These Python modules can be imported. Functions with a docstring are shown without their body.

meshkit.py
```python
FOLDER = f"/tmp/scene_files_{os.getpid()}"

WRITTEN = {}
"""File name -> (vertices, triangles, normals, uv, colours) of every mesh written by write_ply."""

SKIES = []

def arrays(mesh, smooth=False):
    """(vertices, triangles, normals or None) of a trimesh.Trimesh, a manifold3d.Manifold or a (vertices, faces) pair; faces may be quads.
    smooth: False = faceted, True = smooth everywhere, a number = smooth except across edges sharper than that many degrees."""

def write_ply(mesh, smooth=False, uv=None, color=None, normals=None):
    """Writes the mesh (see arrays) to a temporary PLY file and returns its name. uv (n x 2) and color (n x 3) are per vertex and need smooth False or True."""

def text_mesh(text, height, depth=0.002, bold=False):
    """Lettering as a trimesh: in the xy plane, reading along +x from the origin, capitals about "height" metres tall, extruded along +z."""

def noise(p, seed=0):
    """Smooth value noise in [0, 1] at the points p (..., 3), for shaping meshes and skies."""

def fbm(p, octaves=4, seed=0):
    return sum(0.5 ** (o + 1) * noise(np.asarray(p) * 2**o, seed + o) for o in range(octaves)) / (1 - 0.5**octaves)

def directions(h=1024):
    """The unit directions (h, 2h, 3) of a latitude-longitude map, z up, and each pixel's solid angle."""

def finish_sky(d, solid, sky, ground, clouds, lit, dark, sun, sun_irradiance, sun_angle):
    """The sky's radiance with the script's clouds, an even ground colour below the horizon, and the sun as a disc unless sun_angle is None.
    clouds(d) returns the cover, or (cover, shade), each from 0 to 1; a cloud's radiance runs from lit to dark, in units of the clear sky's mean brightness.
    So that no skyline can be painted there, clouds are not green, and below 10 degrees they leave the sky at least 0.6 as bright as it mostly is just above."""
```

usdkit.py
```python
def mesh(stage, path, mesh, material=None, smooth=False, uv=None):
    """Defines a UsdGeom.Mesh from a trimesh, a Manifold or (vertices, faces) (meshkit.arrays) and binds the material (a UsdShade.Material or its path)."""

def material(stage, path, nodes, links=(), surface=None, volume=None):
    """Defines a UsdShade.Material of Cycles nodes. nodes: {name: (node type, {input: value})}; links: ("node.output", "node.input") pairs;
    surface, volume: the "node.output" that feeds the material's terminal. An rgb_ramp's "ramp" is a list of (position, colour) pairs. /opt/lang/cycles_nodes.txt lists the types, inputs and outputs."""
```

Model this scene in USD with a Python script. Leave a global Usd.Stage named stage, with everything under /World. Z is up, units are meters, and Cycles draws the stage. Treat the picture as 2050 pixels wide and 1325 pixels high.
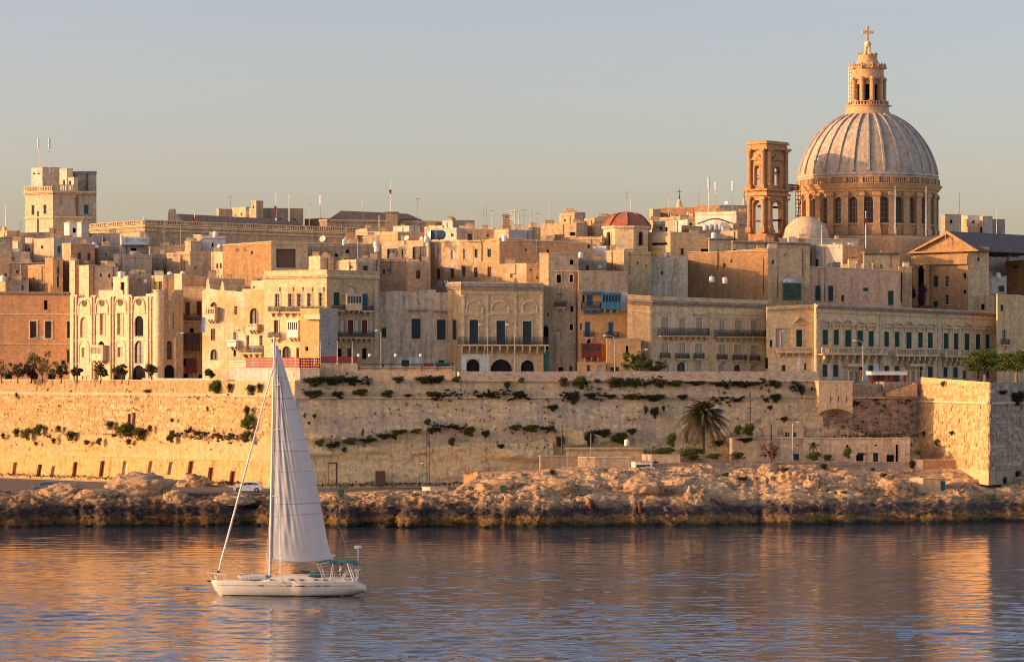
import math, random, zlib
import numpy as np, trimesh, usdkit, meshkit
from shapely.geometry import Polygon, box as sbox
from shapely.ops import unary_union
from pxr import Usd, UsdGeom, UsdLux, UsdShade, Gf, Sdf, Vt

stage = Usd.Stage.CreateInMemory()
UsdGeom.SetStageUpAxis(stage, 'Z')
UsdGeom.SetStageMetersPerUnit(stage, 1.0)
world = UsdGeom.Xform.Define(stage, '/World')
stage.SetDefaultPrim(world.GetPrim())
UsdGeom.Scope.Define(stage, '/World/Looks')
rng = np.random.default_rng(7)
random.seed(7)

# ------------------------------------------------------------------ camera, sky, sun, exposure
F, CX, YH, CH = 5600.0, 1025.0, 742.0, 22.0           # focal length and principal point of the photograph in its own pixels, eye height in metres
EXPOSURE = 0.7
SUN_EL, SUN_PHI = math.radians(12.0), math.radians(7.0)
cam = UsdGeom.Camera.Define(stage, '/World/camera')
cam.CreateHorizontalApertureAttr(36.0)
cam.CreateVerticalApertureAttr(36.0 * 661 / 1024)
cam.CreateFocalLengthAttr(36.0 * F / 2050)
cam.CreateVerticalApertureOffsetAttr(36.0 * (YH - 662.5) / 2050)
cam.CreateClippingRangeAttr(Gf.Vec2f(1.0, 20000.0))
cam.CreateExposureAttr(EXPOSURE)
cam.AddTranslateOp().Set(Gf.Vec3d(0, 0, CH))
cam.AddRotateXOp().Set(90.0)
to_sun = np.array([-math.cos(SUN_PHI) * math.cos(SUN_EL), -math.sin(SUN_PHI) * math.cos(SUN_EL), math.sin(SUN_EL)])
SKY_STRENGTH, SUN_INTENSITY = 0.15, 0.82
dome = UsdLux.DomeLight.Define(stage, '/World/sky')
sky_mat = usdkit.material(stage, '/World/Looks/sky_air', {
    'sky': ('sky_texture', {'sky_type': 'single_scattering', 'sun_disc': False, 'sun_elevation': SUN_EL, 'sun_rotation': math.atan2(to_sun[0], to_sun[1]),
                            'altitude': 10.0, 'air_density': 1.0, 'aerosol_density': 2.0, 'ozone_density': 1.5}),
    'wb': ('mix_color', {'blend_type': 'multiply', 'fac': 1.0, 'b': (1.0, .82, .85)}), 'bg': ('background_shader', {'strength': SKY_STRENGTH})}, [('sky.color', 'wb.a'), ('wb.result', 'bg.color')], surface='bg.background')
UsdShade.MaterialBindingAPI.Apply(dome.GetPrim()).Bind(sky_mat)
sun = UsdLux.DistantLight.Define(stage, '/World/sun')
sun.CreateIntensityAttr(SUN_INTENSITY)
sun.CreateNormalizeAttr(True)
sun.CreateAngleAttr(0.5)
sun.CreateColorAttr(Gf.Vec3f(1.0, 0.595, 0.29))
sun.AddOrientOp().Set(Gf.Quatf(Gf.Rotation(Gf.Vec3d(0, 0, 1), Gf.Vec3d(*to_sun)).GetQuat()))

# ------------------------------------------------------------------ naming and prims
USED = {}
def uniq(parent, name):
    n = USED.get((parent, name), 0); USED[(parent, name)] = n + 1
    return f'{parent}/{name}' + (f'_{n:03d}' if n else '')

class Thing:
    def __init__(s, name, label, cat, o=(0, 0, 0), group=None, kind=None):
        s.o = np.array(o, float)
        s.path = uniq('/World', name)
        x = UsdGeom.Xform.Define(stage, s.path)
        x.AddTranslateOp().Set(Gf.Vec3d(*map(float, s.o)))
        tags(x.GetPrim(), label, cat, group, kind)
    def part(s, name, mesh, mat, sub=None, smooth=False, label=None, kind=None):
        if isinstance(mesh, MB): mesh = mesh.get()
        v, f = (np.asarray(mesh.vertices), np.asarray(mesh.faces)) if hasattr(mesh, 'vertices') else mesh
        if not len(f): return None
        p = uniq(sub or s.path, name)
        m = usdkit.mesh(stage, p, (v - s.o, f), M[mat] if isinstance(mat, str) else mat, smooth)
        if label: m.GetPrim().SetCustomDataByKey('label', label)
        if kind: m.GetPrim().SetCustomDataByKey('kind', kind)
        return p

GROUPS = {'bush': 'bushes growing on the ramparts and rocks', 'town_house': 'houses of the old town', 'yard_house': 'low buildings on the foreshore', 'aerial': 'aerials on the roofs', 'water_tank': 'water tanks on the roofs', 'satellite_dish': 'satellite dishes on the roofs', 'street_lamp': 'street lamps', 'flagpole': 'flagpoles and tall white poles', 'boulder': 'boulders on the foreshore', 'street_tree': 'trees along the street', 'parked_car': 'cars parked on the quay road', 'litter_bin': 'green bins on the foreshore', 'roof_block': 'blocks on the skyline', 'rampart_wall': 'lengths of the ramparts', 'bastion_wall': 'faces of the bastion', 'mooring_post': 'mooring posts', 'red_railing': 'red railings of the restaurant terrace', 'umbrella_tree': 'spreading trees at the right edge', 'downpipe': 'dark pipes on house walls', 'post': 'posts and thin poles', 'palm_tree': 'palm trees', 'roof_hut': 'small huts on the roofs', 'bell': 'bells of the bell tower', 'apartment_block': 'apartment blocks right of the dome'}
def tags(p, label, cat, group=None, kind=None):
    n = p.GetName(); group = group or GROUPS.get(n[:-4] if n[-3:].isdigit() else n)
    for k, t in (('label', label), ('category', cat), ('group', group), ('kind', kind)):
        if t: p.SetCustomDataByKey(k, t)

def single(name, label, cat, mesh, mat, o=None, group=None, kind=None, smooth=False):
    if isinstance(mesh, MB): mesh = mesh.get()
    v, f = (np.asarray(mesh.vertices), np.asarray(mesh.faces)) if hasattr(mesh, 'vertices') else mesh
    if o is None: o = [*((v.min(0) + v.max(0)) / 2)[:2], v[:, 2].min()]
    p = uniq('/World', name)
    m = usdkit.mesh(stage, p, (v - np.array(o), f), M[mat] if isinstance(mat, str) else mat, smooth)
    m.AddTranslateOp().Set(Gf.Vec3d(*map(float, o)))
    tags(m.GetPrim(), label, cat, group, kind)
    return p

BOXF = np.array([[0, 2, 1], [0, 3, 2], [4, 5, 6], [4, 6, 7], [0, 1, 5], [0, 5, 4], [1, 2, 6], [1, 6, 5], [2, 3, 7], [2, 7, 6], [3, 0, 4], [3, 4, 7]])
class MB:
    """Collects shapes into one mesh."""
    def __init__(s): s.v, s.f, s.n = [], [], 0
    def add(s, v, f):
        v = np.asarray(v, float); s.v.append(v); s.f.append(np.asarray(f, int) + s.n); s.n += len(v); return s
    def tm(s, m): return s.add(m.vertices, m.faces)
    def hexa(s, P): return s.add(P, BOXF)               # four bottom corners counter-clockwise, then four top corners
    def box(s, a, b):
        (x0, y0, z0), (x1, y1, z1) = a, b
        return s.hexa([(x0, y0, z0), (x1, y0, z0), (x1, y1, z0), (x0, y1, z0), (x0, y0, z1), (x1, y0, z1), (x1, y1, z1), (x0, y1, z1)])
    def tube(s, pts, r, k=6):
        v, f = tube(pts, r, k); return s.add(v, f)
    def cyl(s, c, r, h, k=12, r2=None):
        return s.tm(lathe([(r, 0), (r if r2 is None else r2, h)], k, c, True))
    def get(s):
        return (np.vstack(s.v), np.vstack(s.f)) if s.n else (np.zeros((0, 3)), np.zeros((0, 3), int))

def tube(pts, r, k=6):
    p = np.asarray(pts, float); n = len(p); r = np.broadcast_to(r, (n,))
    t = np.gradient(p, axis=0); t /= np.linalg.norm(t, axis=1, keepdims=True) + 1e-12
    ref = np.where(np.abs(t[:, 2:]) < .9, [0, 0, 1.0], [1.0, 0, 0])
    a = np.cross(t, ref); a /= np.linalg.norm(a, axis=1, keepdims=True) + 1e-12
    b = np.cross(t, a); g = np.arange(k) * 2 * np.pi / k
    v = p[:, None] + r[:, None, None] * (np.cos(g)[None, :, None] * a[:, None] + np.sin(g)[None, :, None] * b[:, None])
    f = []
    for i in range(n - 1):
        for j in range(k):
            q = [i * k + j, i * k + (j + 1) % k, (i + 1) * k + (j + 1) % k, (i + 1) * k + j]
            f += [[q[0], q[2], q[1]], [q[0], q[3], q[2]]]
    v = v.reshape(-1, 3); m = len(v)
    v = np.vstack([v, p[0], p[-1]])
    for j in range(k):
        f += [[m, j, (j + 1) % k], [m + 1, (n - 1) * k + (j + 1) % k, (n - 1) * k + j]]
    return v, np.array(f)

def lathe(prof, k=24, c=(0, 0, 0), cap=False, sx=1.0, sy=1.0):
    prof = [(max(r, 1e-4), z) for r, z in prof]
    g = np.arange(k) * 2 * np.pi / k; n = len(prof)
    v = np.array([[r * math.cos(a) * sx + c[0], r * math.sin(a) * sy + c[1], z + c[2]] for r, z in prof for a in g])
    f = []
    for i in range(n - 1):
        for j in range(k):
            q = [i * k + j, i * k + (j + 1) % k, (i + 1) * k + (j + 1) % k, (i + 1) * k + j]
            f += [[q[0], q[1], q[2]], [q[0], q[2], q[3]]]
    if cap:
        v = np.vstack([v, [c[0], c[1], prof[-1][1] + c[2]], [c[0], c[1], prof[0][1] + c[2]]])
        for j in range(k):
            f += [[n * k, (n - 1) * k + j, (n - 1) * k + (j + 1) % k], [n * k + 1, (j + 1) % k, j]]
    return trimesh.Trimesh(v, np.array(f), process=False)

def ball(c, r, k=2, s=(1, 1, 1)):
    m = trimesh.creation.icosphere(k, 1.0); m.vertices = m.vertices * r * np.array(s) + np.array(c); return m

def extrude(poly, z0, z1):
    """Footprint polygon (shapely) as a closed prism."""
    mb = MB()
    for g in getattr(poly, 'geoms', [poly]):
        if g.is_empty or g.area < 1e-6: continue
        m = trimesh.creation.extrude_polygon(g, z1 - z0, engine='earcut'); m.apply_translation([0, 0, z0]); mb.tm(m)
    return mb.get()

# ------------------------------------------------------------------ pixels of the photograph to places
def P(px, py, Y): return np.array([(px - CX) / F * Y, Y, CH + (YH - py) / F * Y])
def Zof(py, Y): return CH + (YH - py) / F * Y
def Xof(px, Y): return (px - CX) / F * Y

class Face:
    """A vertical facade: from a to b (left to right as one stands before it), out = towards the viewer."""
    def __init__(s, a, b, zt=None, batter=0.0):
        s.a, s.b = np.array(a[:2], float), np.array(b[:2], float)
        d = s.b - s.a; s.L = np.linalg.norm(d); s.u = d / s.L; s.n = np.array([s.u[1], -s.u[0]])
        s.zt, s.batter = zt, batter
    def t(s, px):
        k = (px - CX) / F                               # ray (k, 1): a + u t = y (k, 1)
        return (k * s.a[1] - s.a[0]) / (s.u[0] - k * s.u[1])
    def Y(s, px): return s.a[1] + s.u[1] * s.t(px)
    def tz(s, px, py):
        t = s.t(px); return t, Zof(py, s.a[1] + s.u[1] * t)
    def pts(s, T, Z, O):
        T, Z, O = np.broadcast_arrays(np.asarray(T, float), np.asarray(Z, float), np.asarray(O, float))
        if s.batter: O = O + s.batter * (s.zt - Z)
        return np.stack([s.a[0] + s.u[0] * T + s.n[0] * O, s.a[1] + s.u[1] * T + s.n[1] * O, Z], -1)
    def box(s, mb, t0, t1, z0, z1, o0, o1):
        return mb.hexa(s.pts([t0, t1, t1, t0] * 2, [z0] * 4 + [z1] * 4, [o1, o1, o0, o0] * 2))
    def slab(s, mb, poly, o0, o1):
        """A (t, z) polygon with holes, from o0 (back) to o1 (front)."""
        for g in getattr(poly, 'geoms', [poly]):
            if g.is_empty or g.area < 1e-5: continue
            m = trimesh.creation.extrude_polygon(g, 1.0, engine='earcut')
            v = m.vertices; mb.add(s.pts(v[:, 0], v[:, 1], o0 + (o1 - o0) * v[:, 2]), m.faces)
        return mb

def arch(t0, t1, z0, z1, k=8):
    """A round-headed opening; z1 is its crown."""
    r = (t1 - t0) / 2; zs = max(z1 - r, z0 + .05); c = (t0 + t1) / 2
    return Polygon([(t0, z0), (t1, z0)] + [(c + r * math.cos(a), zs + (z1 - zs) * math.sin(a)) for a in np.linspace(0, math.pi, k + 1)])
def disc(t, z, r, k=14): return Polygon([(t + r * math.cos(a), z + r * math.sin(a)) for a in np.linspace(0, 2 * math.pi, k + 1)[:-1]])

# ------------------------------------------------------------------ materials
M = {}
def mat(name, nodes, links, surface='p.BSDF'):
    M[name] = usdkit.material(stage, '/World/Looks/' + name, nodes, links, surface=surface)

def wall_uv(n, l):
    """Nodes that lay a pattern along any upright wall: u runs along the wall, v upwards."""
    n |= {'geo': ('geometry', {}), 'cr': ('vector_math', {'math_type': 'cross_product', 'vector2': (0, 0, 1)}), 'nm': ('vector_math', {'math_type': 'normalize'}),
          'du': ('vector_math', {'math_type': 'dot_product'}), 'sp': ('separate_xyz', {}), 'uv': ('combine_xyz', {})}
    l += [('geo.true_normal', 'cr.vector1'), ('cr.vector', 'nm.vector1'), ('nm.vector', 'du.vector1'), ('geo.position', 'du.vector2'), ('geo.position', 'sp.vector'), ('du.value', 'uv.x'), ('sp.z', 'uv.y')]

def stone(name, c, bw=.62, bh=.3, joint=.74, stain=.35, dark=(.16, .13, .11), patch=.25, pale=(.62, .52, .38), bump=.35, rough=.85, vary=.14):
    """Weathered limestone masonry or plaster: courses, patches, run-down streaks of dirt."""
    c = np.array(c)
    n, l = {}, []; wall_uv(n, l)
    n |= {'br': ('brick_texture', {'color1': tuple(c * 1.05), 'color2': tuple(c * .92), 'mortar': tuple(c * joint), 'scale': 1.0, 'mortar_size': .022, 'mortar_smooth': .5, 'bias': 0.1, 'brick_width': bw, 'row_height': bh}),
          'big': ('noise_texture', {'scale': .21, 'detail': 6.0, 'roughness': .62}),
          'rb': ('rgb_ramp', {'ramp': [(0.0, (0, 0, 0)), (.44, (0, 0, 0)), (.64, (1, 1, 1)), (1.0, (1, 1, 1))]}),
          'mp': ('mapping', {'scale': (1.3, 1.3, .13)}), 'st': ('noise_texture', {'scale': 1.0, 'detail': 7.0, 'roughness': .68}),
          'rs': ('rgb_ramp', {'ramp': [(0.0, (0, 0, 0)), (.47, (0, 0, 0)), (.63, (1, 1, 1)), (1.0, (1, 1, 1))]}),
          'sm': ('math', {'math_type': 'multiply', 'value2': stain}), 'bm': ('math', {'math_type': 'multiply', 'value2': patch}),
          'fi': ('noise_texture', {'scale': 1.7, 'detail': 9.0, 'roughness': .78}), 'rf': ('map_range', {'from_min': .28, 'from_max': .72, 'to_min': .56, 'to_max': 1.36}),
          'm1': ('mix_color', {'b': tuple(pale)}), 'm2': ('mix_color', {'b': tuple(dark)}),
          'm3': ('mix_color', {'blend_type': 'multiply', 'fac': 1.0}),
          'oi': ('object_info', {}), 'rv': ('map_range', {'to_min': 1 - vary, 'to_max': 1 + vary}), 'hs': ('hsv', {}),
          'ad': ('math', {'math_type': 'multiply_add', 'value2': -.6}), 'bp': ('bump', {'strength': bump, 'distance': .05}),
          'p': ('principled_bsdf', {'roughness': rough, 'specular_ior_level': .2})}
    l += [('uv.vector', 'br.vector'), ('geo.position', 'big.vector'), ('big.fac', 'rb.fac'), ('geo.position', 'mp.vector'), ('mp.vector', 'st.vector'), ('st.fac', 'rs.fac'), ('rs.color', 'sm.value1'), ('rb.color', 'bm.value1'),
          ('geo.position', 'fi.vector'), ('fi.fac', 'rf.value'), ('br.color', 'm1.a'), ('bm.value', 'm1.fac'), ('m1.result', 'm2.a'), ('sm.value', 'm2.fac'), ('m2.result', 'm3.a'), ('rf.result', 'm3.b'),
          ('oi.random', 'rv.value'), ('rv.result', 'hs.value'), ('m3.result', 'hs.color'), ('hs.color', 'p.base_color'), ('br.fac', 'ad.value1'), ('fi.fac', 'ad.value3'), ('ad.value', 'bp.height'), ('bp.normal', 'p.normal')]
    mat(name, n, l)

def paint(name, c, rough=.55, vary=.12, spec=.4, metal=0.0, scale=1.6, louvre=0):
    c = np.array(c)
    n = {'geo': ('geometry', {}), 'no': ('noise_texture', {'scale': scale, 'detail': 6.0, 'roughness': .65}), 'ra': ('rgb_ramp', {'ramp': [(.3, tuple(c * (1 - 2 * vary))), (.7, tuple(np.minimum(c * (1 + vary), .9)))]}),
         'p': ('principled_bsdf', {'roughness': rough, 'specular_ior_level': spec, 'metallic': metal})}
    l = [('geo.position', 'no.vector'), ('no.fac', 'ra.fac'), ('ra.color', 'p.base_color')]
    if louvre:
        n |= {'wv': ('wave_texture', {'bands_direction': 'z', 'profile': 'saw', 'scale': louvre}), 'bp': ('bump', {'strength': .7, 'distance': .03}),
              'mm': ('map_range', {'to_min': .62, 'to_max': 1.1}), 'mx': ('mix_color', {'blend_type': 'multiply', 'fac': 1.0})}
        l = l[:2] + [('geo.position', 'wv.vector'), ('wv.fac', 'bp.height'), ('bp.normal', 'p.normal'), ('wv.fac', 'mm.value'), ('ra.color', 'mx.a'), ('mm.result', 'mx.b'), ('mx.result', 'p.base_color')]
    mat(name, n, l)

GOLD = (.63, .435, .22)
stone('stone_gold', GOLD, pale=(.60, .46, .30))
stone('stone_warm', (.52, .295, .125), patch=.12, pale=(.58, .42, .25))
stone('stone_pale', (.64, .49, .31), stain=.3)
stone('stone_cream', (.70, .52, .285), bw=.8, bh=.36, stain=.25, patch=.12)
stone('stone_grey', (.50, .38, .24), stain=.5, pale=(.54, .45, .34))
stone('stone_pink', (.52, .28, .165), stain=.2, patch=.2, pale=(.55, .36, .23))
stone('stone_pinkstain', (.54, .38, .235), stain=.35, patch=.6, pale=(.54, .32, .25))
stone('stone_rough', (.46, .335, .22), bw=.5, bh=.33, joint=.5, stain=.5, patch=.5, pale=(.52, .43, .33), bump=.8)
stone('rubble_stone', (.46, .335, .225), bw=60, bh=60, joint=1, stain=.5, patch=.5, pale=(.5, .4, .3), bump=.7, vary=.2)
stone('stone_stained', (.64, .49, .32), bw=.7, bh=.34, joint=.9, stain=.6, dark=(.20, .165, .145), patch=.3, pale=(.68, .59, .48))
stone('stone_flaking', (.55, .36, .17), stain=.3, patch=.75, pale=(.72, .59, .42))
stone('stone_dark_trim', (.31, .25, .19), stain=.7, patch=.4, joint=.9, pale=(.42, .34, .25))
stone('plaster_cream', (.70, .50, .305), joint=1.0, stain=.22, patch=.2, bump=.15)
stone('plaster_orange', (.66, .375, .15), joint=1.0, stain=.2, patch=.15, pale=(.64, .42, .2), bump=.12)
stone('plaster_brown', (.55, .30, .145), joint=.97, stain=.3, patch=.3, pale=(.56, .36, .2), bump=.15)
stone('plaster_white', (.70, .615, .50), joint=1.0, stain=.3, patch=.15, pale=(.62, .48, .32), bump=.12)
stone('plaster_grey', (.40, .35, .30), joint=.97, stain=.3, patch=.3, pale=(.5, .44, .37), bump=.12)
stone('white_wash', (.68, .64, .58), joint=1.0, stain=.25, patch=.1, pale=(.6, .5, .38), bump=.1)
stone('trim_stone', (.66, .50, .30), joint=.95, stain=.3, patch=.15, bump=.2)
stone('church_stone', (.56, .335, .165), bw=.9, bh=.42, joint=.88, stain=.22, patch=.1, pale=(.62, .42, .23))
stone('tower_stone', (.56, .29, .125), bw=.9, bh=.42, joint=.88, stain=.3, patch=.15, pale=(.60, .38, .2))
stone('dome_stone', (.52, .42, .305), bw=1.2, bh=.5, joint=.9, stain=.6, dark=(.24, .195, .16), patch=.5, pale=(.55, .48, .39), bump=.25)
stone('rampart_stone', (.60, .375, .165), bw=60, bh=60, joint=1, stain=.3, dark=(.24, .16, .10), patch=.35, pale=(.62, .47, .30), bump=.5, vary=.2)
stone('rampart_stone_grey', (.74, .545, .29), bw=60, bh=60, joint=1, stain=.42, dark=(.27, .215, .20), patch=.7, pale=(.50, .40, .33), bump=.4, vary=.13)
stone('red_roof', (.40, .12, .06), bw=.5, bh=.4, joint=.8, stain=.4, dark=(.2, .12, .1), patch=.25, pale=(.44, .25, .17))
stone('slate', (.145, .118, .095), bw=.5, bh=.3, joint=.8, stain=.3, dark=(.05, .048, .048), patch=.3, pale=(.13, .115, .105), rough=.85)
stone('roof_grey', (.36, .29, .21), joint=1.0, stain=.2, patch=.4, pale=(.46, .38, .28))
paint('green', (.012, .085, .062), louvre=3.2); paint('teal_dark', (.028, .06, .068), louvre=3.2); paint('blue', (.03, .17, .28), louvre=3.2)
paint('cream_shutter', (.62, .51, .31), louvre=3.2); paint('red_wood', (.20, .045, .03), louvre=2.6); paint('brown_wood', (.15, .075, .04), louvre=2.6)
paint('white_paint', (.74, .71, .64)); paint('cream_paint', (.60, .48, .29)); paint('blue_paint', (.055, .19, .30)); paint('green_paint', (.02, .12, .075)); paint('red_paint', (.26, .018, .015))
paint('turquoise', (.06, .22, .20)); paint('iron', (.035, .033, .035), spec=.4); paint('rust_pipe', (.10, .035, .025)); paint('grey_metal', (.33, .33, .33), metal=.3, rough=.4)
paint('white_metal', (.72, .72, .70), rough=.35); paint('blue_grey_roof', (.25, .31, .38)); paint('tank_white', (.74, .70, .62)); paint('tank_blue', (.12, .17, .24)); paint('yellow_panel', (.72, .60, .12))
paint('dark_opening', (.018, .016, .015), rough=.9, spec=.1); paint('brown_opening', (.17, .105, .065), rough=.8, spec=.2)
paint('sail_cover', (.03, .11, .11)); paint('rubber', (.02, .02, .02), rough=.7); paint('skin', (.35, .18, .11)); paint('flag_red', (.5, .03, .03)); paint('flag_white', (.72, .7, .66)); paint('banner_blue', (.22, .30, .42))
paint('asphalt', (.085, .07, .06), rough=.9, vary=.2, scale=.6); paint('terrace_ground', (.35, .27, .18), rough=.9, scale=.4); paint('bronze', (.10, .12, .08), metal=.6, rough=.5); paint('bin_green', (.03, .09, .045))
mat('glass', {'geo': ('geometry', {}), 'no': ('noise_texture', {'scale': .7}), 'ra': ('rgb_ramp', {'ramp': [(.35, (.015, .017, .02)), (.65, (.06, .062, .065))]}), 'p': ('principled_bsdf', {'roughness': .34, 'specular_ior_level': .5})},
    [('geo.position', 'no.vector'), ('no.fac', 'ra.fac'), ('ra.color', 'p.base_color')])
def leafy(name, c1, c2, trans=.3):
    mat(name, {'geo': ('geometry', {}), 'ra': ('rgb_ramp', {'ramp': [(0, c1), (1, c2)]}), 'd': ('principled_bsdf', {'roughness': .6, 'specular_ior_level': .25}), 't': ('translucent_bsdf', {}), 'mx': ('mix_closure', {'fac': trans})},
        [('geo.random_per_island', 'ra.fac'), ('ra.color', 'd.base_color'), ('ra.color', 't.color'), ('d.BSDF', 'mx.closure1'), ('t.BSDF', 'mx.closure2')], surface='mx.closure')
leafy('leaf_dark', (.045, .058, .026), (.13, .135, .06)); leafy('leaf_green', (.09, .12, .02), (.24, .235, .05), .4); leafy('leaf_olive', (.12, .105, .04), (.30, .235, .09), .4)
leafy('leaf_scrub', (.04, .042, .024), (.12, .10, .055)); leafy('leaf_dry', (.10, .075, .045), (.22, .155, .08)); leafy('leaf_palm', (.085, .07, .032), (.20, .15, .07)); leafy('leaf_rust', (.22, .085, .03), (.40, .19, .07)); leafy('leaf_yellow', (.12, .11, .015), (.25, .20, .03)); leafy('leaf_purple', (.05, .03, .06), (.12, .07, .12))
paint('bark', (.13, .085, .05), rough=.9); paint('bark_grey', (.19, .15, .11), rough=.9)
mat('gelcoat', {'geo': ('geometry', {}), 'no': ('noise_texture', {'scale': .8, 'detail': 4.0}), 'ra': ('rgb_ramp', {'ramp': [(.3, (.52, .49, .43)), (.7, (.60, .57, .50))]}), 'p': ('principled_bsdf', {'roughness': .3, 'coat_weight': .3})}, [('geo.position', 'no.vector'), ('no.fac', 'ra.fac'), ('ra.color', 'p.base_color')])
paint('boot_stripe', (.03, .03, .035)); paint('mast_metal', (.62, .60, .56), metal=.2, rough=.35); paint('jib_cloth', (.72, .68, .60)); paint('grey_rubber', (.42, .43, .44)); paint('batten_grey', (.20, .22, .26))
mat('sailcloth', {'geo': ('geometry', {}), 'no': ('noise_texture', {'scale': .5, 'detail': 4.0}), 'ra': ('rgb_ramp', {'ramp': [(.3, (.36, .37, .385)), (.7, (.46, .465, .47))]}), 'd': ('principled_bsdf', {'roughness': .6, 'specular_ior_level': .3}), 't': ('translucent_bsdf', {'color': (.50, .50, .52)}), 'm': ('mix_closure', {'fac': .35})},
    [('geo.position', 'no.vector'), ('no.fac', 'ra.fac'), ('ra.color', 'd.base_color'), ('d.BSDF', 'm.closure1'), ('t.BSDF', 'm.closure2')], surface='m.closure')
# ------------------------------------------------------------------ water
def water():
    xs = np.concatenate([[-3000, -1200, -500, -250, -140], np.arange(-92, 92.1, .34), [140, 250, 500, 1200, 3000]])
    ys = np.concatenate([[-400, -50, 80, 140, 160], np.arange(176, 262, .17), np.arange(262, 330, .25), np.arange(330, 420, .42), [430, 480, 700, 1500, 4000]])
    X, Y = np.meshgrid(xs, ys)
    r = np.random.default_rng(3)
    Z = np.zeros_like(X)
    for k in range(60):
        lam = 0.62 * (5.0 / 0.62) ** (r.random() ** 1.35); ang = math.pi / 2 + r.normal(0, .38)
        kx, ky = 2 * math.pi / lam * math.cos(ang), 2 * math.pi / lam * math.sin(ang)
        Z += .0022 * lam ** .97 * np.sin(kx * X + ky * Y + r.random() * 6.28 + .8 * np.sin(.11 * X + .07 * Y + k))
    amp = .35 + 1.1 * meshkit.fbm(np.stack([X * .025, Y * .06, X * 0 + 5], -1), 3)
    Z *= amp * np.interp(Y, [200, 270, 330, 400], [1, .85, .55, .4])
    edge = np.clip((92 - np.abs(X)) / 6, 0, 1) * np.clip((Y - 176) / 6, 0, 1) * np.clip((419 - Y) / 4, 0, 1)
    # wake of the yacht, a smooth trail behind its stern
    wx, wy = X - Xof(728, 274), Y - 274
    tr = np.exp(-(wy / (1.2 + .12 * np.maximum(wx, 0))) ** 2) * (wx > 0) * np.exp(-np.maximum(wx, 0) / 9)
    Z = Z * (1 - .6 * tr) + .05 * tr * np.sin(wx * 2.2 + wy * 1.5)
    Z *= edge
    n, m = X.shape
    v = np.stack([X, Y, Z], -1).reshape(-1, 3)
    i, j = np.meshgrid(np.arange(n - 1), np.arange(m - 1), indexing='ij')
    a = (i * m + j).ravel()
    f = np.vstack([np.stack([a, a + 1, a + m + 1], 1), np.stack([a, a + m + 1, a + m], 1)])
    single('water', 'calm rippled harbour water reflecting the golden walls', 'water', (v, f), 'water', (0, 0, 0), kind='structure', smooth=True)
mat('water', {'geo': ('geometry', {}), 'mp': ('mapping', {'scale': (.7, 1.7, 1)}), 'n1': ('noise_texture', {'scale': 2.0, 'detail': 5.0, 'roughness': .6, 'distortion': .4}),
              'mp2': ('mapping', {'scale': (.05, .11, 1)}), 'n2': ('noise_texture', {'scale': 1.0, 'detail': 3.0}), 'mr': ('map_range', {'from_min': .35, 'from_max': .7, 'to_min': .25, 'to_max': 1.0}), 'hm': ('math', {'math_type': 'multiply'}),
              'b1': ('bump', {'strength': .3, 'distance': .045}), 'p': ('principled_bsdf', {'base_color': (.025, .027, .036), 'roughness': .04, 'ior': 1.8, 'specular_ior_level': .5})},
    [('geo.position', 'mp.vector'), ('mp.vector', 'n1.vector'), ('geo.position', 'mp2.vector'), ('mp2.vector', 'n2.vector'), ('n2.fac', 'mr.value'), ('n1.fac', 'hm.value1'), ('mr.result', 'hm.value2'), ('hm.value', 'b1.height'), ('b1.normal', 'p.normal')])
water()

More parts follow.
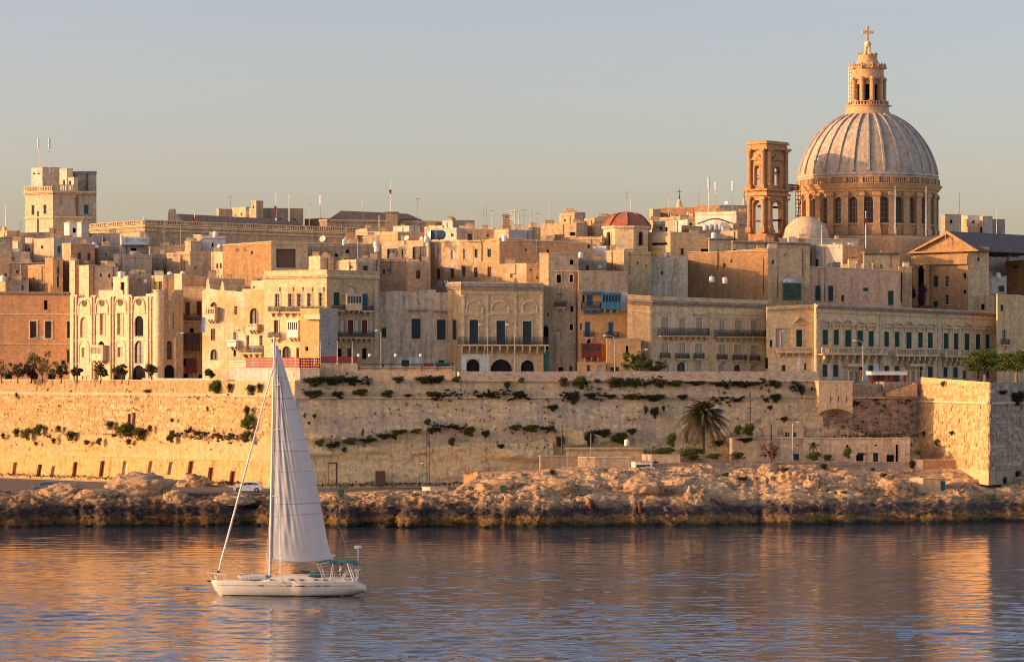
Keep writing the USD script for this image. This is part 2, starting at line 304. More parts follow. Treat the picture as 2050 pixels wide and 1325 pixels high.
# ------------------------------------------------------------------ rocky foreshore
def rock_mat(name, wet=True, tone=(.50, .33, .185)):
    t = np.array(tone)
    mat(name, {'geo': ('geometry', {}), 'sp': ('separate_xyz', {}), 'n1': ('noise_texture', {'scale': .5, 'detail': 7.0, 'roughness': .65}), 'n2': ('noise_texture', {'scale': 2.2, 'detail': 8.0, 'roughness': .7}),
               'mp': ('mapping', {'scale': (1.2, 1.2, .22)}), 'n3': ('noise_texture', {'scale': 1.4, 'detail': 5.0, 'roughness': .6}),
               'zz': ('math', {'math_type': 'multiply_add', 'value2': -2.3 if wet else 0.0}), 'z2': ('math', {'math_type': 'multiply_add', 'value2': -1.1 if wet else 0.0}),
               'rz': ('map_range', {'from_min': -1.5, 'from_max': 4.5}),
               'ra': ('rgb_ramp', {'ramp': [(0, (.03, .03, .02)), (.035, (.05, .045, .02)), (.06, (.15, .085, .03)), (.19, (.21, .125, .05)), (.24, (.08, .055, .042)), (.38, (.062, .05, .05)), (.50, tuple(t * .55)), (.63, tuple(t * .95)), (1, tuple(t))] if wet else [(0, tuple(t * .9)), (1, tuple(t))]}),
               'rr': ('map_range', {'from_min': .28, 'from_max': .72, 'to_min': .62, 'to_max': 1.3}), 'm': ('mix_color', {'blend_type': 'multiply', 'fac': 1.0}),
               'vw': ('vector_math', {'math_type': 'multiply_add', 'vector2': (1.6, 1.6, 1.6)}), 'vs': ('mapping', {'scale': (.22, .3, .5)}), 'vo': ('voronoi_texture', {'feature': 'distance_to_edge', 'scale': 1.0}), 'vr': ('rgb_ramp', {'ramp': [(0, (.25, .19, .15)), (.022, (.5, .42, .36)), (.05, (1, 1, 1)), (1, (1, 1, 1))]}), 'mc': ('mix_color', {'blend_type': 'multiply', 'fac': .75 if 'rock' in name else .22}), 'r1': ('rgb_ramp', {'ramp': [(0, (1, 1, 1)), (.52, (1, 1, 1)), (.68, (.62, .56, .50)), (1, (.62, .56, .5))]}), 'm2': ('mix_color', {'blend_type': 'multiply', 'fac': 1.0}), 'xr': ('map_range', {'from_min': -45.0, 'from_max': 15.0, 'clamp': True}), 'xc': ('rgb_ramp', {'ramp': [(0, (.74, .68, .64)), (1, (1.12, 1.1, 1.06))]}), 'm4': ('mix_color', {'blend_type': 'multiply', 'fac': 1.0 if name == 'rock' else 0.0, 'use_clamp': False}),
               'bp': ('bump', {'strength': .8, 'distance': .12}), 'p': ('principled_bsdf', {'roughness': .85, 'specular_ior_level': .2})},
        [('geo.position', 'sp.vector'), ('geo.position', 'n1.vector'), ('geo.position', 'n2.vector'), ('geo.position', 'mp.vector'), ('mp.vector', 'n3.vector'), ('n1.fac', 'zz.value1'), ('sp.z', 'zz.value3'), ('n2.fac', 'z2.value1'), ('zz.value', 'z2.value3'),
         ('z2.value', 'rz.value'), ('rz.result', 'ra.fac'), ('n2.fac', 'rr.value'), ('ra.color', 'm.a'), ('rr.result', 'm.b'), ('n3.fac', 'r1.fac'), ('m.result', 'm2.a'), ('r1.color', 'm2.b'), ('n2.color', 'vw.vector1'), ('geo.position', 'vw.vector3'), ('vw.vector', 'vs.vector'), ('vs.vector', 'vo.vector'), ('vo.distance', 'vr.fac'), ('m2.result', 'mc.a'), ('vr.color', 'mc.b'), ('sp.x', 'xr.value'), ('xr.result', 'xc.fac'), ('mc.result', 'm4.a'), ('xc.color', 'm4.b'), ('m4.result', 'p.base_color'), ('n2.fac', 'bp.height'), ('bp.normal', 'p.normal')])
rock_mat('rock'); rock_mat('rock_dry', False, (.45, .295, .165)); rock_mat('cliff', False, (.62, .385, .155)); rock_mat('cliff_grey', False, (.72, .53, .28))

KN = np.array([  # pixel column, waterline row, top of the dark ledge, row of the crest, metres from water to crest, height of the land behind
    (-250, 1056, 1018, 983, 13, 3.8), (0, 1055, 1014, 979, 13, 3.8), (100, 1054, 1010, 974, 13, 3.8), (190, 1054, 1012, 984, 13, 3.8), (300, 1054, 1013, 980, 13, 3.8), (430, 1053, 1012, 986, 13, 3.8), (540, 1053, 1018, 988, 13, 3.8),
    (640, 1053, 1014, 983, 13, 3.8), (800, 1055, 1004, 980, 13, 3.8), (905, 1056, 1010, 981, 13, 3.8), (965, 1056, 1010, 950, 22, 6.6), (1100, 1056, 1012, 937, 25, 7.0), (1250, 1054, 1014, 938, 25, 7.2), (1400, 1052, 1016, 931, 27, 7.6),
    (1550, 1051, 1018, 926, 28, 7.9), (1700, 1050, 1020, 930, 28, 7.9), (1850, 1048, 1020, 938, 26, 7.8), (2000, 1045, 1018, 936, 24, 8.5), (2120, 1043, 1014, 930, 22, 8.9), (2300, 1042, 1013, 930, 22, 8.9)], float)
def foreshore():
    px = np.arange(-230, 2281, 1.9)
    yw, yl, yc, dc, zp = (np.interp(px, KN[:, 0], KN[:, k]) for k in range(1, 6))
    wob = 22 * (meshkit.fbm(np.stack([px * .012, px * 0, px * 0], -1), 4, 3) - .5)
    Yw = F * CH / (yw - YH) + .18 * wob
    Yl = Yw + 2.0; Zl = Zof(yl + .5 * wob, Yl)
    Yc = Yw + dc; Zc = Zof(yc, Yc)
    A = [(Yw - 5, -2.5 + 0 * Yw), (Yw - .4, -.3 + 0 * Yw), (Yw + .25, Zl * .42), (Yl, Zl), (Yw + .4 * dc, Zl + (Zc - Zl) * .5), (Yc - 1.2, Zc - .12), (Yc + .8, np.minimum(Zc, zp + .4)), (Yc + 4, zp), (472 + 0 * Yw, zp)]
    R = np.array([0, .08, .16, .3, .56, .82, .88, .94, 1.0]); r = np.linspace(0, 1, 190)
    Y = np.stack([np.interp(r, R, [a[0][i] for a in A]) for i in range(len(px))]); Z = np.stack([np.interp(r, R, [a[1][i] for a in A]) for i in range(len(px))])
    from scipy.ndimage import gaussian_filter1d
    Y, Z = gaussian_filter1d(Y, 2.2, axis=1), gaussian_filter1d(Z, 2.2, axis=1)
    X = (px[:, None] - CX) / F * Y
    p = np.stack([X, Y, Z], -1)
    w = np.interp(r, [0, .1, .2, .8, .9, .95, 1], [.3, .8, 1, 1, .5, .12, .0])[None]
    bil = lambda q, s: (1 - np.abs(2 * meshkit.fbm(q, 4, s) - 1) * 2) * .55 + .9 * (meshkit.fbm(q * 1.3, 4, s + 30) - .5) + .25
    cel = lambda q, s: np.abs(2 * meshkit.fbm(q, 2, s) - 1) * 2
    d1 = bil(p * (.17, .2, .2), 1) - .5
    wp = 1.2 * (meshkit.fbm(p * .35, 3, 40)[..., None] - .5) * np.array([3, 2, 1.5])
    d2 = cel((p + wp) * (.30, .5, .75), 2) - .5
    d3 = meshkit.fbm(p * 1.3, 3, 4) - .5
    right = np.clip((px - 930) / 80, 0, 1)[:, None]
    def facets(q, s, n):
        from scipy.spatial import cKDTree
        r_ = np.random.default_rng(s); lo, hi = q.reshape(-1, 3).min(0) - .5, q.reshape(-1, 3).max(0) + .5; c = r_.uniform(lo, hi, (int(np.prod(hi - lo) * n), 3)); k = cKDTree(c).query(q.reshape(-1, 3))[1]
        t = r_.normal(0, 1, c.shape); return ((((q.reshape(-1, 3) - c[k]) * t[k]).sum(1)) * .55 + r_.normal(0, .4, len(c))[k]).reshape(q.shape[:-1])
    wq = p + .5 * (meshkit.fbm(p * .9, 3, 60)[..., None] - .5)
    fa = facets(wq / np.array([3.4, 2.6, 1.5]), 5, .9) * .62 + facets(wq / np.array([8.0, 4.5, 2.4]), 7, .9) * .75 * right + facets(wq / np.array([1.3, 1.1, .7]), 6, .9) * .24
    rag = np.clip((meshkit.fbm(p * (.055, .08, .09), 3, 21) - .46) * 7, .12, 1) * right + (1 - right)
    d2, d3 = d2 * rag, d3 * (.35 + .65 * rag)
    lay = p[..., 2] / .8 + 1.6 * (meshkit.fbm(p * (.12, .15, .2), 3, 33) - .5) + .03 * p[..., 0]
    fr_ = lay - np.floor(lay); saw = np.where(fr_ < .82, fr_ / .82, (1 - fr_) / .18)
    ledges = (.55 - .2 * right) * w * np.clip(meshkit.fbm(p * .09, 2, 44) * 2.6 - .7, .15, 1) * (saw - .5)
    d = w * ((.55 + .5 * right) * d1 + (.28 + .05 * right) * d2 + .62 * fa * (.55 + .45 * rag) + .55 * d3 + (.1 + .2 * rag) * (meshkit.fbm((p + wp) * (1.6, 2.6, 3.2), 3, 14) - .5))
    left_clear = (1 - right) * np.clip((r - .7) / .12, 0, 1)[None]      # keep the road clear
    d = np.where(d > 0, d * (1 - .75 * left_clear), d)
    p[..., 2] += .75 * d; p[..., 1] -= .55 * d + 1.3 * ledges; p[..., 0] += .5 * w * (meshkit.fbm(p * .6, 3, 9) - .5)
    # vertical clefts in the ledge
    n, m = X.shape
    a = (np.arange(n - 1)[:, None] * m + np.arange(m - 1)[None]).ravel()
    f = np.vstack([np.stack([a, a + m, a + m + 1], 1), np.stack([a, a + m + 1, a + 1], 1)])
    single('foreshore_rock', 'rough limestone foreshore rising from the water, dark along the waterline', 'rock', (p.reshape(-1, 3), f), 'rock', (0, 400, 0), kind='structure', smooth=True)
    return p
GRID = foreshore()
def on_rock(px, py):
    """Where the line of sight of a pixel meets the rocks."""
    i = int(np.clip(round((px + 230) / 1.9), 0, len(GRID) - 1)); c = GRID[i]; row = YH + (CH - c[:, 2]) * F / c[:, 1]
    k = np.nonzero((row <= py) & (c[:, 1] > 380))[0]; return float(c[k[0], 1]) if len(k) else 415.0

def boulder(px, py, w, h, Y, label, seed, m='rock_dry', dp=.8):
    """A free rock whose outline spans w by h pixels with its foot at (px, py)."""
    Y = on_rock(px, py - h * .12); b = trimesh.creation.icosphere(4, 1.0); v = b.vertices
    d = (meshkit.fbm(v * 1.3 + seed * 7.3, 4, seed) - .3) * 1.3 + .5 * np.abs(2 * meshkit.fbm(v * 2.2 + seed, 3, seed) - 1) + .3 * meshkit.fbm(v * 5 + seed, 3, seed)
    v = np.sign(v) * np.abs(v) ** .8 * (.55 + .5 * d)[:, None]; s = Y / F
    v = v * np.array([w / 2 * s, w / 2 * s * dp, h * s * .95]); v[:, 2] = np.where(v[:, 2] < 0, v[:, 2] * .3, v[:, 2])
    c = P(px, py, Y)
    single('boulder', label, 'rock', (v + c, b.faces), m, c, smooth=True)
boulder(275, 992, 175, 58, 405, 'largest rounded boulder, on the left foreshore in front of the road', 1)
boulder(392, 985, 80, 45, 406, 'boulder just right of the largest boulder on the left foreshore', 2)
boulder(190, 1004, 130, 34, 402, 'low broad boulder left of the largest boulder, above the dark ledge', 3)
boulder(128, 992, 110, 34, 404, 'boulder hiding the lower half of the dark parked car', 4)
boulder(352, 1003, 60, 28, 402, 'small boulder under the right end of the largest boulder', 5)
boulder(470, 1006, 90, 28, 402, 'rock hump below the white hatchback', 6)
boulder(1395, 1010, 62, 50, 404, 'jagged sunlit pinnacle of rock on the right foreshore', 7, dp=.9)
boulder(1290, 985, 110, 36, 408, 'broken sunlit outcrop below the green door', 8)
boulder(1115, 985, 120, 34, 408, 'ragged sunlit outcrop right of the retaining block', 9)
boulder(1000, 980, 110, 30, 410, 'crumbling sunlit outcrop behind the retaining block', 10)
boulder(1590, 968, 70, 34, 412, 'square reddish block of rock with a lit left side', 11, dp=.7)
boulder(1630, 985, 60, 50, 409, 'pale leaning rock right of the square reddish block', 12)
boulder(1790, 990, 90, 42, 411, 'round boulder left of the little stone hut', 13)
boulder(1720, 985, 50, 24, 410, 'small lit hump of rock between the pale leaning rock and the round boulder', 14)
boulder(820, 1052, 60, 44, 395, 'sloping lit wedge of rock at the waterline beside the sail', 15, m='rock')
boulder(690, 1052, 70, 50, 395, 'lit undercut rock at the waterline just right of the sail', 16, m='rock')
boulder(1540, 948, 50, 26, 416, 'pale slab of rock below the brick garden wall', 17)

# ------------------------------------------------------------------ land: road, terrace and hillside
WL = [(-150, 482.0), (590, 424.0), (1640, 440.0), (1842, 447.0), (1982, 418.0), (2250, 446.0)]   # the line of the ramparts: pixel column, distance
WP = [np.array([Xof(a, y), y]) for a, y in WL]
single('road', 'asphalt quay road along the foot of the left rampart', 'road', extrude(Polygon([(Xof(-150, 405), 405), (Xof(480, 405), 405), (Xof(935, 407), 407), (Xof(935, 430), 430), tuple(WP[1] + [0, 2]), tuple(WP[0] + [0, 2])]), 3.5, 4.2), 'asphalt', (0, 415, 3.5), kind='structure')
single('pavement', 'narrow raised pavement at the foot of the left rampart', 'pavement', extrude(Polygon([tuple(WP[0] + [-1, -2.6]), tuple(WP[1] + [-1.2, -2.6]), tuple(WP[1] + [-.5, .5]), tuple(WP[0] + [0, .5])]), 3.9, 4.33), 'terrace_ground', (-60, 440, 3.9), kind='structure')
single('terrace', 'street terrace on top of the ramparts', 'terrace', extrude(Polygon([tuple(p) for p in WP] + [(Xof(2250, 500), 500), (Xof(-150, 500), 500)]).buffer(-.6), 3, 19.9), 'terrace_ground', (0, 460, 19.9), kind='structure')
def hill():
    xs = np.linspace(-420, 420, 60); ys = np.linspace(476, 1100, 46)
    X, Y = np.meshgrid(xs, ys)
    Z = np.interp(Y, [476, 500, 600, 700, 900, 1100], [19.5, 22, 36, 34, 4, -6]) * np.clip((420 - np.abs(X)) / 120, 0, 1) + 1.5 * (meshkit.fbm(np.stack([X * .03, Y * .03, X * 0], -1), 3) - .5) - 2 * (np.abs(X) > 415)
    n, m = X.shape; a = (np.arange(n - 1)[:, None] * m + np.arange(m - 1)[None]).ravel()
    f = np.vstack([np.stack([a, a + 1, a + m + 1], 1), np.stack([a, a + m + 1, a + m], 1)])
    single('hillside', 'sloping ground under the old town', 'terrain', (np.stack([X, Y, Z], -1).reshape(-1, 3), f), 'terrace_ground', (0, 600, 20), kind='structure', smooth=True)
hill()

# ------------------------------------------------------------------ ramparts
def courses(T, face, t0, t1, zlo, zhi, bw, bh, m, skip=None, seed=0, miss=.06, proud=(.015, .075), most=300, off=0.0, e0=0.0, e1=0.0):
    """Coursed blocks standing proud of a wall: the largest as parts, the rest joined as one part."""
    r = np.random.default_rng(seed); B = []
    z = zlo
    while z < zhi - .1:
        h = min(bh * r.uniform(.86, 1.16), zhi - z); q_ = (20.4 - z) / 15.4; T0, T1 = t0 - e0 * q_, t1 + e1 * q_; t = T0 - r.random() * bw
        while t < T1:
            w = bw * r.uniform(.6, 1.45); a, b = max(t, T0) + .014, min(t + w, T1) - .014
            if b - a > .12 and r.random() > miss:
                tc = (a + b) / 2
                if not skip or not skip(tc, z): B.append((a, b, z + .012, z + h - .012, off + r.uniform(*proud)))
            t += w
        z += h
    B.sort(key=lambda q: -(q[1] - q[0]) * (q[3] - q[2]))
    rest = MB()
    for k, (a, b, c, d, o) in enumerate(B):
        j = lambda: r.normal(0, .018)
        Q = face.pts([a + j(), b + j(), b, a, a + j(), b + j(), b, a], [c, c, c, c, d, d, d, d], [o, o + j(), off - .05, off - .05, o + j(), o, off - .05, off - .05])
        if k < most: T.part('stone', MB().hexa(Q), m)
        else: rest.hexa(Q)
    if rest.n: T.part('stone_courses', rest, m + '_many', kind='stuff')
def many(base):
    """The same stone with each block a little different, for blocks joined in one mesh."""
    src = M[base].GetPrim(); dst = f'/World/Looks/{base}_many'
    Sdf.CopySpec(stage.GetRootLayer(), src.GetPath(), stage.GetRootLayer(), dst)
    m = UsdShade.Material.Get(stage, dst)
    geo = UsdShade.Shader.Get(stage, dst + '/geo'); rv = UsdShade.Shader.Get(stage, dst + '/rv')
    rv.GetInput('value').ConnectToSource(geo.CreateOutput('random_per_island', Sdf.ValueTypeNames.Token))
    for sh in stage.GetPrimAtPath(dst).GetChildren():              # keep the copy's links inside the copy
        for i in UsdShade.Shader(sh).GetInputs():
            for s in i.GetConnectedSources()[0]:
                q = s.source.GetPath()
                if str(q).startswith(str(src.GetPath()) + '/'):
                    i.ConnectToSource(UsdShade.Shader.Get(stage, str(q).replace(str(src.GetPath()) + '/', dst + '/')).GetOutput(s.sourceName))
    o = m.GetOutput('cycles:surface') or m.CreateSurfaceOutput('cycles')
    o.ConnectToSource(UsdShade.Shader.Get(stage, dst + '/p').GetOutput('BSDF'))
    M[base + '_many'] = m
many('rampart_stone'); many('rampart_stone_grey'); many('rubble_stone')

def sheet(face, t0, t1, zlo, zhi, fn, dt=.45, dz=.3):
    """A rough sheet of rock standing in front of a face; fn(t, z) = how far it stands out."""
    T, Zz = np.meshgrid(np.arange(t0, t1 + dt, dt), np.linspace(0, 1, int(((float(np.mean(zhi(np.array([t0, t1])))) if callable(zhi) else zhi) - zlo) / dz) + 2))
    hi = zhi(T) if callable(zhi) else zhi
    Z = zlo + (hi - zlo) * Zz
    v = face.pts(T, Z, fn(T, Z)); n, m = T.shape; a = (np.arange(n - 1)[:, None] * m + np.arange(m - 1)[None]).ravel()
    return v.reshape(-1, 3), np.vstack([np.stack([a, a + 1, a + m + 1], 1), np.stack([a, a + m + 1, a + m], 1)])

def strata(seed, amp=1.0, lip=None):
    def fn(t, z):
        q = np.stack([t * .09, z * .42, t * 0 + seed], -1)
        d = amp * ((np.abs(2 * meshkit.fbm(q, 4, seed) - 1) - .3) * .9 + .5 * (meshkit.fbm(np.stack([t * .5, z * 1.6, t * 0], -1), 3, seed + 1) - .5) + .28 * (meshkit.fbm(np.stack([t * 1.8, z * 2.2, t * 0], -1), 3, seed + 2) - .5))
        if lip: d = d + .55 * (1 / (1 + np.exp(-(z - lip - .5 * np.sin(t * .13)) * 5)))
        return d
    return fn

# left rampart, sunlit
FL = Face(WP[0], WP[1], 20.4, .045)
T = Thing('rampart_wall', 'sunlit golden rampart of coursed stone left of the sail', 'fortification wall', (*((WP[0] + WP[1]) / 2), 4.6))
mb = MB(); FL.slab(mb, Polygon([(0, 4.0), (FL.L + .34, 4.0), (FL.L - .01, 20.4), (0, 20.4)]), -2.2, 0); T.part('wall', mb, 'rampart_stone')
mb = MB(); FL.box(mb, 0, FL.t(458), 18.15, 18.45, -.1, .32); FL.box(mb, 0, FL.t(590), 17.95, 18.14, -.1, .18); T.part('cordon', mb, 'trim_stone')
mb = MB(); FL.box(mb, 0, FL.t(455), 20.4, 20.58, -1.6, .14); T.part('coping', mb, 'trim_stone')
courses(T, FL, FL.t(-20), FL.L - .1, 11.6, 17.95, .8, .37, 'rampart_stone', seed=1, proud=(.01, .085), miss=.1)
courses(T, FL, FL.t(-20), FL.t(458), 18.5, 20.36, .78, .36, 'rampart_stone', seed=2, most=0)
band = sbox(FL.t(-150) + .1, 4.0, FL.L + .3, 8.15)
DOORS = [(4, 921, 948, 'red_paint'), (42, 925, 950, 'plaster_brown'), (91, 929, 953, 'brown_wood'), (118.5, 932, 955, 'plaster_white'), (162, 924, 953, 'red_wood'), (216, 922, 953, 'red_wood'), (261, 922, 952, 'plaster_white'), (313, 922, 945, 'plaster_cream'), (353, 924, 950, 'plaster_white'), (393, 922, 950, 'red_wood'), (433, 935, 968, 'red_wood'), (477, 942, 970, 'red_wood')]
doors = []
for x, y0, y1, dm in DOORS:
    t = FL.t(x); Y = FL.Y(x); z0, z1 = max(Zof(y1, Y), 4.34), Zof(y0, Y)
    doors.append((t, z0, z1, dm)); band = band.difference(Polygon([(t - .62, z0), (t + .45, z0), (t + .85, z1), (t - .25, z1)]))
R = Thing('cliff_base', 'cut rock foot of the left rampart with a row of slanted door niches', 'rock face', (*((WP[0] + WP[1]) / 2), 4.6), kind='structure')
mb = MB(); FL.slab(mb, band, -.6, .75); R.part('rock', mb, 'cliff')
for t, z0, z1, dm in doors:
    mb = MB(); FL.box(mb, t - .75, t + .95, z0, z1 + .05, -.1, .32); R.part('door', mb, dm)
single('cliff_face', 'smooth golden rock face under the left rampart', 'rock face', sheet(FL, .1, FL.L + .2, 7.9, lambda T: 11.9 + 1.1 * np.sin(T * .16) + .9 * np.sin(T * .37 + 1), strata(5, 1.0)), 'cliff', kind='structure', smooth=True)
# a doorway high in the left rampart
w = Thing('wall_doorway', 'small dark red doorway halfway up the sunlit rampart', 'doorway', (*FL.pts(FL.t(265), Zof(847, FL.Y(265)), 0),))
t, Y = FL.t(265), FL.Y(265); mb = MB(); FL.slab(mb, sbox(t - .75, Zof(849, Y), t + .75, Zof(825, Y)).difference(sbox(t - .3, Zof(849, Y) - .1, t + .55, Zof(828, Y))), 0, .45); w.part('frame', mb, 'rampart_stone')
mb = MB(); FL.box(mb, t - .3, t + .55, Zof(849, Y), Zof(828, Y), 0.1, .16); w.part('door', mb, 'red_wood')

# right rampart, in shade
FR = Face(WP[1], WP[2], 20.8, .05)
T = Thing('rampart_wall', 'long shaded grey rampart with bushes between the sail and the palm', 'fortification wall', (*((WP[1] + WP[2]) / 2), 4.6))
mb = MB(); FR.slab(mb, Polygon([(-.38, 4.0), (FR.L - .01, 4.0), (FR.L - .01, 20.6), (.01, 20.6)]), -2.2, 0); T.part('wall', mb, 'rampart_stone_grey')
mb = MB(); FR.box(mb, 0, FR.L, 17.75, 18.05, -.1, .3); T.part('cordon', mb, 'trim_stone')
courses(T, FR, .05, FR.L - .1, 11.0, 17.75, .74, .35, 'rampart_stone_grey', seed=3, proud=(.005, .04))
courses(T, FR, .05, FR.L - .1, 18.1, 20.4, .74, .35, 'rampart_stone_grey', seed=4, most=0, proud=(.005, .04))
mb = MB(); t0 = FR.t(925); r = np.random.default_rng(11)                       # the sloping cobbled top of the parapet
v, f = sheet(FR, t0, FR.L, 20.3, 21.9, lambda t, z: .35 - 1.9 * (z - 20.3) + .25 * (meshkit.fbm(np.stack([t * 2.0, z * 5, t * 0], -1), 3, 6) - .5), .3, .12)
T.part('sloping_top', (v, f), 'rubble_stone', smooth=True)
mb = MB(); FR.slab(mb, sbox(t0 + .01, 20.2, FR.L - .02, 21.8), -4.2, -2.65); T.part('parapet_core', mb, 'rampart_stone_grey')
lip = strata(9, 1.15, 8.9)
single('cliff_face', 'shaded rock face with a long overhanging lip under the right rampart', 'rock face', sheet(FR, -.3, FR.t(1100), 4.0, lambda T: 11.4 + 1.2 * np.sin(T * .12 + 2.2) + .7 * np.sin(T * .31), lambda t, z: lip(t, z) + .25), 'cliff_grey', kind='structure', smooth=True)
ter = strata(19, 1.7, 10.4)
single('cliff_face', 'layered rock face behind the palm tree', 'rock face', sheet(FR, FR.t(1095), FR.L + .2, 4.0, lambda T: 12.0 + 1.3 * np.sin(T * .2) + np.clip((T - FR.t(1450)) * .25, 0, 4), lambda t, z: ter(t, z) + .3), 'cliff_grey', kind='structure', smooth=True)
# curtain between the watch post and the bastion, broken and sloping
FC = Face(WP[2], WP[3], 20.2, .06)
T = Thing('rampart_wall', 'short broken rampart between the watch post and the bright bastion', 'fortification wall', (*((WP[2] + WP[3]) / 2), 7))
mb = MB(); FC.slab(mb, Polygon([(0, 4), (FC.L, 4), (FC.L, 20.2), (FC.t(1770), 20.3), (FC.t(1768), 18.6), (FC.t(1709), 19.6), (FC.t(1709), 20.5), (0, 20.5)]), -2.5, 0); T.part('wall', mb, 'stone_rough')
courses(T, FC, .1, FC.L - .1, 12, 18.4, .8, .42, 'rubble_stone', seed=8, most=200)
mb = MB(); FC.box(mb, 0, FC.L, 17.6, 17.85, -.1, .25); T.part('cordon', mb, 'trim_stone')
cur = strata(29, 1.6)
single('cliff_face', 'brown rubble slope between the watch post and the bright bastion', 'rock face', sheet(FC, -.2, FC.L + .2, 4.0, lambda T: 13.2 - .12 * T + .6 * np.sin(T * .5), lambda t, z: cur(t, z) + .35 + .28 * np.maximum(13 - z, 0)), 'cliff_grey', kind='structure', smooth=True)
mb = MB(); Y = 443.5
for k in range(9):
    a = k / 9; FC.box(mb, FC.t(1770) + a * 5.6, FC.t(1770) + (a + .108) * 5.6, 17.9, 18.6 + a * 1.6, .12, .7)
single('ramp_wall', 'low stepped block wall climbing to the left side of the bright bastion', 'wall', mb, 'stone_gold')
# watch post on its arch
FW = Face(P(1639, 0, 437.5)[:2], P(1707, 0, 438.5)[:2])
w = Thing('watch_post', 'square stone watch post with three slits bulging from the rampart over an arch', 'watch post', (*((FW.a + FW.b) / 2), 14))
hs = [sbox(FW.t(x) - .07, Zof(806, 438), FW.t(x) + .07, Zof(793, 438)) for x in (1663, 1679, 1695)]
bot = [(FW.L * (1 - k / 10), 15.3 + .75 * math.sin(math.pi * k / 10) ** .8) for k in range(11)]
mb = MB(); FW.slab(mb, Polygon([(0, 20.2), *[(q[0], q[1]) for q in bot[::-1]], (FW.L, 20.2)]).difference(unary_union(hs)), -.5, 0)
FW.slab(mb, sbox(.005, 16.2, FW.L - .005, 20.1), -3.4, -.52); w.part('wall', mb, 'stone_gold')
mb = MB(); FW.box(mb, -.1, FW.L + .1, 20.2, 20.4, -3.4, .12); w.part('coping', mb, 'trim_stone')
# the bastion
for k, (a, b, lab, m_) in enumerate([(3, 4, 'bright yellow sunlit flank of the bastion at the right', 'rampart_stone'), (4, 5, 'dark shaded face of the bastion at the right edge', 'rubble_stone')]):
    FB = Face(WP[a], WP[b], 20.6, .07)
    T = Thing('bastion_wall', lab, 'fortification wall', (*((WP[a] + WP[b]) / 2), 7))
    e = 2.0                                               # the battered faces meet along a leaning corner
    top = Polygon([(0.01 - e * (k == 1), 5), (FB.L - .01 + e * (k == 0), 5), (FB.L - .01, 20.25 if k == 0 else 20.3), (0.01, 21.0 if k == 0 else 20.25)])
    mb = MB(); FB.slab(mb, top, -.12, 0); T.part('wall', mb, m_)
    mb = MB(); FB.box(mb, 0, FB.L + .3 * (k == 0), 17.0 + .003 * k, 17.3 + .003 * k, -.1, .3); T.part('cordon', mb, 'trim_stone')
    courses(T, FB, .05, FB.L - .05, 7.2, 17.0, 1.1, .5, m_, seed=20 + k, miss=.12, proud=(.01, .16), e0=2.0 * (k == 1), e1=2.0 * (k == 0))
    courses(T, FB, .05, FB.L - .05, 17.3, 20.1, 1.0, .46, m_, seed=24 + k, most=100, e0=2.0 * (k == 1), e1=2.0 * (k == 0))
# ------------------------------------------------------------------ how a house is put together
# window codes: [A = round head] + G green, B blue, C cream, T dark teal, R red-brown, N brown shutters; g glass in a white frame, d dark glass, k open and dark, p blocked up with stone, w white panel;
# then s = raised surround, h = hood above, f = white frame
SHUT = {'G': 'green', 'B': 'blue', 'C': 'cream_shutter', 'T': 'teal_dark', 'R': 'red_wood', 'N': 'brown_wood'}
def opening(face, spec):
    x0, y0, x1, y1, code = spec[:5]
    xm = (x0 + x1) / 2; Y = face.Y(xm)
    t0, t1, z0, z1 = face.t(x0), face.t(x1), Zof(y1, Y), Zof(y0, Y)
    g = arch(t0, t1, z0, z1) if code[0] == 'A' else sbox(t0, z0, t1, z1)
    return g, (t0, t1, z0, z1)

